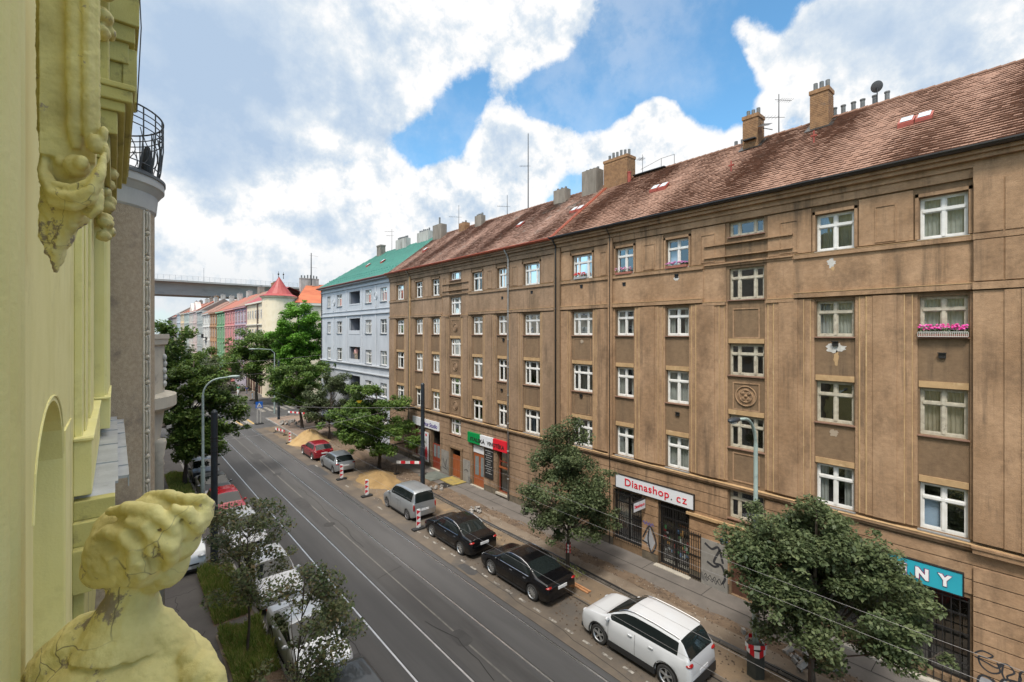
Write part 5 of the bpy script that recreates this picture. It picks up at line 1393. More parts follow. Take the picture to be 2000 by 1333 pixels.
for z, r in ((14.72, 1.16), (14.86, 1.18), (15.55, 1.24), (15.68, 1.25), (15.80, 1.25), (15.93, 1.25)):
    b.tube([bp(r, a, z) for a in range(-108, 109, 6)], .012 if z < 15.9 else .018, 6)
for a in range(-105, 106, 15):
    b.tube([bp(1.15, a, 14.64), bp(1.2, a, 14.9), bp(1.25, a, 15.4), bp(1.25, a, 15.93)], .012, 6)
for a in range(-100, 101, 15):
    b.tube([bp(1.17 + .06 * math.sin(t * 3.14), a + 3.5 * math.sin(t * 6.28), 14.86 + .7 * t) for t in np.linspace(0, 1, 9)], .009, 5)
    b.tube([bp(1.16 + .07 * math.sin(t * 3.14), a - 4, 14.72 + .83 * t) for t in np.linspace(0, 1, 5)], .008, 5)
b.build('iron_railing', mat('blackened_iron', (.05, .055, .06), (.08, .085, .09), scale=9, rough=.5), TE, fix=False)
b = MB()
for a, c in ((10, 10), (-4, 4)): b.ell(bp(.98, a, 15.0), (.1, .12, .45), 7)
b.build('folded_parasol', mat('dark_grey_cloth', (.05, .055, .06), rough=.9), TE, fix=False)
# ornament strip down the bay: angle where it is seen just left of the bay's outer edge
AS = -34
b = MB()
def sp(a, z, o=0.): return bp(1.105 + o, a, z)
for z in np.arange(6.0, 13.9, .5):
    b.tube([sp(AS + 1.2 * math.sin(t * 3.14), z + .06 + .38 * t, .02) for t in np.linspace(0, 1, 7)], .022, 6)
    b.tube([sp(AS + 3.6 + 1.6 * math.sin(t * 3.14 + 3.14) * -1, z + .06 + .38 * t, .02) for t in np.linspace(0, 1, 7)], .016, 6)
    b.ell(sp(AS + 1.5, z, .02), (.05, .05, .05), 6); b.tube([sp(AS - .5, z + .47, .01), sp(AS + 5.5, z + .49, .01)], .014, 5)
for a in (AS - 2.2, AS + 7.2): b.tube([sp(a, 4, .0), sp(a, 13.95, .0)], .022, 6)
b.build('ornament_strip', M_stucco, TE, smooth=True, fix=False)
b = MB(); b.lathe(-.46, 12.5, [(1.108, 0), (1.108, 13.99)], 10, AS - 2.2, AS + 7.2); b.build('ornament_ground', M_stucco, TE)
TF = thing('house', 'beige house with a round stone balcony carried on a bay, behind the brown bay', 'building', (-.5, 20, 0))
b = MB(); b.box(-9, -.42, 15.62, 24, 0, 18); b.lathe(-.46, 17.9, [(1.35, 0), (1.35, 7.2), (1.5, 8.2), (1.62, 9.15), (1.8, 9.2), (1.92, 9.3), (1.92, 9.62), (1.8, 9.66), (1.62, 9.7), (1.62, 11.1), (1.7, 11.15), (1.72, 11.3), (1.74, 11.32), (1.74, 11.45), (0, 11.46)], 64, -95, 95)
b.build('wall', M_stucco, TF)
b = MB()
for a in (-42, -12, 15):
    for k in range(5):
        z = 9.95 + k * .2; b.ell((-.46 + 1.63 * math.cos(R(a + (k % 2) * 2 - 1)), 17.9 + 1.63 * math.sin(R(a + (k % 2) * 2 - 1)), z), (.07, .15, .11), 6)
b.each('relief', M_whs, TF, smooth=True)
b = MB()
for a in (-50, -18):
    x, y = -.46 + 1.5 * math.cos(R(a)), 17.9 + 1.5 * math.sin(R(a)); b.lathe(x, y, [(.17, 3), (.15, 7.5), (.17, 7.55), (.14, 7.7), (.22, 8.2), (.2, 8.3)], 14)
b.each('column', M_stucco, TF, smooth=True)
TG = thing('house', 'plain ochre grey house continuing the left hand street front', 'building', (-.5, 42, 0))
b = MB(); b.box(-9, -.4, 24.1, 61.5, 0, 17); b.build('wall', mat('ochre_grey', (.38, .33, .25), (.44, .39, .30), scale=.6, rough=.9), TG)
simple_windows(TG, facade_xf(-.4, '+X'), [26 + 3.2 * i for i in range(11)], [(13.6, 15.4), (10.2, 12.1), (6.8, 8.7), (3.4, 5.2)], 1.2, M_white)
for i, (a, c, h, cc, lab) in enumerate(((88, 128, 17, (.42, .38, .33), 'greyish house on the left side beyond the junction'), (128.2, 175, 16.5, (.46, .36, .3), 'pink beige house further down on the left side'), (175.2, 245, 17, (.4, .4, .4), 'far grey house at the end of the left side'))):
    H_ = thing('town_house', lab, 'building', (-.5, (a + c) / 2, 0))
    b = MB(); b.box(-12, -.4, a, c, 0, h); b.build('wall', mat('left_wall_%d' % i, cc, tuple(q * 1.15 for q in cc), scale=.5, rough=.9), H_)
    b = MB(); b.quad((.1, a, h), (.1, c, h), (-6, c, h + 4), (-6, a, h + 4)); b.quad((-6, a, h + 4), (-6, c, h + 4), (-12.3, c, h), (-12.3, a, h)); b.add([(.1, a, h), (-6, a, h + 4), (-12.3, a, h)], [(0, 1, 2)]); b.build('roof', M_rf[1], H_, fix=False)
    simple_windows(H_, facade_xf(-.4, '+X'), [a + 2 + 4 * k for k in range(int((c - a) / 4))], [(12.6, 14.6), (8.6, 10.6), (4.8, 6.6)], 1.3, M_white)
    simple_windows(H_, facade_xf(a, '-Y'), [-10, -7, -4], [(12.6, 14.6), (8.6, 10.6), (4.8, 6.6)], 1.3, M_white)


# ------------------------------------------------------------------ vehicles
def paint(name, c, rough=.25, metal=.0, coat=.5):
    return mat('paint_' + name, c, rough=rough, metal=metal, coat=coat, spec=.5)
M_cglass = mat('car_glass', (.012, .016, .016), rough=.04, spec=.45)
M_rubber = mat('tyre_rubber', (.022, .022, .023), (.035, .034, .033), scale=20, rough=.85)
M_rim = mat('alloy_rim', (.50, .51, .52), (.42, .43, .44), scale=10, rough=.35, metal=.7)
M_steelrim = mat('dull_rim', (.20, .20, .21), rough=.5, metal=.5)
M_black_p = mat('black_plastic', (.018, .018, .019), rough=.55)
M_tail = mat('tail_lamp', (.28, .008, .008), rough=.15, coat=.8)
M_lamp = mat('head_lamp', (.55, .57, .6), rough=.08, coat=.9)
M_chrome = mat('chrome_trim', (.6, .6, .61), rough=.15, metal=1.)
M_plate = mat('number_plate', (.65, .66, .68), rough=.4)
def sil(keys, s):
    for (a, za), (c, zc) in zip(keys, keys[1:]):
        if a <= s <= c:
            t = (s - a) / (c - a) if c > a else 0
            return za + (zc - za) * t
    return keys[0][1] if s < keys[0][0] else keys[-1][1]
def smooth_sil(keys, s, w=.022):
    return sum(sil(keys, min(1, max(0, s + w * k))) * g for k, g in ((-1.5, .1), (-.75, .2), (0, .4), (.75, .2), (1.5, .1)))
SHAPES = {  # silhouette from tail (0) to nose (1); windscreen and rear glass spans; side glass spans; wheels; belt
    'sedan': dict(k=[(0, .50), (.004, .88), (.03, .98), (.14, 1.02), (.17, 1.04), (.30, 1.34), (.40, 1.44), (.52, 1.445), (.58, 1.41), (.735, 1.02), (.78, .96), (.90, .86), (.965, .72), (.99, .60), (1, .45)],
                  ws=(.575, .735), rg=(.16, .315), sw=[(.25, .435), (.45, .68)], wh=(.205, .805), belt=.93),
    'hatch': dict(k=[(0, .45), (.005, .85), (.02, .98), (.045, 1.05), (.12, 1.36), (.18, 1.44), (.40, 1.48), (.52, 1.46), (.57, 1.42), (.735, 1.04), (.78, .98), (.91, .84), (.965, .70), (.99, .58), (1, .42)],
                  ws=(.565, .735), rg=(.03, .135), sw=[(.15, .31), (.325, .47), (.485, .69)], wh=(.19, .815), belt=.93),
    'estate': dict(k=[(0, .45), (.005, .85), (.02, .98), (.035, 1.05), (.09, 1.36), (.13, 1.44), (.40, 1.49), (.52, 1.47), (.57, 1.43), (.735, 1.04), (.78, .98), (.91, .84), (.965, .70), (.99, .58), (1, .42)],
                  ws=(.565, .735), rg=(.03, .11), sw=[(.11, .28), (.30, .46), (.475, .69)], wh=(.19, .815), belt=.94),
    'suv': dict(k=[(0, .55), (.004, .95), (.012, 1.08), (.03, 1.2), (.075, 1.50), (.11, 1.60), (.30, 1.655), (.48, 1.655), (.56, 1.60), (.745, 1.15), (.775, 1.10), (.90, 1.03), (.965, .92), (.99, .76), (1, .5)],
                  ws=(.56, .745), rg=(.02, .10), sw=[(.105, .245), (.26, .435), (.455, .70)], wh=(.185, .80), belt=1.08),
    'mpv': dict(k=[(0, .45), (.003, .9), (.008, 1.1), (.014, 1.2), (.035, 1.66), (.055, 1.74), (.10, 1.80), (.45, 1.82), (.58, 1.76), (.63, 1.70), (.78, 1.16), (.82, 1.08), (.93, .92), (.975, .78), (.992, .6), (1, .42)],
                  ws=(.645, .785), rg=(.012, .045), sw=[(.075, .36), (.385, .43), (.46, .70)], wh=(.18, .84), belt=1.10),
    'van': dict(k=[(0, .5), (.002, 1.0), (.008, 2.3), (.02, 2.4), (.5, 2.44), (.66, 2.42), (.72, 2.34), (.83, 1.45), (.86, 1.32), (.95, 1.1), (.98, .9), (.995, .7), (1, .5)],
                  ws=(.725, .83), rg=(2, 3), sw=[(.66, .76)], wh=(.2, .83), belt=1.25)}
def car(label, shape, pm, x, y, heading, L=4.4, W=1.78, hs=1.0, rim=None, roofm=None, spokes=5, rails=False, group=None, trims=True, cat='car', wr=.325, cladding=False, chrome=False, name='parked_car', extra=None):
    S_ = SHAPES[shape]; rim = rim or M_rim
    T = thing(name, label, cat, (x, y, 0), 0 if heading > 0 else math.pi, group)
    ss = set(np.linspace(0, 1, 75)) | {a for a, _ in S_['k']} | {e for r in (S_['ws'], S_['rg']) if r[0] < 1 for e in r} | {e for r in S_['sw'] for e in r}
    Ra = wr + .055
    for wc in S_['wh']:
        for q in np.linspace(-1, 1, 17): ss.add(wc + q * Ra / L)
    ss = sorted(s for s in ss if 0 <= s <= 1)
    s2 = [ss[0]]
    for s in ss[1:]:
        if s - s2[-1] > .0035: s2.append(s)
    s2[-1] = 1.0
    ss = s2
    secs = []
    for s in ss:
        yy = (s - .5) * L; t = abs(2 * s - 1)
        w = W / 2 * (1 - .07 * t ** 6 - .09 * max(0, (t - .93) / .07) ** 2)
        zt = smooth_sil(S_['k'], s, .012) * hs
        bz = S_['belt'] * hs + .04 * (.5 - s)
        belt = min(bz, zt - .02)
        zb = .22 + .10 * max(0, (t - .86) / .14)
        for wc in S_['wh']:
            dy = (s - wc) * L
            if abs(dy) <= Ra: zb = max(zb, wr + math.sqrt(max(0, Ra * Ra - dy * dy)))
        zb = min(zb, belt - .05)
        gh = zt - belt
        lo = []
        zm = max(zb + .02, .62 * hs)
        zm2 = min(max(zm + .02, .78 * hs), belt - .02)
        zm = min(zm, zm2 - .01)
        lo = [(w * .955, zb), (w * .99, zb + (zm - zb) * .4), (w, zm), (w * .985, zm2), (w * .955, belt - .005)]
        wb = w * .93
        wr_ = wb - .26 * gh - .02
        if gh > .25: gl = [(wb, belt + .012)] + [(wb + (wr_ - wb) * f, belt + gh * f * .965) for f in (.09, .5, .84)] + [(wr_ - .03, belt + gh * .965)]
        else: gl = [(wb, belt + .25 * gh)] + [(wb + (wr_ - .02 - wb) * f, belt + gh * (.25 + .6 * f)) for f in (.3, .6, .85)] + [(wr_ - .05, belt + gh * .9)]
        cap = [((wr_ - .06) * f, belt + gh + (.0 if gh < .25 else 0) - .035 * f ** 4 * min(1, gh * 3) + .012 * (1 - f * f)) for f in (.92, .72, .4, 0)]
        secs.append([(a, yy, z) for a, z in lo + gl + cap])
    nj = len(secs[0])
    V = []; 
    for sc in secs: V += sc + [(-a, b_, c_) for a, b_, c_ in sc[:-1]][::-1]
    m = 2 * nj - 1
    F = {'body': [], 'windscreen': [], 'rear_window': [], 'side_window': [], 'roof_panel': []}
    for i in range(len(ss) - 1):
        sm = (ss[i] + ss[i + 1]) / 2
        for j in range(m - 1):
            jj = j if j < nj - 1 else m - 2 - j
            f = (i * m + j, (i + 1) * m + j, (i + 1) * m + j + 1, i * m + j + 1)
            key = 'body'
            if jj in (6, 7) and any(a < sm < c for a, c in S_['sw']) and secs[i][8][2] - secs[i][5][2] > .16 * hs: key = 'side_window%d' % (2 * next(k for k, (a, c) in enumerate(S_['sw']) if a < sm < c) + (j < nj - 1))
            elif jj in (6, 7) and shape != 'van' and S_['sw'][0][0] < sm < S_['sw'][-1][1] and secs[i][8][2] - secs[i][5][2] > .16 * hs: key = 'pillar'
            elif jj >= 9 and S_['ws'][0] < sm < S_['ws'][1]: key = 'windscreen'
            elif jj >= 9 and S_['rg'][0] < sm < S_['rg'][1]: key = 'rear_window'
            F.setdefault(key, []).append(f)
    for base, rev in ((0, True), ((len(ss) - 1) * m, False)):
        for j in range(nj - 1):
            a, b_, c_, d_ = base + j, base + j + 1, base + m - 2 - j, base + m - 1 - j
            F['body'].append((a, b_, c_, d_) if b_ != c_ else (a, b_, d_))
    def sub(key, name, mm, push=0.0, parent=T):
        if not F.get(key): return None
        used = sorted({i for f in F[key] for i in f}); mp = {u: k for k, u in enumerate(used)}
        b = MB(); b.add([V[u] for u in used], [tuple(mp[i] for i in f) for f in F[key]])
        return b.build(name, mm, parent, local=True, smooth=True, fix=True)
    body = sub('body', 'body', pm)
    sub('pillar', 'window_pillars', M_cglass)
    sub('windscreen', 'windscreen', M_cglass); sub('rear_window', 'rear_window', M_cglass)
    for key in [k for k in F if k.startswith('side_window')]: sub(key, 'side_window', M_cglass)
    # dark floor and wheel wells
    b = MB(); b.box(-W * .40, W * .40, -L * .47, L * .47, .2, .62); b.build('underbody', M_black_p, T, local=True)
    for wc in S_['wh']:
        for sd in (-1, 1):
            yc = (wc - .5) * L; xc = sd * (W / 2 - .125)
            b = MB()
            def ring(prof):
                n = 28; VV = []
                for r, xo in prof:
                    for k in range(n):
                        a = 2 * math.pi * k / n; VV.append((xc + sd * xo, yc + r * math.cos(a), wr + r * math.sin(a)))
                FF = [(i * n + k, i * n + (k + 1) % n, (i + 1) * n + (k + 1) % n, (i + 1) * n + k) for i in range(len(prof) - 1) for k in range(n)]
                b.add(VV, FF)
            ring([(wr * .66, -.1), (wr * .93, -.11), (wr, -.09), (wr, .08), (wr * .96, .105), (wr * .70, .11), (wr * .66, .09)])
            wl = b.build('wheel', M_rubber, T, local=True, smooth=True)
            b = MB(); ring([(wr * .70, .095), (wr * .66, .06), (wr * .62, .02), (.02, .01)])
            b.build('wheel_well', M_black_p, wl, local=True)
            b = MB(); ring([(wr * .70, .108), (wr * .66, .112), (wr * .62, .08)])
            for k in range(spokes):
                a = 2 * math.pi * (k + .25) / spokes; ca, sa = math.cos(a), math.sin(a)
                for q in ((-.16, .16),):
                    p = [(r * math.cos(a + da) , r * math.sin(a + da)) for r, da in ((wr * .13, -.5), (wr * .65, -.17 * 5 / spokes), (wr * .65, .17 * 5 / spokes), (wr * .13, .5))]
                    b.add([(xc + sd * .09, yc + u_, wr + v_) for u_, v_ in p] + [(xc + sd * .05, yc + u_, wr + v_) for u_, v_ in p], [(0, 1, 2, 3), (0, 4, 5, 1), (1, 5, 6, 2), (2, 6, 7, 3)])
            b.ell((xc + sd * .085, yc, wr), (.015, wr * .2, wr * .2), 6)
            b.build('rim', rim, wl, local=True)
    wN, wT = W / 2 * .82, W / 2 * .84
    ztail = S_['belt'] * hs
    for sd in (-1, 1):
        b = MB()
        if shape in ('suv', 'hatch', 'estate', 'sedan'):
            b.ell((sd * wT * .93, -L / 2 + .11, ztail - .10), (.155, .115, .062), 8)
        else: b.ell((sd * wT * 1.0, -L / 2 + .05, ztail - .25), (.06, .06, .22), 8)
        b.build('taillight', M_tail, T, local=True, smooth=True)
        b = MB(); zn = sil(S_['k'], .955) * hs
        b.ell((sd * wN * .88, L / 2 - .20, zn - .13), (.17, .20, .075), 8); b.build('headlight', M_lamp, T, local=True, smooth=True)
        b = MB(); yA = (S_['ws'][1] - .5) * L - .22
        b.ell((sd * (W / 2 + .07), yA, ztail + .07), (.10, .055, .075), 7); b.box(min(sd * W / 2 * .9, sd * (W / 2 + .03)), max(sd * W / 2 * .9, sd * (W / 2 + .03)), yA - .03, yA + .03, ztail, ztail + .05)
        b.build('wing_mirror', pm if pm is not None else M_black_p, T, local=True, smooth=True)
        b = MB(); z_ = ztail - .12
        for f in (S_['sw'][-1][0] + .02, S_['sw'][-2][0] + .03 if len(S_['sw']) > 1 else S_['sw'][-1][0] + .02):
            yh = (f - .5) * L; b.box(min(sd * (W / 2 * .96), sd * (W / 2 + .018)), max(sd * (W / 2 * .96), sd * (W / 2 + .018)), yh, yh + .17, z_ - .015, z_ + .02)
        b.each('door_handle', M_chrome if chrome else pm, T, local=True)
        b = MB()      # door joints
        for f in [r[0] - .006 for r in S_['sw'][-2:]] + [S_['sw'][-1][1] + .0]:
            yj = (f - .5) * L
            if abs(yj - (S_['wh'][0] - .5) * L) < Ra or abs(yj - (S_['wh'][1] - .5) * L) < Ra: continue
            b.add([(sd * (W / 2 * q + .004), yj + e, z_) for q, z_ in ((.985, .32), (1.0, .62 * hs), (.985, .78 * hs), (.955, ztail - .01)) for e in (0, .012)], [(0, 1, 3, 2), (2, 3, 5, 4), (4, 5, 7, 6)])
        b.build('door_gap', M_black_p, T, local=True, fix=False)
    b = MB(); b.box(-.26, .26, -L / 2 - .012, -L / 2 + .03, .62 if shape != 'sedan' else .66, .74 if shape != 'sedan' else .78); b.box(-.26, .26, L / 2 - .03, L / 2 + .012, .40, .51); b.each('number_plate', M_plate, T, local=True)
    b = MB(); b.box(-W * .30, W * .30, L / 2 - .05, L / 2 + .006, .54, .64 * hs); b.box(-W * .36, W * .36, L / 2 - .06, L / 2 + .004, .28, .38); b.each('grille', M_black_p, T, local=True)
    b = MB()
    if cladding:
        for sd in (-1, 1):
            for wc in S_['wh']:
                yc = (wc - .5) * L; n = 16; vs = []
                for i in range(n + 1):
                    a = math.pi * (-.06 + 1.12 * i / n)
                    for r, o in ((Ra, .006), (Ra + .055, .012)): vs.append((sd * (W / 2 * .985 + o), yc + r * math.cos(a), wr + r * math.sin(a)))
                b.add(vs, [(2 * i, 2 * i + 1, 2 * i + 3, 2 * i + 2) for i in range(n)])
            y0_, y1_ = (S_['wh'][0] - .5) * L + Ra, (S_['wh'][1] - .5) * L - Ra
            b.box(min(sd * W * .45, sd * (W / 2 + .012)), max(sd * W * .45, sd * (W / 2 + .012)), y0_, y1_, .2, .40)
        b.box(-W * .43, W * .43, -L / 2 - .02, -L / 2 + .1, .26, .56); b.box(-W * .43, W * .43, L / 2 - .1, L / 2 + .015, .22, .36)
    else:
        for sd in (-1, 1):
            y0_, y1_ = (S_['wh'][0] - .5) * L + Ra, (S_['wh'][1] - .5) * L - Ra
            b.box(min(sd * W * .44, sd * (W / 2 * .985)), max(sd * W * .44, sd * (W / 2 * .985)), y0_, y1_, .17, .25)
    b.each('sill_cladding', M_black_p, T, local=True, fix=False)
    if chrome or rails:
        b = MB()
        for sd in (-1, 1):
            pts = []
            for s in np.linspace(S_['sw'][0][0], S_['sw'][-1][1] + (.03 if not rails else -.08), 16):
                i = min(range(len(ss)), key=lambda k: abs(ss[k] - s)); p = secs[i][9 if not rails else 9]
                pts.append((sd * (p[0] + .012), p[1], p[2] + (.0 if not rails else .035)))
            b.tube(pts, .012 if not rails else .018, 6)
            if chrome: b.tube([(sd * (W / 2 * .955), (S_['sw'][0][0] - .5) * L, ztail + .015), (sd * (W / 2 * .945), (S_['sw'][-1][1] - .48) * L, ztail + .0)], .010, 5)
        b.each('roof_rail' if rails else 'chrome_strip', M_chrome, T, local=True)
    return T
P_white = paint('white', (.50, .51, .53)); P_black = paint('black', (.004, .004, .005), .2, 0, .15); P_silver = paint('silver', (.33, .35, .37), .35, .55)
P_red = paint('red', (.36, .008, .018)); P_darkred = paint('dark_red', (.20, .008, .015)); P_grey = paint('grey', (.13, .14, .15), .3, .4); P_anth = paint('anthracite', (.05, .055, .06), .3, .3); P_lsil = paint('light_silver', (.5, .52, .54), .35, .4)
G1, G2 = 'cars parked along the dug up pavement', 'cars parked along the left kerb'
car('large white family car with black wheel arch trim, nearest of the parked cars', 'suv', P_white, 14.45, 9.58, 1, 4.48, 1.82, 1.03, rails=True, cladding=True, group=G1, wr=.35)
car('black saloon with bright ten spoke wheels directly behind the big white car', 'sedan', P_black, 14.46, 15.95, 1, 4.75, 1.84, 1.0, spokes=10, chrome=True, group=G1, wr=.345)
car('black saloon with chrome window strips beside the striped beacon board', 'sedan', P_black, 14.42, 21.35, 1, 4.70, 1.82, 1.0, spokes=7, chrome=True, group=G1, wr=.33)
car('silver grey boxy people carrier parked below the dark tram pole', 'mpv', P_silver, 14.45, 27.15, 1, 4.15, 1.75, 1.0, rim=M_steelrim, group=G1, wr=.31)
car('silver hatchback between two sand heaps', 'hatch', P_silver, 14.3, 39.5, 1, 3.98, 1.68, 1.0, rim=M_steelrim, group=G1, wr=.30)
car('dark red hatchback in front of the pale sand heap', 'hatch', P_darkred, 14.3, 44.75, 1, 4.25, 1.76, .98, group=G1, wr=.32)
car('red car whose roof just enters at the bottom edge beside the near street lamp', 'hatch', P_red, 14.5, 3.75, 1, 4.1, 1.74, 1.0, group=G1, wr=.32)
car('white hatchback with a dark grille half under the slim street tree', 'hatch', P_white, 5.3, 22.85, -1, 4.25, 1.78, 1.0, group=G2)
car('white estate car in front of the bright red one', 'estate', P_white, 5.3, 29.1, -1, 4.35, 1.78, 1.0, group=G2)
car('bright red hatchback by the dark tram pole on the left', 'hatch', P_red, 5.3, 34.0, -1, 4.2, 1.76, 1.02, group=G2)
car('grey saloon behind the bright red hatchback', 'sedan', P_grey, 5.3, 38.9, -1, 4.5, 1.78, 1.0, group=G2)
car('dark anthracite estate farthest along the left kerb', 'estate', P_anth, 5.3, 44.1, -1, 4.6, 1.8, 1.0, group=G2)
car('silver white saloon mostly hidden by the lowest street tree', 'sedan', P_lsil, 5.25, 17.5, -1, 4.5, 1.8, 1.0, group=G2)
car('dark blue grey car at the bottom edge below the street tree', 'hatch', P_anth, 5.25, 12.6, -1, 4.2, 1.76, 1.0, group=G2)
car('silver delivery van standing on the pavement behind the bust', 'van', P_lsil, 2.45, 29.0, -1, 5.4, 1.9, .95, cat='van', name='parked_van', wr=.33)
for i, (x, y, p_, lab) in enumerate(((8.2, 128, P_grey, 'distant grey car on the far road'), (13.5, 142, P_white, 'distant white car on the far road'), (5.6, 108, P_white, 'white car beyond the junction on the left'), (9.8, 165, P_red, 'distant red car on the far road'))):
    car(lab, 'hatch', p_, x, y, -1, 4.2, 1.76)


# ------------------------------------------------------------------ trees and plants
def leaf_mesh(name, C, size, m, parent, seed=0, flat=.35, aspect=.62):
    rg = np.random.default_rng(seed); n = len(C)
    C = C - np.array(parent.location) if parent is not None else C
    A = rg.normal(size=(n, 3)); A[:, 2] *= .6; A /= np.linalg.norm(A, axis=1)[:, None]
    N = rg.normal(size=(n, 3)) * flat + np.array([0, 0, 1.0]); Bv = np.cross(A, N); Bv /= (np.linalg.norm(Bv, axis=1)[:, None] + 1e-9)
    s = size * rg.uniform(.45, 1.4, n)[:, None]
    a = A * s * .5; b_ = Bv * s * .5 * aspect
    dr = np.zeros((n, 3)); dr[:, 2] = -.12 * s[:, 0]
    V = np.stack([C - a, C + b_ * 1.0 - a * .1, C + a + dr, C - b_ - a * .1], axis=1).reshape(-1, 3)
    me = bpy.data.meshes.new(name)
    me.vertices.add(4 * n); me.vertices.foreach_set('co', V.astype(np.float32).ravel())
    me.loops.add(4 * n); me.loops.foreach_set('vertex_index', np.arange(4 * n, dtype=np.int32))
    me.polygons.add(n); me.polygons.foreach_set('loop_start', np.arange(0, 4 * n, 4, dtype=np.int32))
    try: me.polygons.foreach_set('loop_total', np.full(n, 4, dtype=np.int32))
    except Exception: pass
    me.update(calc_edges=True); me.validate()
    me.materials.append(m)
    o = bpy.data.objects.new(name, me); COL.objects.link(o)
    if parent is not None: o.parent = parent
    return o
def leafm(name, cs, c3=None):
    return mat('leaf_' + name, cs[0], cs[-1], scale=.9, detail=4, rough=.55, island=cs, trans=.32, lo=.4, hi=.6, spec=.35)
L_dark = leafm('grey_green', [(.03, .05, .02), (.058, .086, .034), (.095, .128, .054), (.165, .195, .09)])
L_mid = leafm('fresh_green', [(.035, .08, .015), (.07, .14, .025), (.115, .20, .036), (.17, .24, .05)])
L_bright = leafm('bright_green', [(.05, .14, .012), (.085, .22, .02), (.13, .30, .03), (.18, .35, .045)])
L_maple = leafm('maple_green', [(.035, .08, .014), (.065, .125, .022), (.11, .18, .032), (.17, .22, .05)])
L_young = leafm('dusky_green', [(.05, .085, .035), (.08, .13, .05), (.12, .17, .07), (.16, .18, .08), (.19, .13, .06)])
M_bark = mat('bark', (.055, .042, .032), (.10, .08, .062), scale=8, detail=8, rough=.95, bump=.02, bscale=25, stretch=(1, 1, .25))
def tree(name, label, x, y, blobs_, n, leaf, lm, tr=.14, fork=2.0, seed=1, clump=.42, K=60, group=None, lean=(0, 0), twigs=True):
    """blobs_: list of (dx, dy, z, rx, ry, rz) ellipsoids that make up the crown"""
    rg = np.random.default_rng(seed)
    T = thing(name, label, 'tree', (x, y, 0), 0, group)
    vol = np.array([b[3] * b[4] * b[5] for b in blobs_]); pk = vol / vol.sum()
    cc = []; 
    for i in range(K):
        b = blobs_[rg.choice(len(blobs_), p=pk)]
        v = rg.normal(size=3); v /= np.linalg.norm(v); r = rg.uniform(.25, 1.0) ** .45
        wisp = rg.random() < .16
        if wisp: r = rg.uniform(1.0, 1.22)
        cc.append((x + b[0] + v[0] * r * b[3], y + b[1] + v[1] * r * b[4], b[2] + v[2] * r * b[5], clump * (rg.uniform(.35, .6) if wisp else rg.uniform(.6, 1.35))))
    cc = np.array(cc)
    pick = rg.choice(K, size=n, p=(cc[:, 3] ** 2) / (cc[:, 3] ** 2).sum())
    off = rg.normal(size=(n, 3)); off /= np.linalg.norm(off, axis=1)[:, None]
    off *= (rg.uniform(0, 1, n) ** .45)[:, None] * cc[pick, 3][:, None] * np.array([1.15, 1.15, .75])
    C = cc[pick, :3] + off
    C[:, 2] -= .05 * rg.uniform(0, 1, n)
    leaf_mesh('crown', C, leaf, lm, T, seed)
    # trunk, limbs to the clumps
    b = MB(); zc = np.mean([q[2] for q in blobs_])
    top = Vector((x + blobs_[0][0] * .6 + lean[0], y + blobs_[0][1] * .6 + lean[1], max(q[2] + q[5] * .5 for q in blobs_)))
    def trunk_at(t):
        p0 = Vector((x, y, -.05)); p1 = Vector((x + lean[0] * .3, y + lean[1] * .3, fork)); 
        if t < .5: return p0.lerp(p1, t * 2)
        return p1.lerp(top, (t - .5) * 2)
    pts = [trunk_at(t) + Vector((math.sin(t * 9 + seed) * .04, math.cos(t * 7 + seed) * .04, 0)) * (t > 0.02) for t in np.linspace(0, 1, 14)]
    b.tube(pts, [tr * (1.25 if i == 0 else 1) * (1 - .78 * (i / 13)) for i in range(14)], 10)
    for i in range(min(K, 46)):
        c = Vector(cc[i, :3]); h = min(max(fork * .95, c.z - (c - Vector((x, y, c.z))).length * .9), top.z - .2)
        t = .5 + .5 * max(0, min(1, (h - fork) / max(.1, top.z - fork)))
        p = trunk_at(t); mid = p.lerp(c, .5) + Vector((rg.uniform(-.1, .1), rg.uniform(-.1, .1), .12))
        r0 = tr * (.42 if i < 9 else .22) * (1 - .5 * (t - .5))
        b.tube([p, mid, c], [r0, r0 * .6, r0 * .2], 5)
        if twigs:
            for _ in range(3):
                d = Vector(rg.normal(size=3)).normalized() * cc[i, 3] * .9; b.tube([c.lerp(mid, .2), c + d], [r0 * .25, .004], 4)
    b.build('trunk', M_bark, T, smooth=True, fix=False)
    return T
GS = 'street trees along the dug up pavement'
tree('street_tree', 'big dusky green street tree in front of the turquoise sign', 15.6, 4.6, [(0.4, .0, 4.5, 2.2, 2.2, 1.5), (.0, 1.1, 4.6, 1.7, 1.4, 1.5), (.7, -1.1, 3.7, 2.1, 1.6, 1.4), (.0, .3, 5.7, 1.3, 1.3, .9), (.5, .2, 2.8, 1.9, 1.8, 1.1), (.5, -.45, 4.9, 1.3, 1.2, 1.0)], 56000, .12, L_dark, .13, 1.9, 3, .46, 130, GS)
tree('street_tree', 'dusky green street tree with tape on its trunk before the lettered shop', 16.7, 15.3, [(0, 0, 3.9, 2.15, 2.2, 1.5), (0, .1, 5.0, 1.7, 1.7, 1.2), (0, .2, 5.7, 1.2, 1.2, 1.0), (.0, .1, 6.5, .75, .75, .7), (0.2, -.2, 2.6, 2.1, 2.1, .9)], 40000, .12, L_dark, .11, 1.8, 4, .46, 140, GS)
tree('street_tree', 'mid green spreading tree growing out of the nearer sand heap', 17.0, 37.1, [(-.4, .2, 4.3, 3.5, 3.5, 1.9), (-.8, .8, 5.9, 2.3, 2.4, 1.2), (.2, -.6, 2.8, 3.1, 3.1, 1.2)], 34000, .20, L_mid, .16, 1.7, 5, .6, 110, GS)
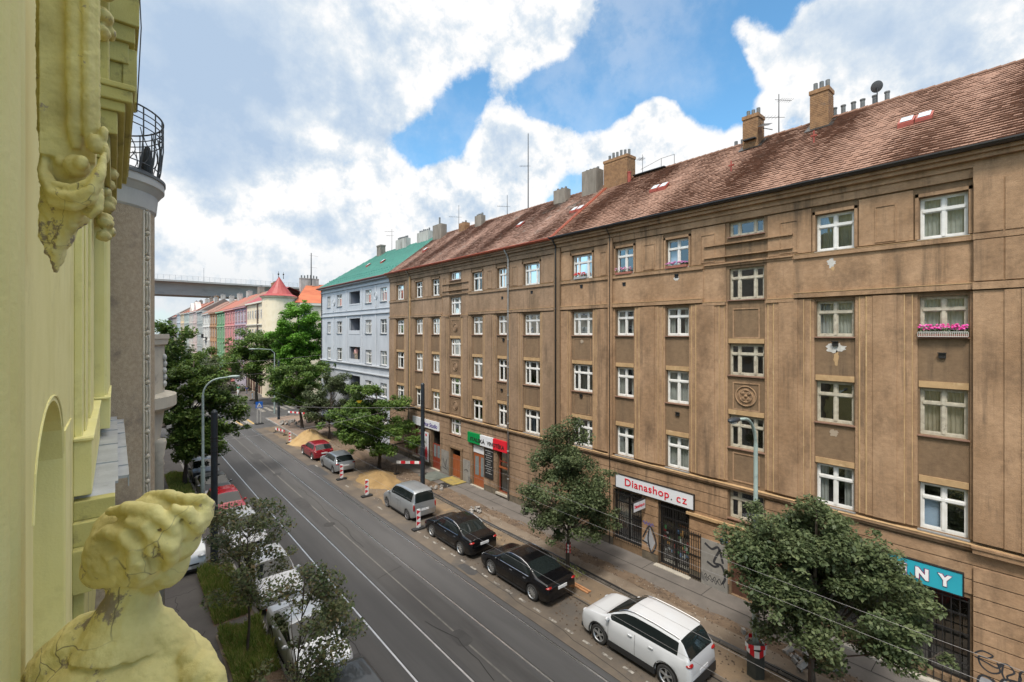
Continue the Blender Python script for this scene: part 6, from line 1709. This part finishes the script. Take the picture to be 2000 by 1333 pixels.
tree('street_tree', 'grey green feathery tree between the two sand heaps', 17.6, 51.0, [(.4, 0, 4.8, 3.1, 3.1, 2.2), (-.2, .5, 3.0, 2.8, 2.8, 1.3)], 22000, .20, L_dark, .12, 1.8, 6, .55, 80, GS)
tree('street_tree', 'dark green tree leaning over the pale sand heap by the junction', 16.9, 58.2, [(-.3, .6, 6.0, 3.4, 3.4, 2.4), (-.8, .5, 4.4, 3.2, 3.2, 1.6), (1.4, 0, 7.4, 2.2, 2.4, 1.5)], 26000, .22, L_mid, .2, 2.4, 7, .6, 95, GS, lean=(-.3, 1.0))
tree('street_tree', 'tall bright green chestnut at the corner beside the pale blue house', 21.2, 74.5, [(0, 0, 13.0, 3.4, 3.6, 3.2), (.6, .5, 9.8, 4.2, 4.2, 3.2), (1.2, 0, 7.0, 3.8, 3.8, 2.8), (-.8, -.6, 11.2, 3.6, 3.6, 2.4)], 48000, .30, L_bright, .28, 4.0, 8, .85, 130)
tree('street_tree', 'yellow green plane tree overhanging the far pavement by the corner house', 17.4, 84, [(0, 0, 9.4, 4.3, 4.6, 2.4), (-2, -1, 7.2, 3.0, 3.4, 2.2), (2.6, -3, 8.6, 3.2, 3.2, 2.8), (.6, -2, 5.4, 2.8, 3, 1.8)], 30000, .30, L_mid, .28, 3.4, 9, .9, 120)
tree('street_tree', 'full leafy maple on the left pavement beside the round stone balcony', 4.0, 42.3, [(.9, .1, 5.6, 2.7, 2.7, 2.2), (.7, .3, 7.6, 2.0, 2.0, 1.7), (1.0, 0, 3.6, 2.6, 2.6, 1.5), (1.0, .2, 8.9, 1.1, 1.1, .9)], 30000, .24, L_maple, .17, 1.9, 10, .62, 110)
YG = 'young trees on the left pavement'
tree('young_tree', 'thin young tree with sparse dark leaves over the white cars', 3.55, 18.4, [(0, .2, 4.5, 1.5, 1.5, .9), (.2, 0, 3.4, 1.7, 1.6, .8), (-.1, .3, 2.5, 1.2, 1.2, .6)], 5200, .12, L_young, .055, 1.9, 11, .36, 42, YG)
tree('young_tree', 'lower young tree with reddish tinged leaves at the bottom edge', 3.9, 13.9, [(.4, .3, 3.2, 1.2, 1.2, .9), (.5, .2, 2.2, 1.4, 1.4, .9), (.4, .2, 4.2, .7, .7, .5)], 6000, .11, L_young, .05, 1.4, 12, .34, 52, YG)
tree('young_tree', 'slim sapling stake tree behind the bust by the left kerb', 4.0, 22.3, [(0, .1, 3.0, .9, .9, .9), (0, 0, 2.0, .7, .7, .5)], 1500, .12, L_young, .045, 1.6, 13, .3, 22, YG)
for i, (x, y, h, r, lm, lab) in enumerate(((4.5, 70, 13, 3.0, L_maple, 'tall tree peeking over the round stone balcony'), (4.5, 95, 9.4, 4.0, L_dark, 'dark rounded tree beyond the junction on the left'), (5.2, 112, 9.4, 4.4, L_dark, 'wide dark tree further along on the left'), (15.5, 104, 7.6, 4.0, L_dark, 'dark tree in front of the cream house shopfront'), (16.5, 128, 8.4, 4.2, L_mid, 'tree in front of the green and coral houses'), (5.0, 140, 9, 4.5, L_dark, 'distant tree on the left side of the far road'), (16.0, 160, 8.5, 4.5, L_dark, 'distant tree before the white house'))):
    tree('street_tree', lab, x, y, [(0, 0, h - r * .9, r, r, r * .8), (.8, .5, h - r * 1.6, r * .9, r * .9, r * .6)], 7000, .42, lm, .2, 2.6, 20 + i, 1.0, 45, twigs=False)
# plants on the blue house loggia and weeds round the young trees
L_grass = mat('grass_blades', (.12, .17, .03), (.30, .25, .10), scale=2.5, island=[(.10, .20, .025), (.18, .30, .045), (.30, .36, .08), (.48, .38, .16)], rough=.7, trans=.25)
def grass(name, label, rects, n, seed, hz=.22):
    rg = np.random.default_rng(seed); C = []
    ar = np.array([(b - a) * (d - c) for a, b, c, d in rects]); pk = ar / ar.sum()
    V = []; F = []
    for i in range(n):
        a, b, c, d = rects[rg.choice(len(rects), p=pk)]
        x, y = rg.uniform(a, b), rg.uniform(c, d)
        k = .5 + .5 * math.sin(x * 5 + seed) * math.cos(y * 3.3); h = hz * rg.uniform(.4, 1.2) * (.5 + k)
        q = rg.uniform(0, 6.28); w = .018; l = rg.uniform(.02, .16)
        dx, dy = math.cos(q), math.sin(q); o = len(V)
        V += [(x - dy * w, y + dx * w, .12), (x + dy * w, y - dx * w, .12), (x + dx * l * .5, y + dy * l * .5, .12 + h * .75), (x + dx * l, y + dy * l, .12 + h)]
        F += [(o, o + 1, o + 2), (o + 2, o + 1, o + 3) if False else (o, o + 2, o + 3)]
    b = MB(); b.v = V; b.f = F; b.m = [0] * len(F)
    return tag(b.build(name, L_grass, fix=False), label, 'grass', kind='stuff')
grass('grass', 'tufted grass strip with dry patches under the thin young tree, behind the bust', [(2.95, 4.2, 21.2, 26.0)], 12000, 1, .42)
grass('grass', 'grass square round the trunk of the thin young tree', [(2.95, 4.25, 17.0, 20.3)], 10000, 2, .38)
grass('grass', 'grass patch under the leafy maple', [(3.0, 4.2, 38, 46)], 7000, 3, .25)
grass('grass', 'grass at the bottom edge below the young trees', [(2.95, 4.25, 11.0, 15.8)], 7000, 4, .36)
grass('grass', 'weeds at the foot of the taped street tree', [(16.2, 17.0, 14.3, 16.4)], 260, 5, .1)
struct(MB().quad((2.9, 21.1, .124), (4.25, 21.1, .124), (4.25, 26.1, .124), (2.9, 26.1, .124)).quad((2.9, 10.8, .1245), (4.27, 10.8, .1245), (4.27, 20.35, .1245), (2.9, 20.35, .1245)).quad((2.95, 38, .124), (4.25, 38, .124), (4.25, 46, .124), (2.95, 46, .124)).build('planting_soil', M_soil))


# ------------------------------------------------------------------ street furniture and roadworks
M_pole = mat('dark_pole_paint', (.012, .018, .026), (.02, .027, .036), scale=3, rough=.45)
M_lampg = mat('pale_green_grey_paint', (.30, .37, .35), (.24, .30, .285), scale=3, rough=.5, c3=(.17, .2, .19), s3=2)
GP = 'dark tram poles'
for x, y, lab in ((17.2, 30.2, 'dark tram wire pole in front of the grey brown tenement'), (16.4, 66.5, 'dark tram wire pole at the junction, half hidden by trees'), (3.6, 26.1, 'dark tram wire pole on the left pavement just behind the bust')):
    t = thing('tram_pole', lab, 'pole', (x, y, 0), group=GP)
    b = MB(); b.lathe(x, y, [(.17, 0), (.165, 3.2), (.145, 3.3), (.14, 7.7), (.06, 7.8)], 16); b.build('shaft', M_pole, t, smooth=False)
    b = MB(); 
    for z in (6.3, 6.45, 6.0, 5.8): b.lathe(x, y, [(.16, z), (.16, z + .05)], 14)
    b.each('clamp', M_iron, t)
    b = MB(); b.box(x - .2, x - .13, y - .06, y + .06, 2.2, 2.6); b.build('junction_box', M_pole, t)
GL = 'curved street lamps'
for x, y, sx, lab in ((16.35, 6.5, -1, 'curved street lamp with a dark head before the long brown tenement'), (4.0, 33.2, 1, 'curved street lamp reaching over the road before the leafy maple')):
    t = thing('street_lamp', lab, 'street lamp', (x, y, 0), group=GL)
    b = MB(); pts = [(x, y, 0), (x, y, 3.4), (x, y, 3.45), (x, y, 7.7)]
    pts += [(x + sx * (.9 - .9 * math.cos(q)), y, 7.7 + 1.0 * math.sin(q)) for q in np.linspace(.15, 1.5, 8)]
    pts += [(x + sx * 1.35, y, 8.75)]
    b.tube(pts, [.11, .11, .075, .065] + [.05] * 8 + [.04], 12); b.build('pole', M_lampg, t, smooth=True)
    b = MB(); b.tube([(x, y, 3.38), (x, y, 3.5)], .12, 12); b.tube([(x, y, 0), (x, y, .7)], .14, 12); b.build('collar', M_lampg, t)
    b = MB(); b.ell((x + sx * 1.62, y, 8.76), (.36, .13, .085), 8); b.build('lamp_head', M_pole if sx < 0 else M_lampg, t, smooth=True)
    b = MB(); b.ell((x + sx * 1.66, y, 8.70), (.22, .10, .06), 7); b.build('lamp_glass', mat('lamp_glass', (.5, .52, .5), rough=.1), t, smooth=True)
# black sheet sleeve and tape round the lamp foot
t = thing('pole_guard', 'dark sheet guard with red and white tape round the foot of the near street lamp', 'guard', (16.35, 6.5, 0))
b = MB(); b.lathe(16.35, 6.5, [(.30, 0), (.30, 1.0)], 6, 20, 380); b.build('sheet', mat('dark_green_sheet', (.03, .035, .032), (.05, .055, .05), scale=4, rough=.7), t)
def tape(parent, path, w=.09, name='warning_tape'):
    r_, q = MB(), MB(); d = 0
    for i in range(len(path) - 1):
        p0, p1 = Vector(path[i]), Vector(path[i + 1]); n = max(1, int((p1 - p0).length / .16))
        for k in range(n):
            a, c = p0.lerp(p1, k / n), p0.lerp(p1, (k + 1) / n); (r_ if d % 2 == 0 else q).quad(a, c, c + Vector((0, 0, w)), a + Vector((0, 0, w))); d += 1
    a = r_.build(name, mat('tape_red', (.6, .01, .02), rough=.4), parent, fix=False)
    if q.f: q.build(name, mat('tape_white', (.7, .7, .7), rough=.4), parent, fix=False)
    return a
tape(t, [(16.35 + .31 * math.cos(a), 6.5 + .31 * math.sin(a), .78 + .05 * math.sin(a * 3)) for a in np.linspace(0, 6.3, 14)], .22)
tape(t, [(16.35 + .33 * math.cos(a), 6.5 + .33 * math.sin(a), 1.0 + .05 * math.sin(a * 2)) for a in np.linspace(0.5, 6.8, 12)], .14)
t = thing('tree_tape', 'red and white tape wound round the trunk of the taped street tree', 'tape', (16.7, 15.3, 0))
for k in range(3): tape(t, [(16.7 + .13 * math.cos(a), 15.3 + .13 * math.sin(a), .85 + k * .16 + .03 * math.sin(a * 2 + k)) for a in np.linspace(0, 6.3, 10)], .11)
# beacon boards
GB = 'striped beacon boards'
for x, y, lab in ((13.45, 36.2, 'striped beacon board at the tail of the silver hatchback'), (13.4, 31.3, 'striped beacon board beside the nearer sand heap'), (13.45, 24.1, 'striped beacon board behind the boxy people carrier'), (13.8, 51.6, 'striped beacon board beside the pale sand heap')):
    t = thing('beacon_board', lab, 'traffic beacon', (x, y, 0), group=GB)
    b = MB(); b.box(x - .38, x + .38, y - .17, y + .17, .008, .11); b.build('rubber_base', M_black_p, t, bevel=.02)
    b = MB(); b.box(x - .125, x + .125, y - .02, y + .02, .14, 1.16); b.ell((x, y, 1.16), (.125, .02, .05), 6); b.box(x - .03, x + .03, y - .03, y + .03, .1, .3); b.build('board', mat('beacon_white', (.72, .72, .72), rough=.4), t)
    b = MB()
    for k in range(3):
        z = .24 + k * .33
        for s_ in (-1, 1): b.add([(x - .125, y + s_ * .023, z), (x + .125, y + s_ * .023, z + .14), (x - .125, y + s_ * .023, z + .27)], [(0, 1, 2)])
    b.build('red_chevron', M_red, t, fix=False)
# pedestrian crossing sign, small barriers
t = thing('road_sign', 'blue square pedestrian crossing sign on a foot at the junction', 'road sign', (13.75, 65, 0))
b = MB(); b.box(13.3, 14.2, 64.6, 65.4, .01, .12); b.build('foot', M_black_p, t); b = MB(); b.tube([(13.55, 65, .1), (13.55, 65, 2.3)], .035, 6); b.tube([(13.95, 65, .1), (13.95, 65, 2.3)], .035, 6); b.build('post', mat('striped_post', (.5, .48, .45), rough=.5), t)
b = MB(); b.box(13.35, 14.15, 64.93, 64.97, 2.0, 2.8); pl = b.build('sign_plate', mat('sign_blue', (.01, .12, .5), rough=.4), t)
b = MB(); b.add([(13.45, 64.92, 2.1), (14.05, 64.92, 2.1), (13.75, 64.92, 2.7)], [(0, 1, 2)]); b.build('triangle', M_plate, pl, fix=False)
b = MB(); b.add([(13.66, 64.915, 2.14), (13.72, 64.915, 2.14), (13.77, 64.915, 2.3), (13.85, 64.915, 2.14), (13.9, 64.915, 2.16), (13.8, 64.915, 2.4), (13.72, 64.915, 2.4)], [(0, 1, 2, 6), (2, 3, 4, 5), (2, 5, 6)]); b.ell((13.76, 64.91, 2.46), (.04, .01, .04), 5); b.build('walking_figure', M_iron, pl, fix=False)
def barrier(lab, p0, p1, z=.9, legs=True):
    p0, p1 = Vector((*p0, 0)), Vector((*p1, 0)); t = thing('barrier', lab, 'barrier', tuple(p0.lerp(p1, .5)), group='red and white roadwork barriers')
    d = (p1 - p0); n = max(4, int(d.length / .35)); r_, q = MB(), MB(); nrm = Vector((-d.y, d.x, 0)).normalized() * .02
    for k in range(n):
        a, c = p0.lerp(p1, k / n), p0.lerp(p1, (k + 1) / n)
        (r_ if k % 2 else q).add([a - nrm + Vector((0, 0, z)), c - nrm + Vector((0, 0, z)), c + nrm + Vector((0, 0, z)), a + nrm + Vector((0, 0, z)), a - nrm + Vector((0, 0, z + .22)), c - nrm + Vector((0, 0, z + .22)), c + nrm + Vector((0, 0, z + .22)), a + nrm + Vector((0, 0, z + .22))],
                                 [(0, 3, 2, 1), (4, 5, 6, 7), (0, 1, 5, 4), (1, 2, 6, 5), (2, 3, 7, 6), (3, 0, 4, 7)])
    r_.each('red_panel', M_red, t); q.each('white_panel', MATS['beacon_white'], t)
    b = MB()
    for p in (p0, p1): b.tube([p + Vector((0, 0, .02)), p + Vector((0, 0, z + .25))], .025, 6); b.box(p.x - .2, p.x + .2, p.y - .1, p.y + .1, .02, .1)
    b.build('post', M_black_p, t)
barrier('red and white barrier beside the dark tram pole, in front of the studio', (17.3, 34.6), (18.9, 33.0))
barrier('low red and white barrier on the kerb by the pale sand heap', (14.0, 58.2), (14.4, 55.8), .35)
barrier('red and white barrier lying at the far corner of the junction', (13.6, 86.2), (15.4, 86.4), .2)
barrier('red and white barrier behind the junction pole', (18.2, 69.0), (19.6, 66.2), .4)
# sand heaps
def heap(name, lab, x, y, rx, ry, h, m, seed, amp=.1, cat='sand heap'):
    rg = random.Random(seed); n, mm = 22, 40; V = [(x, y, h)]; F = []
    ph = [rg.uniform(0, 6.28) for _ in range(6)]
    for i in range(1, n + 1):
        for k in range(mm):
            a = 2 * math.pi * k / mm; r = i / n; w = 1 + .12 * math.sin(2 * a + ph[0]) + .08 * math.sin(3 * a + ph[1]) + .04 * math.sin(7 * a + ph[2])
            z = h * (math.cos(min(1, r) * math.pi) * .5 + .5) * (1 + .25 * math.sin(a * 2 + ph[3]) * r + .1 * math.sin(5 * a + ph[4] + r * 6)) + rg.uniform(-1, 1) * amp * h * .12
            V.append((x + rx * r * w * math.cos(a), y + ry * r * w * math.sin(a), max(.0, z) + .02 * (1 - r)))
    for k in range(mm): F.append((0, 1 + k, 1 + (k + 1) % mm))
    for i in range(n - 1):
        for k in range(mm): F.append((1 + i * mm + k, 1 + (i + 1) * mm + k, 1 + (i + 1) * mm + (k + 1) % mm, 1 + i * mm + (k + 1) % mm))
    b = MB(); b.add(V, F); return tag(b.build(name, m, smooth=True), lab, cat, kind='stuff')
M_sand = mat('yellow_sand', (.34, .23, .105), (.42, .29, .14), scale=1.5, detail=9, rough=1, bump=.02, bscale=20, c3=(.31, .19, .08), s3=.9, t3=.53)
M_sand2 = mat('damp_ochre_sand', (.24, .155, .065), (.31, .205, .09), scale=1.5, detail=9, rough=1, bump=.02, bscale=20, c3=(.22, .14, .06), s3=.9, t3=.53)
heap('sand_heap', 'pale yellow sand heap spilling onto the road behind the dark red hatchback', 15.7, 51.2, 2.0, 3.3, 1.15, M_sand, 1)
heap('sand_heap', 'flat ochre sand heap between the silver hatchback and the people carrier', 15.7, 34.4, 1.75, 2.9, .5, M_sand2, 2)
heap('soil_heap', 'brown soil heap under the spreading tree behind the silver hatchback', 16.7, 43.0, 1.4, 4.0, .55, M_soil, 3, cat='soil heap')
# trench with plate, rubble, planks, hose
t = thing('trench_cover', 'yellow board and steel plate over the open trench outside the brown house door', 'cover', (19.3, 30.5, 0))
b = MB(); b.box(19.2, 20.4, 29.2, 31.1, .04, .08); b.build('yellow_board', mat('dusty_yellow_board', (.34, .25, .05), (.22, .17, .07), scale=3, rough=.9), t)
b = MB(); b.box(18.5, 20.2, 31.2, 33.2, .035, .06); b.build('steel_plate', mat('green_grey_plate', (.10, .12, .105), (.15, .16, .14), scale=3, rough=.7), t)
b = MB(); b.box(18.5, 19.15, 29.2, 30.3, .033, .037); b.build('open_trench', M_black, t)
def rubble(lab, x, y, n, s_, seed, spread=.4):
    rg = random.Random(seed); b = MB()
    for i in range(n):
        c = Vector((x + rg.gauss(0, spread), y + rg.gauss(0, spread), rg.uniform(.05, .22))); q = s_ * rg.uniform(.4, 1.2)
        rot = Matrix.Rotation(rg.uniform(0, 6), 3, Vector((rg.random(), rg.random(), rg.random())).normalized())
        vs = [c + rot @ Vector((sx * q, sy * q * .8, sz * q * .5)) for sx in (-1, 1) for sy in (-1, 1) for sz in (-1, 1)]
        b.add(vs, [(0, 1, 3, 2), (4, 6, 7, 5), (0, 4, 5, 1), (2, 3, 7, 6), (0, 2, 6, 4), (1, 5, 7, 3)])
    return tag(b.build('rubble_pile', M_stone), lab, 'rubble', kind='stuff')
rubble('small pile of broken paving stones on the kerb opposite the wine shop', 17.45, 24.0, 14, .13, 1, .22)
rubble('scattered rubble beside the dark tram pole', 18.0, 29.6, 12, .1, 2, .35)
rubble('rubble and stones at the corner below the junction pole', 17.2, 63.0, 26, .2, 3, .8)
rubble('broken slabs heaped below the big dusky tree', 18.2, 5.6, 22, .14, 4, .6)
b = MB(); b.box(15.75, 15.84, 13.3, 14.9, .03, .08); b.box(15.92, 16.0, 13.3, 14.85, .03, .07); tag(b.build('plank', mat('orange_wood', (.36, .16, .07), (.45, .23, .11), scale=4, rough=.8)), 'pair of orange planks lying behind the black saloon', 'planks')
def wire(name, lab, pts, r, m=None, sag=0, cat='wire', group=None, n=16):
    b = MB(); P = []
    for i in range(len(pts) - 1):
        p0, p1 = Vector(pts[i]), Vector(pts[i + 1])
        for k in range(n + 1): q = k / n; P.append(p0.lerp(p1, q) - Vector((0, 0, 4 * sag * q * (1 - q))))
    b.tube(P, r, 5); return tag(b.build(name, m or M_iron, fix=False), lab, cat, group)
rg = random.Random(5)
wire('black_hose', 'black hose snaking along the edge of the dug up pavement', [(17.14 + .07 * math.sin(y * .5) + rg.uniform(-.02, .02), y, .06) for y in np.arange(-2, 30.5, 1.0)], .045, cat='hose', n=3)
# overhead wires
M_wire = mat('weathered_wire', (.26, .25, .25), rough=.4, metal=.6)
GW = 'tram contact wires above the street'
for x, z, lab in ((8.25, 5.35, 'contact wire over the nearer tram track'), (8.35, 5.95, 'carrier wire over the nearer tram track'), (11.65, 5.35, 'contact wire over the farther tram track'), (11.6, 5.95, 'carrier wire over the farther tram track')):
    wire('tram_wire', lab, [(x, -10, z), (x, 14, z), (x, 26.1, z), (x, 66.5, z)], .0032, M_wire, sag=.02 if z < 5.6 else .15, group=GW)
for a, c, lab in (((3.6, 26.1, 6.3), (17.2, 30.2, 6.4), 'span wire between the left tram pole and the right one'), ((17.2, 30.2, 6.0), (3.6, 45, 6.2), 'span wire slanting from the right tram pole over to the maple'), ((16.4, 66.5, 6.3), (-.4, 60, 7), 'span wire across the junction'), ((XW, 62, 8.6), (3.5, 70, 7.5), 'long wire from the corner of the pale blue house')):
    wire('span_wire', lab, [a, c], .009, M_wire, sag=.25, group='span wires')
t = thing('warning_sign', 'small yellow triangular sign hanging from the span wire before the trees', 'sign', (15.4, 37.5, 5.6))
b = MB(); b.add([(15.15, 37.5, 5.85), (15.65, 37.5, 5.85), (15.4, 37.5, 5.45), (15.15, 37.53, 5.85), (15.65, 37.53, 5.85), (15.4, 37.53, 5.45)], [(0, 1, 2), (3, 5, 4), (0, 3, 4, 1), (1, 4, 5, 2), (2, 5, 3, 0)]); b.build('plate', mat('sign_yellow', (.6, .4, .03), rough=.5), t)
# second, distant lamp arms
for x, y, sx, lab in ((17.2, 72, -1, 'distant street lamp arm in front of the bright chestnut'), (3.6, 98, 1, 'distant street lamp by the dark trees')):
    t = thing('street_lamp', lab, 'street lamp', (x, y, 0), group=GL)
    b = MB(); b.tube([(x, y, 0), (x, y, 8.6), (x + sx * .5, y, 9.1), (x + sx * 2.4, y, 9.25)], [.1, .06, .05, .045], 8); b.build('pole', M_lampg, t); b = MB(); b.ell((x + sx * 2.8, y, 9.22), (.45, .15, .1), 6); b.build('lamp_head', M_lampg, t)
# antennas and dish on the roofs
def antenna(lab, x, y, z0, z1, arms, r=.02, guys=None):
    t = thing('antenna', lab, 'antenna', (x, y, z0), group='rooftop aerials')
    b = MB(); b.tube([(x, y, z0 - .3), (x, y, z1)], [r, r * .6], 6); b.build('mast', M_iron, t)
    b = MB()
    for z, l, d in arms:
        v = Vector((math.cos(d), math.sin(d), 0)); p = Vector((x, y, z)); b.tube([p - v * l * .3, p + v * l], .012, 5)
        w = Vector((-v.y, v.x, 0))
        for k in range(6):
            q = p + v * l * (.1 + .17 * k); b.tube([q - w * .22, q + w * .22], .007, 4)
    b.build('elements', M_iron, t, fix=False)
    return t
antenna('tall rod aerial with step irons on the ridge of the grey brown tenement', 26, 28.3, 21.7, 28.0, [(25.3, .7, 2.4)], .05)
antenna('short aerial on the ridge left of the tall rod', 26, 31.0, 21.7, 23.5, [(22.5, .9, 2.6)], .03)
antenna('aerial beside the weathered chimneys near the green roof', 26, 38.5, 21.7, 24.2, [(23.0, 1.0, 2.6)], .03)
antenna('aerial with two booms between the yellow brick chimneys', 26, 9.2, 21.7, 23.8, [(22.6, 1.0, 2.4), (23.5, .7, -.6)], .03)
antenna('aerial next to the white chimneys on the green roof', 25.8, 52.8, 21.5, 24.2, [(23.9, .9, 2.4), (23.4, .7, 2.4)], .03)
antenna('mast with cross arms on the red and orange corner roof', 29, 94, 21, 27, [(26.5, 1.4, .2), (24.2, 1.2, .2)], .12)
antenna('small aerial by the brown brick stack above the red pipe', 26.1, 17.4, 21.7, 23.1, [(22.9, .5, 1)], .02)
t = thing('satellite_dish', 'grey satellite dish on a short mast behind the roof ridge', 'satellite dish', (26, 5.14, 21.7))
b = MB(); b.tube([(26, 5.14, 21.3), (26, 5.14, 22.5)], .025, 6); b.build('mast', M_iron, t)
b = MB(); n = 20; rot = Matrix.Rotation(R(65), 3, 'Y') @ Matrix.Rotation(0, 3, 'Z'); vs = []
for i in range(6):
    for k in range(n): r = .25 * i / 5; vs.append(Vector((26, 5.14, 22.55)) + Matrix.Rotation(R(40), 3, 'Z') @ (rot @ Vector((r * math.cos(2 * math.pi * k / n), r * math.sin(2 * math.pi * k / n), .5 * r * r))))
b.add(vs, [(i * n + k, i * n + (k + 1) % n, (i + 1) * n + (k + 1) % n, (i + 1) * n + k) for i in range(5) for k in range(n)]); b.build('dish', mat('dish_grey', (.09, .095, .10), rough=.5), t, smooth=True)
for i, (y, yy) in enumerate(((17.7, 14.9),)):
    b = MB(); 
    for q in (16.1, 15.2): b.tube([(26.2, q, 21.6), (26.2, q, 22.5)], .015, 5)
    b.tube([(26.2, 17.6, 22.2), (26.2, 16.1, 22.5), (26.2, 15.2, 22.5)], .012, 5); b.box(25.7, 26.2, 15.6, 17.9, 21.74, 21.80); tag(b.build('roof_walkway', M_iron, fix=False), 'iron roof walkway with handrail right of the big brick stack', 'walkway')
b = MB(); b.tube([(.2, 7.4, 16.5), (.24, 7.2, 15.2), (.19, 6.9, 14.05)], .006, 4); tag(b.build('loose_cable', M_iron), 'thin loose cable dangling from the yellow cornice', 'cable')

# ------------------------------------------------------------------ people (each one a single body)
M_skin = mat('skin', (.48, .28, .19), rough=.6)
def person(label, x, y, z, face, shirt, trousers, sitting=False, hair=(.05, .03, .02)):
    t = thing('person', label, 'person', (x, y, z), face)
    def lim(b, pts, rs): b.tube(pts, rs, 10)
    def joined(name, m, fn, vx=.022):
        b = MB(); fn(b); o = b.build(name, m, t, local=True, smooth=True)
        r = o.modifiers.new('remesh', 'REMESH'); r.mode = 'VOXEL'; r.voxel_size = vx; r.use_smooth_shade = True
        s_ = o.modifiers.new('smooth', 'SMOOTH'); s_.iterations = 3
        return o
    def bodyf(b):
        b.ell((0, 0, 1.62), (.075, .095, .115), 8); b.ell((0, .09, 1.61), (.012, .02, .02), 4); lim(b, [(0, -.01, 1.55), (0, 0, 1.42)], [.055, .065])
        lim(b, [(0, 0, 1.42), (0, 0, 1.2), (0, 0, .95)], [.14, .13, .15])
        for s in (-1, 1):
            lim(b, [(s * .17, 0, 1.40), (s * .22, .02, 1.12), (s * .2, .14, .92), (s * .19, .18, .84)], [.05, .04, .032, .03])
            for k in range(4): lim(b, [(s * (.17 + k * .014), .18, .85), (s * (.17 + k * .014), .21, .78 + .008 * abs(k - 1.5))], [.009, .007])
            lim(b, [(s * .165, .17, .86), (s * .14, .20, .82)], [.011, .009])
            lim(b, [(s * .09, 0, .95), (s * .10, .03 * s, .5), (s * .10, -.03 * s - .02, .08)], [.085, .055, .04]); b.ell((s * .10, .05 - .03 * s, .04), (.045, .12, .04), 6)
    joined('body', M_skin, bodyf)
    def sh(b):
        lim(b, [(0, 0, 1.46), (0, 0, 1.2), (0, 0, .93)], [.13, .155, .165])
        for s in (-1, 1): lim(b, [(s * .13, 0, 1.42), (s * .2, .01, 1.28), (s * .22, .02, 1.14)], [.065, .062, .055])
    joined('shirt', mat('cloth_' + shirt[0], shirt[1], rough=.9), sh)
    def tr(b):
        lim(b, [(0, 0, 1.0), (0, 0, .86)], [.165, .15])
        for s in (-1, 1): lim(b, [(s * .09, 0, .92), (s * .10, .03 * s, .5), (s * .10, -.03 * s - .02, .12)], [.105, .075, .06])
    joined('trousers', mat('cloth_' + trousers[0], trousers[1], rough=.9), tr)
    def hr(b): b.ell((0, -.02, 1.66), (.085, .10, .10), 8)
    joined('hair', mat('hair_' + shirt[0], hair, rough=.8), hr)
    return t
person('person in a light pink top standing on the second loggia of the pale blue house', XW + .35, 51.6, 8.2, 2.2, ('pink', (.6, .35, .33)), ('sand', (.4, .33, .25)))
person('person in a dark blue jacket and grey trousers on the far pavement', 18.3, 96.0, .05, 2.8, ('navy', (.03, .04, .12)), ('grey', (.2, .2, .22)))
person('person in a white shirt and pale trousers by the far corner', 16.3, 92.5, .05, .4, ('white', (.65, .65, .62)), ('pale', (.5, .48, .44)))
person('person in a green top at the edge of the junction', 17.3, 98.0, .05, 3.1, ('green', (.05, .25, .15)), ('dark', (.05, .05, .06)))
t = thing('beacon_board', 'orange and white striped beacon board at the far corner of the junction', 'traffic beacon', (17.6, 88.2, 0), group=GB)
b = MB(); b.box(17.2, 18.0, 88.0, 88.4, .05, .16); b.build('rubber_base', M_black_p, t); b = MB(); b.box(17.42, 17.78, 88.17, 88.23, .2, 1.4); b.build('board', mat('beacon_orange', (.6, .3, .12), rough=.5), t)
b = MB(); b.box(17.5, 17.7, 88.14, 88.168, .3, 1.3); b.build('white_stripe', MATS['beacon_white'], t)
